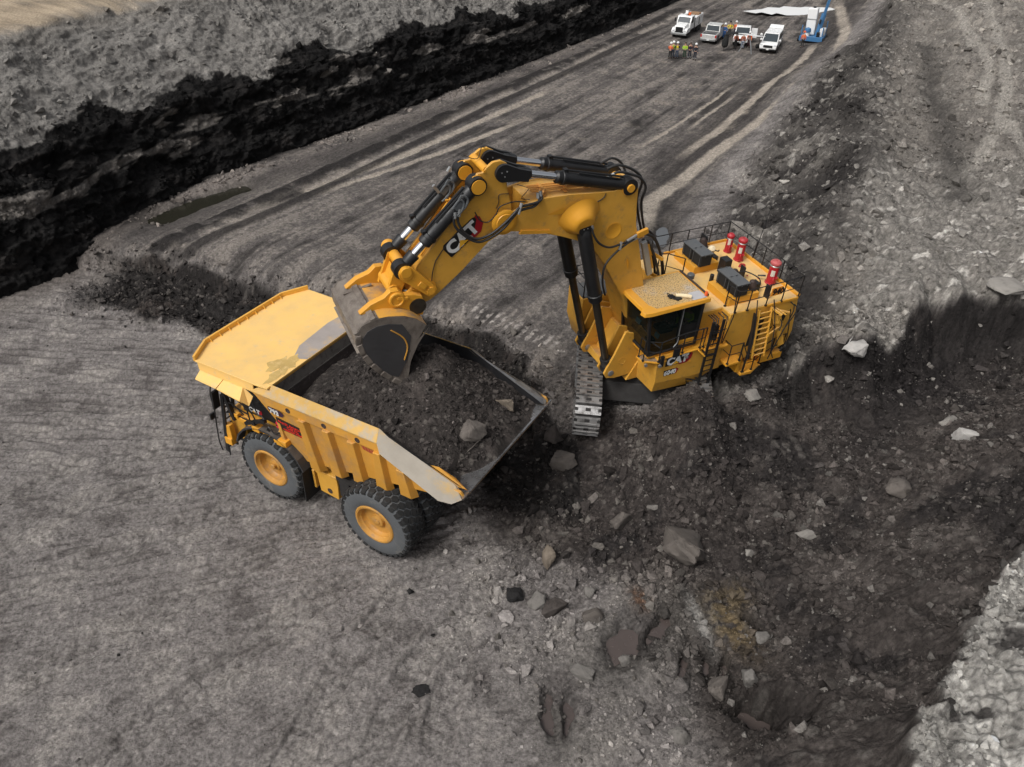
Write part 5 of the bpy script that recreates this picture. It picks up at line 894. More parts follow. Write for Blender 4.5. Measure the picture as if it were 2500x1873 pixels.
bs.cut(); bs.cyl((2.88, -.95, 11.54), (2.88, .95, 11.54), .16, n=20); bs.build('boom_boss', M_yelc, BOOM, smooth=50)
tp = MB()
for y in (.05, .2, .38, .52): tp.cut(); tp.tube([(7.0, y, 11.92), (6.5, y, 11.88), (4.9, y, 11.80), (3.8, y*.9, 11.74)], .04, 8)
tp.tube([(6.5, .52, 11.88), (6.62, .70, 11.93), (6.74, .78, 11.78)], .05, 8, smooth=3); tp.tube([(6.5, .38, 11.88), (6.72, .62, 11.96), (6.85, .74, 11.82)], .05, 8, smooth=3)
for x in (6.5, 5.6, 4.7): tp.cut(); tp.b2((x-.05, -.05, 11.70), (x+.05, .62, 11.76)); tp.b2((x-.04, -.02, 11.84), (x+.04, .58, 11.94))
tp.build('oil_pipe', mat('pipe_paint', (.70, .33, .08), .4, vary=.1), BOOM)
# --- stick
skP = [(8.90, 13.18), (8.66, 13.34), (8.36, 13.36), (8.12, 13.22), (8.02, 12.95), (8.10, 12.55), (8.06, 12.25), (7.90, 11.73), (7.80, 11.2), (7.80, 10.85), (7.95, 10.55), (8.35, 10.42), (8.75, 10.22), (9.8, 9.22), (10.72, 8.46), (11.1, 8.2), (11.62, 8.1), (11.98, 8.28), (12.05, 8.6), (11.75, 9.05), (11.55, 9.72), (10.72, 10.72), (10.28, 11.3), (9.85, 11.9), (9.66, 12.35), (9.50, 12.75), (9.22, 13.0), (9.05, 13.0)]
sk = MB()
for s in (1, -1): sk.prism(skP, s*.52, s*.64, 'y')
sk.prism([(8.3, 12.2), (7.95, 11.7), (7.85, 10.85), (8.3, 10.46), (9.8, 9.28), (11.3, 8.25), (11.8, 8.4), (11.6, 9.0), (11.4, 9.70), (10.6, 10.72), (9.6, 11.9), (9.0, 12.2)], -.52, .52, 'y')
STK = sk.build('stick', M_yel, EX, bevel=.02)
st_ = MB(); st_.cyl((8.88, -.6, 13.05), (8.88, .6, 13.05), .15, n=20)
for s in (1, -1):
    st_.cut(); st_.lathe([(.34, 0), (.34, .04), (.001, .04)], (9.28, s*.64, 12.62), (0, s, 0), 24)
    st_.cut(); st_.lathe([(.05, 0), (.05, .03), (.001, .03)], (8.98, s*.64, 13.05), (0, s, 0), 10)
    st_.cut(); st_.lathe([(.30, 0), (.30, .09), (.001, .09)], (11.18, s*.64, 8.80), (0, s, 0), 24); st_.cut(); st_.lathe([(.40, 0), (.40, .10), (.001, .10)], (11.82, s*.60, 8.45), (0, s, 0), 28)
for y in (-.25, .28): st_.cut(); st_.b2((10.0, y-.04, 11.7), (10.1, y+.04, 11.75)); st_.beam((9.9, y, 11.78), (11.3, y, 9.98), .06, .06)
st_.build('stick_boss', M_yelc, STK, smooth=40)
brand(STK, (10.22, .650, 9.98), (-.86, 0, .70), (.70, 0, .86), .50)
# --- cylinders
def cylinder(nm, base, end, rad, rodr, split, label=None, rodmat=M_chrome, eye=.30, fork=0, mt=M_black, pipe=True):
    """barrel from base to split (0..1), rod on to end, an eye at each pin; fork > 0 gives twin cheeks at the rod end"""
    B, E_ = Vector(base), Vector(end); d = (E_-B); L = d.length; d.normalize(); m = MB(); sp = L*split
    m.lathe([(rad*.55, -.05), (rad*.92, .18), (rad, .30), (rad, sp-.42), (rad*1.14, sp-.40), (rad*1.14, sp-.28), (rad*1.02, sp-.26), (rad*1.02, sp-.06), (rad*.72, sp)], B, d, 28)
    m.cyl(B+Vector((0, -eye*.72, 0)), B+Vector((0, eye*.72, 0)), eye, n=24)
    if pipe:
        u = Vector((-d.z, 0, d.x)); u = u if u.z > 0 else -u
        m.tube([B+d*.35+u*(rad+.07), B+d*(sp-.5)+u*(rad+.07), B+d*(sp-.4)+u*(rad+.02)], .045, 7); m.tube([B+d*.5+u*(rad+.02)+Vector((0, .12, 0)), B+d*(sp-.9)+u*(rad+.05)+Vector((0, .12, 0))], .03, 6)
        m.box(B+d*(sp-.36)+u*(rad+.06), (.16, .2, .12))
    o = m.build(nm, mt, EX, smooth=40, label=label)
    r = MB(); r.cyl(B+d*(sp-.02), E_-d*eye*.9, rodr, n=24); r.build('rod', rodmat, o, smooth=40)
    e = MB(); u = Vector((-d.z, 0, d.x))
    if fork:
        for s in (1, -1):
            y = s*fork; P = [E_-d*1.05+u*rodr*1.5, E_-d*.55+u*rodr*1.7]+[E_+(u*math.cos(a)+d*math.sin(a))*eye for a in (k*math.pi/10 for k in range(11))]+[E_-d*.55-u*rodr*1.7, E_-d*1.05-u*rodr*1.5]
            e.prism([(p.x, p.z) for p in P], E_.y+y-.07, E_.y+y+.07, 'y')
        e.lathe([(rodr*1.5, 0), (rodr*1.7, .05), (rodr*1.7, .28)], E_-d*1.15, d, 24); e.cyl(E_-d*1.0, E_-d*.62, rodr*1.55, n=16)
        e.box(E_-d*.72, (.30, fork*2, .30), rot=(0, -math.atan2(d.z, d.x), 0))
    else:
        e.cyl(E_+Vector((0, -.2, 0)), E_+Vector((0, .2, 0)), eye, n=24); e.lathe([(rodr*1.5, 0), (rodr*1.6, .05), (rodr*1.4, .42)], E_-d*(eye+.40), d, 20)
    e.build('rod_end', mt, o, smooth=40)
    b = MB()
    for P, y in ((B, eye*.72), (E_, fork+.07 if fork else .2)):
        for s in (1, -1):
            for k in range(3): a = k*2.1+.4; c = P+Vector((.35*eye*math.cos(a), s*y, .35*eye*math.sin(a))); b.cyl(c, c+Vector((0, s*.015, 0)), .028, n=8)
    b.build('pin_bolt', M_galv, o, smooth=0)
    return o
for s in (1, -1):
    y = s*.62+.02
    cylinder('stick_cylinder', (2.88, y, 11.56), (8.33, y, 12.98), .235, .135, .60, 'black stick cylinder with chrome rod on top of the boom', eye=.33, fork=.21)
    # bucket cylinder: barrel hangs from the stick nose, rod reaches down to the bucket link
    cylinder('bucket_cylinder', (9.30, s*.62+.03, 12.62), (12.18, s*.62, 9.80), .25, .15, .70, 'black bucket cylinder lying along the stick', eye=.33, fork=0)
    cylinder('boom_cylinder', (4.93, s*1.06, 10.30), (2.78, s*1.06, 2.70), .29, .17, .475, 'black boom lift cylinder', rodmat=M_rod, eye=.28, fork=0, pipe=False)
pc = MB()
for s in (1, -1): pc.cut(); pc.lathe([(.27, 0), (.27, .03), (.001, .035)], (9.30, s*.62+.03+.24, 12.62), (0, 1, 0), 24)
pc.build('pin_cap', M_yelc, EX)
# --- bucket linkage
lk = MB()
for s in (1, -1):
    P = []; a, b = Vector((12.06, 9.70)), Vector((11.16, 8.80)); dd = (b-a).normalized(); nn = Vector((-dd.y, dd.x))
    for k in range(9): t = math.pi*k/8; P.append(a+(nn*math.cos(t)-dd*math.sin(t))*.30)
    for k in range(9): t = math.pi*k/8; P.append(b+(-nn*math.cos(t)+dd*math.sin(t))*.24)
    lk.prism([(p.x, p.y) for p in P], s*.74, s*.92, 'y'); lk.lathe([(.22, 0), (.22, .05), (.001, .05)], (12.06, s*.92, 9.70), (0, s, 0), 24); lk.lathe([(.17, 0), (.17, .04), (.001, .04)], (11.16, s*.92, 8.80), (0, s, 0), 24); lk.box((11.5, s*.96, 9.12), (.34, .05, .22), rot=(0, R(-44), 0))
    lk.prism([(12.34, 9.95), (12.02, 9.95), (11.82, 9.62), (12.2, 8.70), (12.5, 8.55), (12.78, 8.75), (12.5, 9.5)], s*.40, s*.54, 'y')
lk.cyl((12.10, -1.0, 9.80), (12.10, 1.0, 9.80), .21, n=24); lk.cyl((12.50, -.6, 8.92), (12.50, .6, 8.92), .22, n=24); lk.prism([(12.3, 9.6), (12.1, 9.4), (12.35, 8.95), (12.55, 9.05)], -.4, .4, 'y')
lk.lathe([(.26, -1.18), (.26, -.98), (.2, -.9)], (12.10, 0, 9.80), (0, 1, 0), 24)
lk.build('bucket_link', M_yelc, EX, bevel=.015, smooth=40)
# --- bucket
bkE = thing('bucket', None, None, ); bkE.parent = EX; bkE['label'] = 'worn steel bucket tipped over the truck bed'
outer = [(11.62, 7.80), (12.02, 8.20), (12.45, 8.42), (13.05, 8.55), (13.62, 8.55), (14.05, 8.38), (14.30, 8.05), (14.32, 7.62), (14.15, 7.05), (13.90, 6.55), (13.55, 6.05), (13.15, 5.60), (12.55, 5.06)]
W2 = 1.6; sh2_ = MB(); n = len(outer); th = .09
def offs(P, t):
    Q = []
    for i, p in enumerate(P):
        a, b = Vector(P[max(i-1, 0)]), Vector(P[min(i+1, len(P)-1)]); dd = (b-a).normalized(); Q.append((p[0]-dd.y*t*-1*-1, p[1]+dd.x*t*-1*-1)) if False else Q.append((p[0]+dd.y*t, p[1]-dd.x*t))
    return Q
innr = offs(outer, th)
vs = [(a, s*W2, b) for P in (outer, innr) for s in (-1, 1) for a, b in P]
fs = []
for i in range(n-1): fs += [(i, i+1, n+i+1, n+i), (2*n+i, 3*n+i, 3*n+i+1, 2*n+i+1)]
fs += [(0, n, 3*n, 2*n), (n-1, 3*n-1, 4*n-1, 2*n-1)]+[f for i in range(n-1) for f in ((i, 2*n+i, 2*n+i+1, i+1), (n+i, n+i+1, 3*n+i+1, 3*n+i))]
sh2_.add(vs, fs); SHL = sh2_.build('shell', M_steel, bkE, smooth=45)
for s in (1, -1):
    sd_ = MB(); sp2 = outer+[(12.30, 6.4), (12.20, 6.75), (11.95, 7.25)]; sd_.prism(sp2, s*(W2-.10), s*(W2-.005), 'y'); SDP = sd_.build('side_plate', M_steel, bkE, bevel=.01)
    ln_ = MB(); ln_.prism([(13.1+(a-13.1)*.80, 6.98+(b-6.98)*.80) for a, b in [(12.42, 8.36), (13.05, 8.55), (13.62, 8.55), (14.05, 8.38), (14.30, 8.05), (14.32, 7.62), (14.15, 7.05), (13.90, 6.55), (13.55, 6.05), (13.15, 5.60), (12.72, 5.35), (12.25, 6.3), (12.1, 7.0), (12.02, 7.6)]], s*(W2-.01), s*(W2+.012), 'y'); ln_.build('side_liner', M_bside, bkE, bevel=.005)
    ed2 = MB(); ed2.add([(a, s*y, b) for y in (W2+.02, W2-.12) for a, b in ((11.52, 7.72), (12.02, 7.20), (12.36, 6.70), (12.42, 6.35), (12.52, 5.02), (12.30, 6.30), (12.0, 7.0))], [(0, 1, 2, 3, 4, 5, 6), (13, 12, 11, 10, 9, 8, 7)]); ed2.build('side_edge', M_steel, bkE, smooth=0)
    wr_ = MB()
    for i in range(6, n-1):
        a, b = Vector(outer[i]), Vector(outer[i+1]); c = (a+b)/2; dd = (b-a).normalized(); c = c+Vector((-dd.y, dd.x))*-.10; wr_.box((c.x, s*(W2+.0), c.y), ((b-a).length*.80, .06, .22), rot=(0, -math.atan2(dd.y, dd.x), 0))
    wr_.build('wear_shroud', M_steel, bkE, bevel=.03)
    gr_ = MB(); gr_.tube([(12.55, s*(W2+.012), 6.45), (12.40, s*(W2+.012), 7.0), (12.55, s*(W2+.012), 7.5), (13.0, s*(W2+.012), 7.95)], .03, 6, smooth=4); gr_.build('weld_bead', M_body, bkE)
    er = MB(); er.prism([(11.45, 8.30), (11.55, 8.72), (11.85, 8.86), (12.2, 8.92), (12.45, 9.18), (12.75, 9.20), (13.0, 8.98), (13.5, 8.82), (13.95, 8.5), (13.5, 8.40), (12.4, 8.30), (11.85, 7.95), (11.55, 7.9)], s*.78, s*1.04, 'y')
    er.lathe([(.30, 0), (.30, .08), (.22, .10), (.20, .06), (.001, .06)], (12.54, s*1.04, 8.82), (0, s, 0), 28, cap=False); er.box((12.32, s*1.09, 8.84), (.42, .07, .12), rot=(0, R(-10), 0)); er.build('pivot_ear', M_yelc, bkE, bevel=.015)
    pn = MB(); pn.lathe([(.33, 0), (.33, .04), (.001, .04)], (11.74, s*1.045, 8.34), (0, s, 0), 28); pn.build('pivot_pin', M_rod, bkE)
tpx = MB(); ty = offs(outer[0:4]+[(13.4, 8.56)], -.012); ty_ = [(a, b) for a, b in ty]
m_ = len(ty_); tpx.add([(a, y, b) for y in (-1.598, 1.598) for a, b in ty_], [(i, i+1, m_+i+1, m_+i) for i in range(m_-1)]); tpx.build('upper_skin', mat('worn_yellow', (.70, .36, .06), .42, dirt=.85, dcol=(.16, .14, .13), dscale=.9, vary=.15, dust=.3), bkE, smooth=45)
rb_ = MB()
for x, z, dx, dz in ((13.62, 8.57, -.35, 0), (14.24, 8.12, 0, 0), (14.20, 7.25, 0, 0)): rb_.beam((x, -1.6, z), (x, 1.6, z), .22, .05, up=(.3, 0, 1))
rb_.beam((13.0, -.55, 8.62), (14.1, -.62, 8.40), .12, .07); rb_.build('wear_strip', M_steel, bkE, bevel=.01)
for k in range(5):
    y = -1.36+.68*k; tt = MB(); d0 = Vector((-.70, 0, -.62)).normalized(); P0 = Vector((12.62, y, 5.14)); P1 = P0+d0*.52; sd2 = Vector((0, 1, 0)); nn = d0.cross(sd2)
    q0 = [P0+sd2*a*.17+nn*b*.12 for a, b in ((-1, -1), (1, -1), (1, 1), (-1, 1))]; q1 = [P1+sd2*a*.11+nn*b*.03 for a, b in ((-1, -1), (1, -1), (1, 1), (-1, 1))]
    tt.add(q0+q1, [(0, 1, 2, 3), (7, 6, 5, 4), (0, 4, 5, 1), (1, 5, 6, 2), (2, 6, 7, 3), (3, 7, 4, 0)]); tt.build('tooth', M_lip if k == 4 else M_steel, bkE, bevel=.01)
lpx = MB(); lpx.beam((12.62, -1.62, 5.15), (12.62, 1.62, 5.15), .34, .14, up=(.65, 0, -.75)); lpx.build('cutting_lip', M_lip, bkE, bevel=.02)
# --- hoses and small pipes
HOSES = [('boom_hose', [(6.78, .75, 12.0), (6.74, .84, 11.73), (7.0, .95, 11.67), (7.39, 1.0, 11.67), (7.71, 1.05, 11.66), (8.02, 1.12, 11.45), (8.36, 1.12, 11.15), (8.83, 1.05, 10.79), (9.36, 1.0, 10.66), (9.78, .95, 10.9), (10.05, .92, 11.34), (10.10, .9, 11.7)], .05),
 ('boom_hose', [(6.88, .74, 11.95), (6.85, .86, 11.68), (7.1, .97, 11.55), (7.45, 1.0, 11.53), (7.78, 1.06, 11.50), (8.06, 1.12, 11.3), (8.36, 1.12, 10.98), (8.8, 1.05, 10.66), (9.28, 1.0, 10.52), (9.7, .95, 10.74), (10.18, .92, 11.25), (10.24, .9, 11.7)], .05),
 ('grease_line', [(9.35, .72, 11.59), (9.15, .75, 11.24), (8.85, .80, 11.15), (8.58, .85, 11.43), (8.44, .88, 11.72), (7.9, .84, 11.80), (7.4, .84, 11.72)], .022),
 ('cylinder_hose', [(4.68, 1.25, 10.41), (4.59, 1.3, 10.08), (4.28, 1.3, 9.63), (3.72, 1.2, 9.27), (3.13, 1.1, 9.24), (2.7, 1.0, 9.25), (2.2, .9, 9.40)], .045),
 ('cylinder_hose', [(2.15, .88, 9.25), (2.77, 1.05, 9.17), (3.44, 1.15, 8.82), (3.80, 1.2, 8.38), (3.75, 1.15, 7.6), (3.5, 1.1, 6.9)], .045),
 ('boom_rear_hose', [(3.7, .5, 11.98), (3.4, .55, 12.12), (3.1, .6, 12.1), (2.8, .6, 11.98), (2.3, .6, 11.75), (1.97, .6, 11.3), (2.02, .55, 10.67), (1.80, .5, 9.86), (1.48, .4, 9.13)], .055),
 ('boom_rear_hose', [(3.7, .3, 12.2), (3.2, .35, 12.3), (2.5, .4, 12.0), (2.05, .4, 11.5), (2.12, .35, 10.7), (1.9, .35, 9.9), (1.55, .25, 9.1)], .055),
 ('boom_rear_hose', [(3.5, -.5, 12.05), (3.0, -.5, 12.2), (2.55, -.45, 11.95), (2.3, -.3, 11.4)], .05),
 ('frame_hose', [(1.45, .35, 9.0), (.9, .25, 8.7), (.34, .1, 7.93), (-.07, 0, 7.11), (-.3, -.05, 6.3), (-.4, -.05, 5.5)], .06), ('frame_hose', [(1.5, .1, 9.05), (.9, .0, 8.8), (.25, -.15, 8.0), (-.15, -.2, 7.1), (-.42, -.25, 6.2), (-.5, -.25, 5.5)], .06), ('frame_hose', [(1.3, .45, 8.7), (.9, .4, 8.1), (.5, .35, 7.3), (.2, .3, 6.5), (.1, .3, 5.6)], .06), ('frame_hose', [(1.2, .0, 8.5), (.75, -.05, 8.0), (.35, -.1, 7.2), (.1, -.1, 6.3), (0, -.1, 5.5)], .06),
 ('wiring', [(8.0, .665, 12.06), (8.39, .67, 12.08), (8.40, .67, 11.78), (8.5, .67, 11.56)], .014), ('wiring', [(3.95, .835, 11.48), (4.05, .84, 11.30), (4.39, .84, 11.14), (4.53, .84, 11.0), (4.47, .84, 10.74)], .018), ('wiring', [(9.83, .66, 11.06), (10.14, .66, 10.76), (10.43, .66, 10.46), (10.87, .66, 9.86)], .018), ('wiring', [(10.87, .66, 9.86), (11.0, .68, 9.4), (11.05, .70, 9.0)], .018), ('wiring', [(7.2, -.3, 11.85), (6.9, 0, 11.8), (7.1, .3, 11.82), (7.4, .5, 11.7), (7.2, .78, 11.75)], .014), ('wiring', [(9.2, -.5, 13.2), (9.5, -.2, 13.4), (9.0, 0, 13.25), (8.7, -.3, 13.5), (8.4, -.6, 13.3)], .014)]
for nm, p, r in HOSES:
    h = MB(); h.tube(p, r, 8, smooth=5); h.build(nm, M_hose, EX, smooth=60)
mfd = MB()
for y0_ in (.88, -.40):
    mfd.cut()
    for k in (0, .14): mfd.tube([(10.12+k, y0_, 12.05-k*.6), (9.95+k*.5, y0_+.03, 12.42-k), (9.72+k, y0_+.05, 12.25-k), (9.82+k, y0_+.06, 11.98-k), (10.05+k, y0_+.04, 11.78-k)], .045, 7, smooth=3)
    mfd.box((10.02, y0_, 12.0), (.34, .10, .26), rot=(0, R(44), 0))
mfd.build('cylinder_manifold', M_grey, EX)
ft = MB()
for p, q in (((10.05, .92, 11.65), (10.02, .9, 11.92)), ((10.20, .92, 11.60), (10.18, .9, 11.82)), ((6.76, .80, 11.82), (6.77, .76, 12.0)), ((6.88, .82, 11.76), (6.88, .76, 11.95)), ((2.2, .9, 9.40), (2.75, 1.0, 9.26)), ((2.15, .88, 9.25), (2.6, .98, 9.2)), ((7.65, 1.03, 11.80), (7.80, 1.10, 11.42)), ((3.08, 1.1, 9.34), (3.14, 1.14, 9.02)), ((4.62, 1.25, 10.3), (4.68, 1.25, 10.45)), ((10.3, -.4, 12.0), (10.5, -.4, 12.3)), ((9.95, -.4, 12.75), (9.85, -.4, 12.9)), ((3.75, .5, 11.95), (3.5, .55, 12.08))): ft.cut(); ft.cyl(p, q, .062, n=8)
ft.build('hose_fitting', M_galv, EX)
hb = MB(); hb.beam((1.72, .88, 9.5), (2.25, .92, 9.38), .14, .24); hb.beam((1.78, .5, 8.98), (1.95, .9, 9.3), .16, .1); hb.beam((1.35, .45, 8.5), (.85, .38, 7.2), .14, .3); hb.beam((.9, -.1, 7.9), (.2, .35, 7.5), .1, .14); hb.beam((.6, -.2, 6.7), (.0, .35, 6.4), .1, .14); hb.build('hose_bracket', M_yelc, EX, bevel=.01)
gbx = MB(); gbx.beam((1.62, .62, 8.80), (.98, .55, 7.05), .26, .16, up=(0, 1, 0)); gbx.build('junction_box', M_galv, EX, bevel=.02)
# ------------------------------------------------------------------ far vehicles on the pit floor (x forward, y left, wheels on z = 0)
def gz(x, y): return float(terrain_h(x, y)[0])
def place(name, label, cat, x, y, deg, group=None):
    a = R(deg); zs = [gz(x+math.cos(a)*u-math.sin(a)*v, y+math.sin(a)*u+math.cos(a)*v) for u in (-1.6, 1.6) for v in (-.9, .9)]
    return thing(name, label, cat, (x, y, sum(zs)/4-.02), (0, 0, a), group)
def car_wheel(p, x, y, r, wd):
    s = 1 if y > 0 else -1; e = thing('wheel', None, None); e.parent = p
    m = MB(); m.lathe([(r*.62, 0), (r*.9, 0), (r, .04), (r, wd-.04), (r*.9, wd), (r*.62, wd)], (x, y-s*wd, r), (0, s, 0), 22); m.build('tyre', M_tread, e, smooth=40)
    m = MB(); m.lathe([(r*.60, 0), (r*.62, wd-.02), (r*.5, wd-.03), (r*.2, wd-.06), (.001, wd-.05)], (x, y-s*wd, r), (0, s, 0), 18, cap=False); m.build('rim', M_galv, e, smooth=40)
def car_body(p, lower, wid, mt, green=None, gtop=.86, cab_x=None, name='body'):
    """lower: side outline of the body; green: (x0,z0,x1,z1...) outline of the greenhouse, tapering inwards"""
    m = MB(); h = wid/2; n = len(lower); vs = [(a, s*h*(.94 if z < .5 or z > max(q[1] for q in lower)-.06 else 1), z) for s in (-1, 1) for a, z in lower]
    m.add(vs, [tuple(range(n))[::-1], tuple(range(n, 2*n))]+[(i, (i+1) % n, n+(i+1) % n, n+i) for i in range(n)])
    if green:
        zb, zt = min(z for _, z in green), max(z for _, z in green); n = len(green)
        vs = [(a, s*h*(.96-(.96-gtop)*(z-zb)/(zt-zb)), z) for s in (-1, 1) for a, z in green]
        m.add(vs, [tuple(range(n))[::-1], tuple(range(n, 2*n))]+[(i, (i+1) % n, n+(i+1) % n, n+i) for i in range(n)])
    return m.build(name, mt, p, bevel=.05, smooth=40)
def glass(p, quads, nm='window'):
    for q in quads: m = MB(); m.quad(*q); m.build(nm, M_carglass, p, smooth=0)
def boxes(p, nm, mt, L, bevel=.02, lab=None):
    for lo, hi in L: m = MB(); m.b2(lo, hi); m.build(nm, mt, p, bevel=bevel)
# pickup, tail towards the camera
v = place('pickup_truck', 'silver pickup parked tail towards us beside the white work truck, bed empty', 'pickup', 26.0, 106.9, 64)
car_body(v, [(-2.9, .55), (-2.9, 1.18), (-.9, 1.18), (1.1, 1.18), (2.75, 1.08), (2.95, .85), (2.95, .45), (2.3, .38), (-2.3, .38)], 2.02, M_silver, [(-.92, 1.16), (-.72, 1.88), (.75, 1.92), (1.65, 1.16)])
boxes(v, 'bed_floor', M_carblk, [((-2.78, -.86, 1.181), (-.95, .86, 1.19))], 0); boxes(v, 'bumper', M_galv, [((-3.05, -.95, .45), (-2.9, .95, .68))]); boxes(v, 'tail_light', M_tail, [((-2.93, .84, .85), (-2.86, 1.0, 1.16)), ((-2.93, -1.0, .85), (-2.86, -.84, 1.16))], 0); boxes(v, 'number_plate', M_white, [((-3.06, -.16, .5), (-3.05, .16, .63))], 0)
glass(v, [[(-.90, -.8, 1.24), (-.90, .8, 1.24), (-.74, .74, 1.82), (-.74, -.74, 1.82)], [(-.7, .955, 1.24), (1.3, .955, 1.24), (.72, .885, 1.82), (-.6, .885, 1.82)], [(-.7, -.955, 1.24), (1.3, -.955, 1.24), (.72, -.885, 1.82), (-.6, -.885, 1.82)], [(1.62, -.8, 1.22), (1.62, .8, 1.22), (.84, .74, 1.86), (.84, -.74, 1.86)]])
for x in (-1.75, 1.85):
    for s in (1, -1): car_wheel(v, x, s*1.0, .42, .28)
boxes(v, 'wheel_arch', M_carblk, [((-2.25, -1.012, .4), (-1.25, 1.012, .92)), ((1.35, -1.012, .4), (2.35, 1.012, .92))], .05)
def front_car(label, nm, cat, x, y, deg, suv):
    v = place(nm, label, cat, x, y, deg); Z = 1.12
    car_body(v, [(-2.75, .55), (-2.72, Z), (1.0, Z+.02), (2.45, Z-.08), (2.68, .85), (2.68, .48), (2.2, .38), (-2.2, .38)], 2.04, M_carw, [(-2.66, Z-.02), (-2.45, 1.86), (.55, 1.93), (1.45, Z)] if suv else [(-.95, Z-.02), (-.8, 1.86), (.55, 1.92), (1.45, Z)])
    glass(v, [[(1.46, -.86, Z+.04), (1.46, .86, Z+.04), (.66, .78, 1.87), (.66, -.78, 1.87)]], 'windscreen')
    xb = -2.4 if suv else -.8
    glass(v, [[(xb, s*.99, Z+.08), (1.2, s*.99, Z+.08), (.55, s*.91, 1.82), (xb+.1, s*.91, 1.82)] for s in (1, -1)])
    boxes(v, 'grille', M_carblk, [((2.64, -.55, .66), (2.70, .55, .96))], .02); boxes(v, 'headlight', M_lamp, [((2.56, .62, .80), (2.66, .98, 1.0)), ((2.56, -.98, .80), (2.66, -.62, 1.0))]); boxes(v, 'bumper', M_carblk, [((2.60, -.95, .38), (2.74, .95, .56))]); boxes(v, 'number_plate', M_white, [((2.745, -.16, .44), (2.75, .16, .55))], 0)
    boxes(v, 'door_mirror', M_carw, [((.9, 1.02, 1.15), (1.1, 1.25, 1.35)), ((.9, -1.25, 1.15), (1.1, -1.02, 1.35))], .03)
    if suv: m = MB(); m.add([(-2.5, -.85, 1.92), (-2.5, .85, 1.92), (-3.3, .8, 2.16), (-3.3, -.8, 2.16), (-2.5, -.85, 1.86), (-2.5, .85, 1.86), (-3.3, .8, 2.10), (-3.3, -.8, 2.10)], [(0, 1, 2, 3), (7, 6, 5, 4), (0, 4, 5, 1), (1, 5, 6, 2), (2, 6, 7, 3), (3, 7, 4, 0)]); m.build('liftgate', M_carw, v)
    else: boxes(v, 'open_door', M_carw, [((.1, 1.02, .6), (.16, 1.75, 1.75))], .02)
    for xx in (-1.7, 1.75):
        for s in (1, -1): car_wheel(v, xx, s*1.0, .41, .28)
    boxes(v, 'wheel_arch', M_carblk, [((-2.18, -1.024, .4), (-1.22, 1.024, .90)), ((1.27, -1.024, .4), (2.23, 1.024, .90))], .05)
front_car('white pickup facing us behind the people at the pale tabletop', 'pickup_truck', 'pickup', 29.4, 105.7, 253, False)
front_car('white four wheel drive facing us with its tailgate raised, right of the pale tabletop', 'parked_car', 'car', 32.1, 102.1, 246, True)
# work truck with crane body
v = place('service_truck', 'white bonneted work truck with black grille and a lifting arm on its roof', 'truck', 22.95, 109.9, 242)
boxes(v, 'chassis', M_carblk, [((-4.2, -.5, .6), (3.4, .5, .95))]); m = MB(); m.prism([(1.5, .95), (1.5, 1.95), (3.35, 1.72), (3.45, 1.55), (3.45, .95)], -.78, .78, 'y'); m.build('bonnet', M_carw, v, bevel=.06)
m = MB()
for s in (1, -1): m.prism([(1.7, .75), (1.75, 1.22), (2.2, 1.42), (3.1, 1.42), (3.5, 1.15), (3.5, .75)], s*.62, s*1.2, 'y')
m.build('wing', M_carw, v, bevel=.06); m = MB(); m.prism([(-.35, .9), (-.35, 2.72), (1.05, 2.76), (1.62, 1.9), (1.62, .9)], -1.1, 1.1, 'y'); m.build('cab', M_carw, v, bevel=.07)
glass(v, [[(1.66, -.95, 1.95), (1.66, .95, 1.95), (1.14, .9, 2.62), (1.14, -.9, 2.62)]], 'windscreen'); glass(v, [[(.1, s*1.105, 1.9), (1.35, s*1.105, 1.9), (.95, s*1.105, 2.6), (.1, s*1.105, 2.6)] for s in (1, -1)])
boxes(v, 'grille', M_carblk, [((3.44, -.55, .98), (3.49, .55, 1.62))]); boxes(v, 'bumper', M_galv, [((3.5, -1.2, .55), (3.72, 1.2, .86))], .04); boxes(v, 'headlight', M_lamp, [((3.42, .72, .98), (3.52, 1.02, 1.2)), ((3.42, -1.02, .98), (3.52, -.72, 1.2))])
boxes(v, 'crane_body', M_carw, [((-4.4, .62, .95), (-.6, 1.22, 2.35)), ((-4.4, -1.22, .95), (-.6, -.62, 2.35)), ((-4.4, -.62, .95), (-.6, .62, 1.2))], .04); boxes(v, 'deck_gear', M_wood, [((-4.2, -.6, 2.2), (-.9, .6, 2.45)), ((-3.6, .7, 2.36), (-2.2, 1.1, 2.55))], .05); boxes(v, 'locker_door', M_carblk, [((-2.6, 1.222, 1.1), (-2.2, 1.23, 2.1)), ((-.7, 1.0, .9), (-.4, 1.15, 2.3))])
m = MB(); m.beam((-.8, .0, 2.75), (1.0, .15, 3.25), .42, .46); m.beam((-.9, 0, 2.3), (-.8, 0, 2.9), .4); m.build('lifting_arm', M_carw, v, bevel=.04); m = MB(); m.box((.5, .45, 2.98), (.5, .4, .36)); m.build('orange_gear', C_or, v, bevel=.08); m = MB(); m.box((1.5, 1.35, 2.2), (.12, .2, .5)); m.build('mirror', M_carblk, v); m = MB(); m.box((1.5, -1.35, 2.2), (.12, .2, .5)); m.build('mirror', M_carblk, v); v.scale = (.86, .86, .86)
for x, ws in ((2.55, 1.15), (-2.4, 1.18), (-3.5, 1.18)):
    for s in (1, -1): car_wheel(v, x, s*ws, .52, .32)
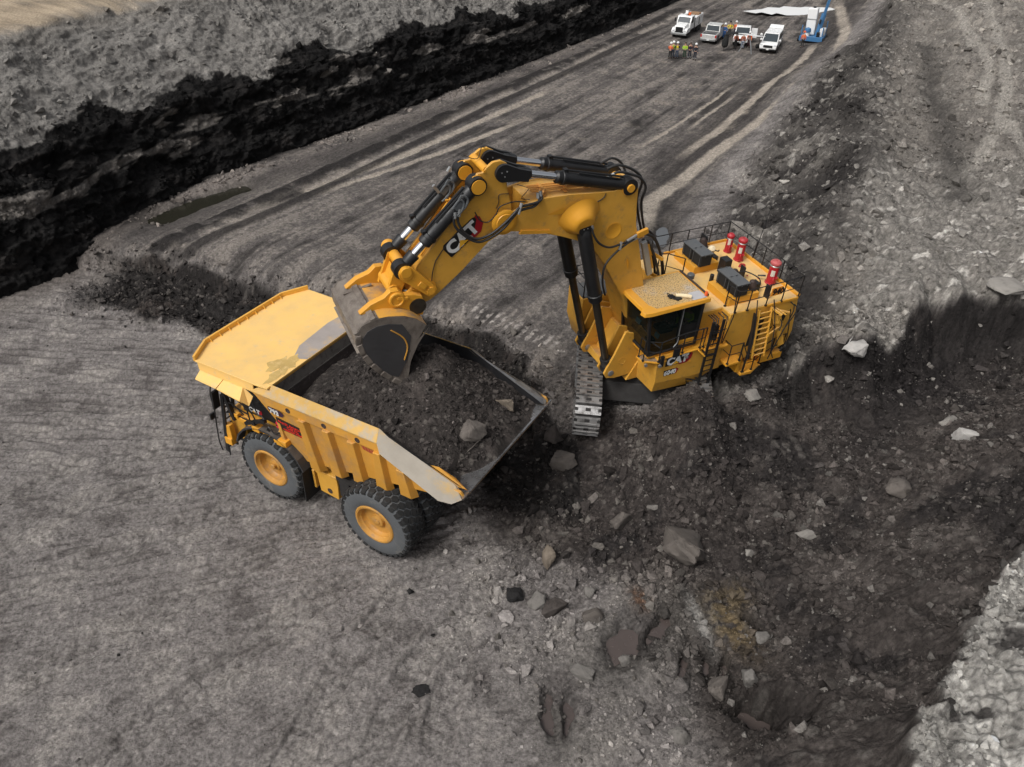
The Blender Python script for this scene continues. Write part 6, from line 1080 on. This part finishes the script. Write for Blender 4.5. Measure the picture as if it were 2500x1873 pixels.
# mast machine: blue skid, white tank, blue mast
v = place('mast_rig', 'blue skid carrying a tall white tank and a long blue mast', 'rig', 38.1, 104.9, 62)
boxes(v, 'skid', M_bluep, [((-1.4, -1.35, .35), (1.4, 1.35, .62)), ((-1.5, -1.4, .2), (-1.3, 1.4, .75)), ((-1.4, -1.40, .2), (1.4, -1.25, .7)), ((-1.4, 1.25, .2), (1.4, 1.40, .7))], .03)
m = MB(); m.box((.5, .55, 2.15), (1.0, 1.15, 3.1), rot=(R(-3), R(2), 0)); m.build('tank', M_white, v, bevel=.12); m = MB(); m.box((.02, .55, 2.45), (.04, 1.2, .12)); m.build('tank_band', M_galv, v); m = MB(); m.cyl((.5, .55, 3.7), (.5, .55, 3.86), .2, n=14); m.build('tank_cap', M_carblk, v)
m = MB(); m.beam((-.1, -.45, .5), (.55, -1.7, 10.2), .27, .28); m.beam((-.15, -.45, .5), (.2, -.75, 3.2), .46, .40); m.build('mast', M_bluep, v, bevel=.02); m = MB(); m.beam((-.36, -.5, 2.1), (-.30, -.58, 2.6), .2, .12); m.build('mast_plate', M_carblk, v)
m = MB(); m.lathe([(.02, .55), (.34, .42), (.40, .12), (.38, 0)], (-.9, .62, 1.15), (0, 0, 1), 16); m.build('blue_dome', M_bluep, v); m = MB(); m.cyl((-.9, .62, .6), (-.9, .62, 1.2), .3, n=14); m.build('drum', M_white, v); boxes(v, 'motor_box', M_white, [((-.5, -1.2, .62), (.2, -.75, 1.55)), ((.3, -1.3, .62), (.9, -.8, 1.5))], .04); boxes(v, 'black_box', M_carblk, [((-.9, -.85, .62), (-.55, -.5, 1.2))], .03)
boxes(v, 'side_post', M_bluep, [((-1.4, 1.2, .6), (-1.3, 1.32, 2.0)), ((1.25, 1.2, .6), (1.35, 1.32, 2.0)), ((-1.4, -1.32, .6), (-1.3, -1.2, 1.9)), ((1.25, -1.32, .6), (1.35, -1.2, 2.2))], .02)
for x in (-1.1, 1.1):
    for s in (1, -1): car_wheel(v, x, s*1.62, .3, .2)
# trestle with a white tabletop, draped black stand, pole lamp
v = thing('trestle_table', 'white tabletop tilted on splayed pale legs', 'table', (28.75, 100.4, gz(28.75, 100.4)))
m = MB(); m.add([(-1.3, .3, 2.15), (.9, -.55, 1.95), (2.0, .1, 1.80), (-.2, .9, 2.0), (-1.3, .3, 2.10), (.9, -.55, 1.90), (2.0, .1, 1.75), (-.2, .9, 1.95)], [(0, 1, 2, 3), (7, 6, 5, 4), (0, 4, 5, 1), (1, 5, 6, 2), (2, 6, 7, 3), (3, 7, 4, 0)]); m.build('tabletop', M_white, v)
for e_ in ((-1.0, .1), (.35, -.9), (.7, .4)): m = MB(); m.beam((.1, .15, 1.95), (e_[0], e_[1], .0), .09); m.build('leg', M_galv, v)
v = thing('draped_stand', 'black cloth draped over a stand and a low frame', 'covered stand', (26.05, 101.0, gz(26.05, 101.0)))
m = MB(); m.lathe([(.30, .55), (.52, .8), (.58, 1.3), (.42, 2.0), (.30, 2.5), (.02, 2.58)], (0, 0, 0), (.08, 0, 1), 9); m.build('cloth', M_blackm, v, smooth=30); m = MB(); m.add([(-.2, -.4, 2.5), (2.2, .2, 2.55), (2.3, 1.1, 2.7), (.2, 1.0, 2.6), (-.2, -.4, 2.45), (2.2, .2, 2.5), (2.3, 1.1, 2.65), (.2, 1.0, 2.55)], [(0, 1, 2, 3), (7, 6, 5, 4), (0, 4, 5, 1), (1, 5, 6, 2), (2, 6, 7, 3), (3, 7, 4, 0)]); m.build('dark_awning', M_blackm, v); v.scale = (.72, .72, .78)
for x, y in ((0, 0), (2.1, .3), (2.15, 1.0), (1.7, -.2)): m = MB(); m.beam((x, y, 0), (x+.1, y+.1, 2.5), .06); m.build('leg', M_black, v)
v = thing('lamp_pole', 'thin pole with a small white lamp head and a dark base bag', 'lamp pole', (30.6, 102.4, gz(30.6, 102.4)))
m = MB(); m.beam((0, 0, 0), (.2, 0, 1.5), .07); m.build('pole', M_black, v); m = MB(); m.box((.24, 0, 1.62), (.3, .25, .25), rot=(0, .5, 0)); m.build('lamp_head', M_white, v, bevel=.05); m = MB(); m.box((0, 0, .25), (.55, .4, .5)); m.build('base_bag', M_blackm, v, bevel=.12)
# ------------------------------------------------------------------ people: a skinned body grown on posed joints, clothes as closed shells over it
def skin_mesh(nm, joints, edges, mt, parent, root=0, sub=2):
    me = bpy.data.meshes.new(nm); me.from_pydata([j[0] for j in joints], edges, []); me.materials.append(mt)
    o = bpy.data.objects.new(nm, me); COL.objects.link(o); o.parent = parent
    k = o.modifiers.new('skin', 'SKIN'); k.use_smooth_shade = True
    for i, j in enumerate(joints):
        r = j[1] if isinstance(j[1], tuple) else (j[1], j[1]); me.skin_vertices[0].data[i].radius = r; me.skin_vertices[0].data[i].use_root = (i == root)
    sb = o.modifiers.new('sub', 'SUBSURF'); sb.levels = 1; sb.render_levels = sub; return o
def person(x, y, deg, label, vest, trousers, helmet=M_white, arms='down', sleeves=None, group=None, seated=False, parent=None, loc=None, hgt=1.76):
    if parent is None: p = thing('person', label, 'person', (x, y, gz(x, y)), (0, 0, R(deg)), group)
    else: p = thing('person', label, 'person', loc, (0, 0, R(deg)))
    k = hgt/1.76; p.scale = (k, k, k); rnd = random.Random(int(abs(x*37+y*11)*10)); q = lambda a=.03: rnd.uniform(-a, a)
    hip = .95 if not seated else .48; st = q(.12)
    leg = {}
    for s in (1, -1):
        if seated: leg[s] = [(.02, s*.1, hip-.02), (.42, s*.13, hip), (.46, s*.13, .06), (.60, s*.14, .03)]
        else: leg[s] = [(0, s*.09, hip-.05), (.03+s*st*.4, s*.11, .50), (s*st-.02, s*.13, .09), (s*st+.15, s*.15, .04)]
    sh, hd = hip+.50, hip+.70
    A = {}
    for s in (1, -1):
        up = arms == 'up' or (arms == 'one' and s == 1)
        if up: A[s] = [(0, s*.19, sh), (.12, s*.30, sh-.22), (.30, s*.14, sh+.06), (.33, s*.10, sh+.13)]
        elif arms == 'hips': A[s] = [(0, s*.19, sh), (-.06, s*.36, sh-.27), (.08, s*.20, sh-.46), (.10, s*.14, sh-.50)]
        elif arms == 'front': A[s] = [(0, s*.19, sh), (.05, s*.27, sh-.28), (.30, s*.12, sh-.34), (.38, s*.06, sh-.33)]
        else: A[s] = [(0, s*.19, sh), (-.02, s*.25, sh-.29), (.06, s*.27, sh-.54), (.08, s*.26, sh-.63)]
    J = [((0, 0, hip), (.13, .10)), ((-.01, 0, hip+.24), (.13, .095)), ((0, 0, sh-.02), (.16, .10)), ((.02, 0, sh+.10), .055), ((.03, 0, hd+.0), .085), ((.03, 0, hd+.11), .09)]; E = [(0, 1), (1, 2), (2, 3), (3, 4), (4, 5)]
    for s in (1, -1):
        n = len(J); J += [(leg[s][0], .085), (leg[s][1], .06), (leg[s][2], .045), (leg[s][3], .04)]; E += [(0, n), (n, n+1), (n+1, n+2), (n+2, n+3)]
        n = len(J); J += [(A[s][0], .06), (A[s][1], .042), (A[s][2], .034), (A[s][3], .04)]; E += [(2, n), (n, n+1), (n+1, n+2), (n+2, n+3)]
    skin_mesh('body', J, E, M_skin, p)
    J = [((0, 0, hip), (.145, .115))]; E = []
    for s in (1, -1): n = len(J); J += [(leg[s][0], .105), (leg[s][1], .082), (tuple(a*.92+b*.08 for a, b in zip(leg[s][2], leg[s][1])), .075)]; E += [(0, n), (n, n+1), (n+1, n+2)]
    skin_mesh('trousers', J, E, trousers, p)
    J = [((0, 0, hip+.02), (.165, .13)), ((-.01, 0, hip+.24), (.165, .12)), ((0, 0, sh), (.185, .125)), ((.015, 0, sh+.06), .085)]; E = [(0, 1), (1, 2), (2, 3)]
    skin_mesh('vest', J, E, vest, p)
    for s in (1, -1): skin_mesh('sleeve', [(A[s][0], .085), (A[s][1], .062), (A[s][2], .052)], [(0, 1), (1, 2)], sleeves or vest, p)
    for s in (1, -1): m = MB(); f0, f1 = Vector(leg[s][2]), Vector(leg[s][3]); m.box((f0+f1)/2+Vector((.0, 0, .0)), (.28, .11, .10)); m.build('boot', M_blackm, p, bevel=.03)
    if helmet:
        m = MB(); m.lathe([(.175, 0), (.17, .015), (.135, .03), (.13, .08), (.10, .135), (.05, .16), (.001, .165)], (.035, 0, hd+.12), (-.06, 0, 1), 18); m.prism([(.12+.09*math.cos(a), .12*math.sin(a)) for a in (i*math.pi/8-math.pi/2 for i in range(9))], hd+.115, hd+.135, 'z'); m.build('hard_hat', helmet, p, smooth=50)
    else: m = MB(); m.lathe([(.10, 0), (.115, .05), (.10, .11), (.05, .145), (.001, .15)], (.02, 0, hd+.05), (-.1, 0, 1), 14); m.build('hair', M_rust, p, smooth=50)
    if vest not in (C_nv, C_bl):
        m = MB(); m.lathe([(.178, 0), (.178, .045)], (-.005, 0, hip+.16), (0, 0, 1), 18, cap=False); m.v = [(a*.74, b, c) for a, b, c in m.v]; m.build('reflective_band', C_te, p, smooth=50)
    elif vest is C_nv:
        for s in (1, -1): a, b = Vector(leg[s][1]), Vector(leg[s][2]); m = MB(); c = a.lerp(b, .55); m.lathe([(.10, 0), (.098, .07)], c, b-a, 14, cap=False); m.build('leg_band', C_te, p, smooth=50)
    return p
person(18.64, 96.42, 60, 'person in orange vest and white helmet, leftmost of the watching row', C_or, C_dk, arms='front')
person(19.05, 96.95, 70, 'person in lime jacket half hidden behind the orange vest at the row end', C_li, C_jn)
person(19.50, 96.74, 250, 'person in yellow vest with both arms raised to the face', C_ye, C_jn, arms='up', sleeves=C_nv)
person(20.41, 96.78, 255, 'bareheaded person in lime jacket and dark green trousers', C_li, cloth('green', (.03, .06, .035)), helmet=None, arms='front')
person(20.99, 96.60, 262, 'person in dark overalls with reflective leg bands, arms folded, no helmet', C_nv, C_nv, helmet=None, arms='front', sleeves=cloth('maroon', (.06, .02, .025)))
person(21.52, 96.05, 250, 'person in navy overalls and white helmet, right end of the row', C_nv, C_nv)
person(27.45, 107.2, 240, 'person in blue coveralls and white helmet beside the silver pickup', C_bl, C_bl)
person(28.35, 108.3, 255, 'person in yellow vest over black clothes with hands on hips', C_ye, C_dk, helmet=M_blackm, arms='hips', sleeves=C_ye)
person(29.10, 108.25, 235, 'person in orange jacket and white helmet left of the white pickup', C_or, C_nv, sleeves=C_or)
person(27.75, 102.3, 80, 'person in orange vest and dark trousers next to the draped black stand', C_or, C_dk, helmet=None)
person(28.55, 102.0, 255, 'person in blue jeans standing behind the middle of the white tabletop', cloth('dull_orange', (.45, .13, .07)), cloth('pale_jeans', (.30, .34, .42)), helmet=None)
person(29.46, 102.6, 250, 'person in orange vest and white helmet behind the right half of the tabletop', C_or, cloth('maroon', (.06, .02, .025)), helmet=M_white)
person(35.65, 101.15, 75, 'lone person in orange top and black trousers facing the blue mast rig', C_or, C_dk, helmet=M_orange)
op = person(0, 0, 205.2, 'operator in lime vest and white helmet seated in the excavator cab', C_li, C_dk, seated=True, arms='front', parent=1, loc=EXM @ Vector((-.12, 1.6, 4.32)))
op2 = person(1, 1, 235, 'person in lime vest and white helmet at the cab rear window', C_li, C_dk, arms='front', parent=1, loc=EXM @ Vector((-.35, 2.2, 4.30)))
# ------------------------------------------------------------------ boulders: each one a thing
def rock_mesh(nm, seed, n=16, sub=2, rough=.05, flat=1., box=False):
    rnd = np.random.RandomState(seed); P = rnd.normal(size=(n, 3)); P /= np.linalg.norm(P, axis=1)[:, None]; P *= rnd.uniform(.78, 1.0, (n, 1))
    if box: P = np.sign(P)*np.abs(P)**.45*.8
    bm = bmesh.new(); [bm.verts.new(p) for p in P]; r = bmesh.ops.convex_hull(bm, input=bm.verts)
    bmesh.ops.delete(bm, geom=[v for v in bm.verts if not v.link_faces], context='VERTS')
    if sub:
        bmesh.ops.bevel(bm, geom=bm.edges[:], offset=.05, segments=1, affect='EDGES'); bmesh.ops.triangulate(bm, faces=bm.faces)
        bmesh.ops.subdivide_edges(bm, edges=bm.edges[:], cuts=sub, use_grid_fill=True)
        for v in bm.verts: c = v.co; q = float(fbm(np.array([c.x*1.9+c.z*1.3+seed]), np.array([c.y*1.9-c.z*.9]), 5, seed, .62)[0]); q2 = float(ridged(np.array([c.x*3.1-c.z*2.2+seed]), np.array([c.y*3.1+c.z*1.9]), 3, seed+3)[0]); v.co = c*(1+rough*(q*2.0+q2*.8))
    bmesh.ops.recalc_face_normals(bm, faces=bm.faces); me = bpy.data.meshes.new(nm); bm.to_mesh(me); bm.free(); return me
def rock_mat(nm, c, d=.5): return mat('rock_'+nm, c, .85, dirt=d, dcol=tuple(v*.45 for v in c), dscale=1.4, vary=.3, bump=.7, bscale=11, spec=.25)
RK = {'brown': rock_mat('brown', (.135, .118, .105)), 'grey': rock_mat('grey', (.17, .158, .145)), 'dark': rock_mat('dark', (.075, .064, .058)), 'pale': rock_mat('pale', (.29, .27, .245)), 'white': rock_mat('white', (.46, .44, .415), .5), 'tan': rock_mat('tan', (.20, .165, .13)), 'coal': rock_mat('coal', (.020, .019, .019))}
def boulder(label, x, y, s, kind, rot=0, seed=0, sink=.3, name='boulder', z=None, tilt=(0, 0), n=16, box=False, rough=.08, group=None):
    me = rock_mesh(name, seed, n, 4, rough, box=box); me.materials.append(RK[kind]); me.shade_smooth(); me.set_sharp_from_angle(angle=R(38))
    o = bpy.data.objects.new(name, me); COL.objects.link(o); s = tuple(v*(1.8 if s[1] > 1 else 1.25) for v in s) if z is None else tuple(v*1.15 for v in s); o.scale = s; o.rotation_euler = (R(tilt[0]), R(tilt[1]), R(rot)); o.location = (x, y, (gz(x, y) if z is None else z)+s[2]*(1-sink*2)*.8); return tag(o, label, 'rock', group)
boulder('largest flat-faced brown boulder below the excavator, leaning on the dark slope', 6.92, 21.35, (.62, 1.05, .55), 'brown', 12, 3, .25, tilt=(-24, 4), n=14)
boulder('angular brown block up the slope to the left of the largest boulder', 4.62, 22.75, (.58, .50, .42), 'brown', 35, 8, .3, tilt=(-15, 10), n=12)
boulder('tall narrow upright stone standing in the dark rubble', 1.47, 20.75, (.26, .36, .62), 'tan', 20, 12, .25, tilt=(-12, 14), n=12)
boulder('round pale brown stone just left of the muddy puddle', 3.0, 18.05, (.40, .34, .30), 'brown', 10, 15, .25)
boulder('small round grey stone above the muddy puddle to the left', 3.0, 19.2, (.26, .25, .22), 'grey', 10, 45, .25)
boulder('flat slab lying among the cluster of stones left of the puddles', 1.62, 18.35, (.55, .42, .26), 'dark', 40, 21, .3)
boulder('blocky grey stone at the left edge of the stone cluster', .95, 18.75, (.40, .34, .28), 'grey', 60, 22, .3)
boulder('dark coal-black lump lying left of the stone cluster', .1, 19.1, (.38, .34, .24), 'coal', 0, 25, .3)
boulder('rough round boulder at the left rim of the lowest puddle', 7.15, 14.9, (.48, .45, .42), 'brown', 0, 31, .25, rough=.09)
boulder('angular grey boulder right next to the rough round one by the lowest puddle', 8.05, 15.15, (.36, .34, .32), 'grey', 30, 33, .25, rough=.07)
boulder('lone grey stone at the bottom edge below the lowest puddle', 5.5, 13.45, (.34, .30, .26), 'grey', 15, 36, .25)
boulder('small dark stone sitting in the water of the lowest puddle', 7.95, 14.1, (.20, .18, .14), 'dark', 50, 37, .2)
boulder('grey-brown boulder on the spill slope right of the truck tail', 2.33, 26.1, (.62, .60, .50), 'brown', 30, 41, .3)
boulder('angular flat block near the front of the excavator track', 2.0, 27.6, (.55, .45, .38), 'dark', 55, 43, .3, n=11)
boulder('white-topped rock at the lip of the pale bank behind the excavator', 17.2, 31.75, (.78, .50, .38), 'white', 20, 47, .25, z=2.9, rough=.1)
boulder('pale block lying in the dark hollow at the right', 21.25, 28.9, (.62, .40, .34), 'pale', 30, 51, .3, n=12)
boulder('black and white banded block on the smooth right-hand slope', 20.7, 26.9, (.62, .34, .36), 'white', -20, 53, .25, n=12, box=True)
boulder('large round pale disc of stone on the grey bank at the far right', 26.8, 36.7, (.98, .85, .20), 'pale', 10, 57, .25, n=40, rough=.02)
boulder('pale block in the black coal soil beside the excavator rear', 11.5, 29.3, (.40, .34, .30), 'pale', 40, 61, .3)
boulder('flat beige slab alone in the middle of the hollow', 12.3, 22.25, (.44, .24, .16), 'pale', 10, 63, .3, box=True)
boulder('rounded dark boulder at the bottom of the hollow under the right wall', 16.3, 23.5, (.62, .48, .34), 'brown', 20, 66, .3)
boulder('small pale stone below the flat beige slab', 9.6, 21.0, (.26, .22, .18), 'pale', 20, 68, .3)
boulder('greenish grey stone right of the small water slivers', 9.0, 16.9, (.30, .26, .20), 'grey', 30, 71, .3)
boulder('flat grey slab at the near edge of the muddy puddle', 2.45, 15.75, (.52, .26, .17), 'grey', -25, 73, .3, box=True, tilt=(0, 8))
boulder('pale grey stone standing in the muddy puddle corner', 4.05, 16.35, (.26, .2, .2), 'grey', 10, 75, .25)
boulder('coal lump on the bare floor below the middle of the truck', -3.95, 19.4, (.16, .14, .10), 'coal', 20, 77, .3)
boulder('splintered black coal patch on the bare floor near the bottom edge', -3.1, 15.15, (.34, .22, .05), 'coal', 10, 79, .3, rough=.15)
L1 = TM @ Vector((-2.95, .92, 0)); boulder('big rounded boulder lying on the truck load near the tail', L1.x, L1.y, (.52, .46, .42), 'brown', 20, 81, .25, z=float(load_h(np.array([-2.75]), np.array([.9]))[0])-.05)
L2 = TM @ Vector((-3.0, -1.5, 0)); boulder('angular banded tan block lying on the far side of the truck load', L2.x, L2.y, (.50, .36, .36), 'tan', -30, 83, .25, z=float(load_h(np.array([-2.9]), np.array([-1.45]))[0])-.05, n=11)
L3 = TM @ Vector((-1.6, 1.55, 0)); boulder('medium stone half buried on the near side of the truck load', L3.x, L3.y, (.26, .22, .2), 'dark', 0, 85, .25, z=float(load_h(np.array([-1.6]), np.array([1.55]))[0])-.05)
# ------------------------------------------------------------------ rubble: countless stones, one sheet of them per material zone
def rubble(name, label, pts, sizes, tone, seed, zfun=None, cat='rubble'):
    """pts (n,2), sizes (n,), tone(colours, n) -> albedo; every stone is a small angular hull"""
    rs = np.random.RandomState(seed); base = []
    for k in range(9):
        me = rock_mesh('tmp', 900+k, 9+k % 4, 0); v = np.array([q.co[:] for q in me.vertices]); me.calc_loop_triangles(); f = np.array([t.vertices[:] for t in me.loop_triangles]); base.append((v, f)); bpy.data.meshes.remove(me)
    h, col, wet = terrain(pts[:, 0], pts[:, 1]) if pts.shape[1] < 6 else (pts[:, 2], pts[:, 3:6]*rs.uniform(.7, 1.35, (len(pts), 1)), None); z0 = h if zfun is None else zfun(pts)
    V, F, Cc = [], [], []; off = 0; which = rs.randint(0, 9, len(pts)); col = tone(col, rs)
    for b in range(9):
        k = np.where(which == b)[0]; n = len(k)
        if not n: continue
        v, f = base[b]; nv = len(v); a = rs.uniform(0, 2*np.pi, n); t = rs.uniform(-.5, .5, (n, 2)); sc = sizes[k][:, None]*rs.uniform([.75, .55, .4], [1.25, 1.0, .8], (n, 3))
        W = v[None]*sc[:, None, :]; x, y, z = W[..., 0], W[..., 1], W[..., 2]; z, x = z+x*t[:, :1], x-z*t[:, :1]; z, y = z+y*t[:, 1:], y-z*t[:, 1:]
        ca, sa = np.cos(a)[:, None], np.sin(a)[:, None]; X = x*ca-y*sa+pts[k, 0:1]; Y = x*sa+y*ca+pts[k, 1:2]; Z = z+z0[k][:, None]+sc[:, 2:3]*.35
        V.append(np.stack([X, Y, Z], -1).reshape(-1, 3)); F.append((f[None]+(np.arange(n)*nv)[:, None, None]+off).reshape(-1, 3)); Cc.append(np.repeat(np.c_[col[k], np.zeros(n)], nv, 0)); off += n*nv
    V, F, Cc = np.concatenate(V), np.concatenate(F), np.concatenate(Cc); me = bpy.data.meshes.new(name)
    me.vertices.add(len(V)); me.vertices.foreach_set('co', V.ravel()); me.loops.add(F.size); me.loops.foreach_set('vertex_index', F.ravel()); me.polygons.add(len(F)); me.polygons.foreach_set('loop_start', np.arange(len(F))*3); me.update()
    at = me.color_attributes.new('soil', 'FLOAT_COLOR', 'POINT'); at.data.foreach_set('color', Cc.ravel()); me.materials.append(M_soil); me.shade_flat()
    o = bpy.data.objects.new(name, me); COL.objects.link(o); return tag(o, label, cat, kind='stuff')
def scatter(n, x0, x1, y0, y1, dens, seed, smin, smax, pw):
    rs = np.random.RandomState(seed); P = np.c_[rs.uniform(x0, x1, n), rs.uniform(y0, y1, n)]; k = rs.uniform(size=n) < dens(P[:, 0], P[:, 1]); P = P[k]
    return P, smin*(1-rs.uniform(size=len(P))*(1-(smin/smax)**pw))**(-1/pw)
def tone_mix(lo, hi, pale=None, pp=0.):
    def f(c, rs):
        c = c*rs.uniform(lo, hi, (len(c), 1))
        if pale is not None: k = rs.uniform(size=len(c)) < pp; c[k] = np.array(pale)*rs.uniform(.6, 1.2, (k.sum(), 1))
        return np.clip(c, .008, .7)
    return f
def patch(x, y, s): return np.clip(.55+1.3*fbm(x/2.4, y/2.4, 3, s), .04, 1)
d1 = lambda x, y: np.clip(blob(x, y, 2.0, 24.5, 4.2, 5.4)+blob(x, y, -1.5, 31.5, 5.5, 2.6, -35)+blob(x, y, 6, 22.5, 4.5, 4)+.8*blob(x, y, 2, 18.2, 2.8, 1.8)+.5*blob(x, y, 4, 15, 3, 3), 0, 1)*patch(x, y, 301)
P, s = scatter(100000, -9, 12, 12, 38, d1, 11, .03, .42, 1.95); rubble('rubble', 'loose dark rubble spilled between the truck and the excavator', P, s, tone_mix(.7, 1.9, (.16, .145, .13), .10), 1)
d2 = lambda x, y: ((x > 5) & (y < 36) & (x-.9*y < 6))*np.where(x*.72-y*.69 > .6, .04, 1.0)*patch(x, y, 303)
P, s = scatter(110000, 4, 30, 12, 35, d2, 12, .03, .36, 2.0); rubble('rubble', 'stones and clods strewn over the dark hollow at the lower right', P, s, tone_mix(.6, 1.8, (.19, .175, .16), .06), 2)
d3 = lambda x, y: (pline(x, y, FEDGE)[0] < -1.5)*(y > 31+.28*(x-16))*np.clip(1.4-y/75, .15, 1)*np.where((x > 19+.3*(y-36)) & (y < 50), .35, 1.)*patch(x, y, 305)
P, s = scatter(110000, 9, 62, 31, 110, d3, 13, .055, .62, 1.9); rubble('rubble', 'broken grey rock covering the spoil bank at the right', P, s, tone_mix(.6, 1.7, (.30, .28, .255), .07), 3)
d4 = lambda x, y: np.exp(-((pline(x, y, BENCH)[0]+3.0)/1.7)**2)*(x < 1)*patch(x, y, 307)+.35*np.exp(-((pline(x, y, BENCH)[0]+.2)/.8)**2)*(x < 4)
P, s = scatter(60000, -28, 4, 30, 47, d4, 14, .04, .36, 1.9); rubble('rubble', 'black clods at the foot of the low coal bank', P, s, tone_mix(.6, 1.6, (.13, .115, .105), .10), 4)
d5 = lambda x, y: np.exp(-((pline(x, y, WALL)[0]+1.3)/1.2)**2)*np.clip(.15+blob(x, y, -25, 54, 2, 3)+blob(x, y, -22, 59, 2, 3)+blob(x, y, -16.3, 68, 2.2, 2.2)+.8*blob(x, y, -5.5, 82.5, 2.5, 2.5), 0, 1)
P, s = scatter(60000, -34, 20, 44, 125, d5, 15, .07, .5, 1.8); rubble('rubble', 'pinkish grey stones fallen along the foot of the coal wall', P, s, tone_mix(.8, 1.5, (.27, .235, .21), .5), 5)
d6 = lambda x, y: .10*(pline(x, y, BENCH)[0] < -2)*(pline(x, y, WALL)[0] < -1)*(x < 4)*patch(x, y, 311)+.9*blob(x, y, -26, 40, 3, 2)
P, s = scatter(26000, -34, 5, 8, 43, d6, 16, .025, .16, 2.2); rubble('rubble', 'small stones scattered on the bare loading floor', P, s, tone_mix(.5, 1.5, (.03, .028, .027), .12), 6)
rs_ = np.random.RandomState(5); k_ = np.where((HWT > .4) & (HWT < 16))[0]; k_ = rs_.choice(k_, 26000, p=None); wq = np.clip(.5+1.4*fbm(HWP[k_, 0]/3, HWP[k_, 2]/2, 3, 317), .05, 1); k_ = k_[rs_.uniform(size=len(k_)) < wq]; s = .05*(1-rs_.uniform(size=len(k_))*(1-(.05/.5)**2.0))**(-1/2.0)
rubble('rubble', 'fragments and small blocks lying on the grey highwall slope', np.c_[HWP[k_], HWC[k_]], s, lambda c, rs: c, 9, zfun=lambda q: q[:, 2]-.02)
d7 = lambda x, y: (pline(x, y, RIMB)[0] < .3)*patch(x, y, 313)
P, s = scatter(50000, 9, 26, 7, 26, d7, 17, .03, .24, 1.9); rubble('rubble', 'pale lumps on the bright bank in the lower right corner', P, s, tone_mix(.5, 1.35), 7)
def lz(p): return load_h(p[:, 2], p[:, 3])
rs_ = np.random.RandomState(21); q = np.c_[rs_.uniform(-3.7, 3.6, 5200), rs_.uniform(-2.65, 2.65, 5200)]; hq = load_h(q[:, 0], q[:, 1]); q = q[hq > 2.62+(4.6-q[:, 0])*.252+.15]
W_ = np.array([(TM @ Vector((a, b, 0)))[:2] for a, b in q]); sz = .025*(1-rs_.uniform(size=len(q))*.985)**(-1/1.9); sz = np.minimum(sz, .26)
rubble('rubble', 'lumps of coal and stone lying on the truck load', np.c_[W_, q], sz, lambda c, rs: np.clip(np.array([.045, .039, .036])*rs.uniform(.5, 2.0, (len(c), 1))*np.where(rs.uniform(size=(len(c), 1)) < .08, 2.2, 1), .008, .5), 8, zfun=lz)
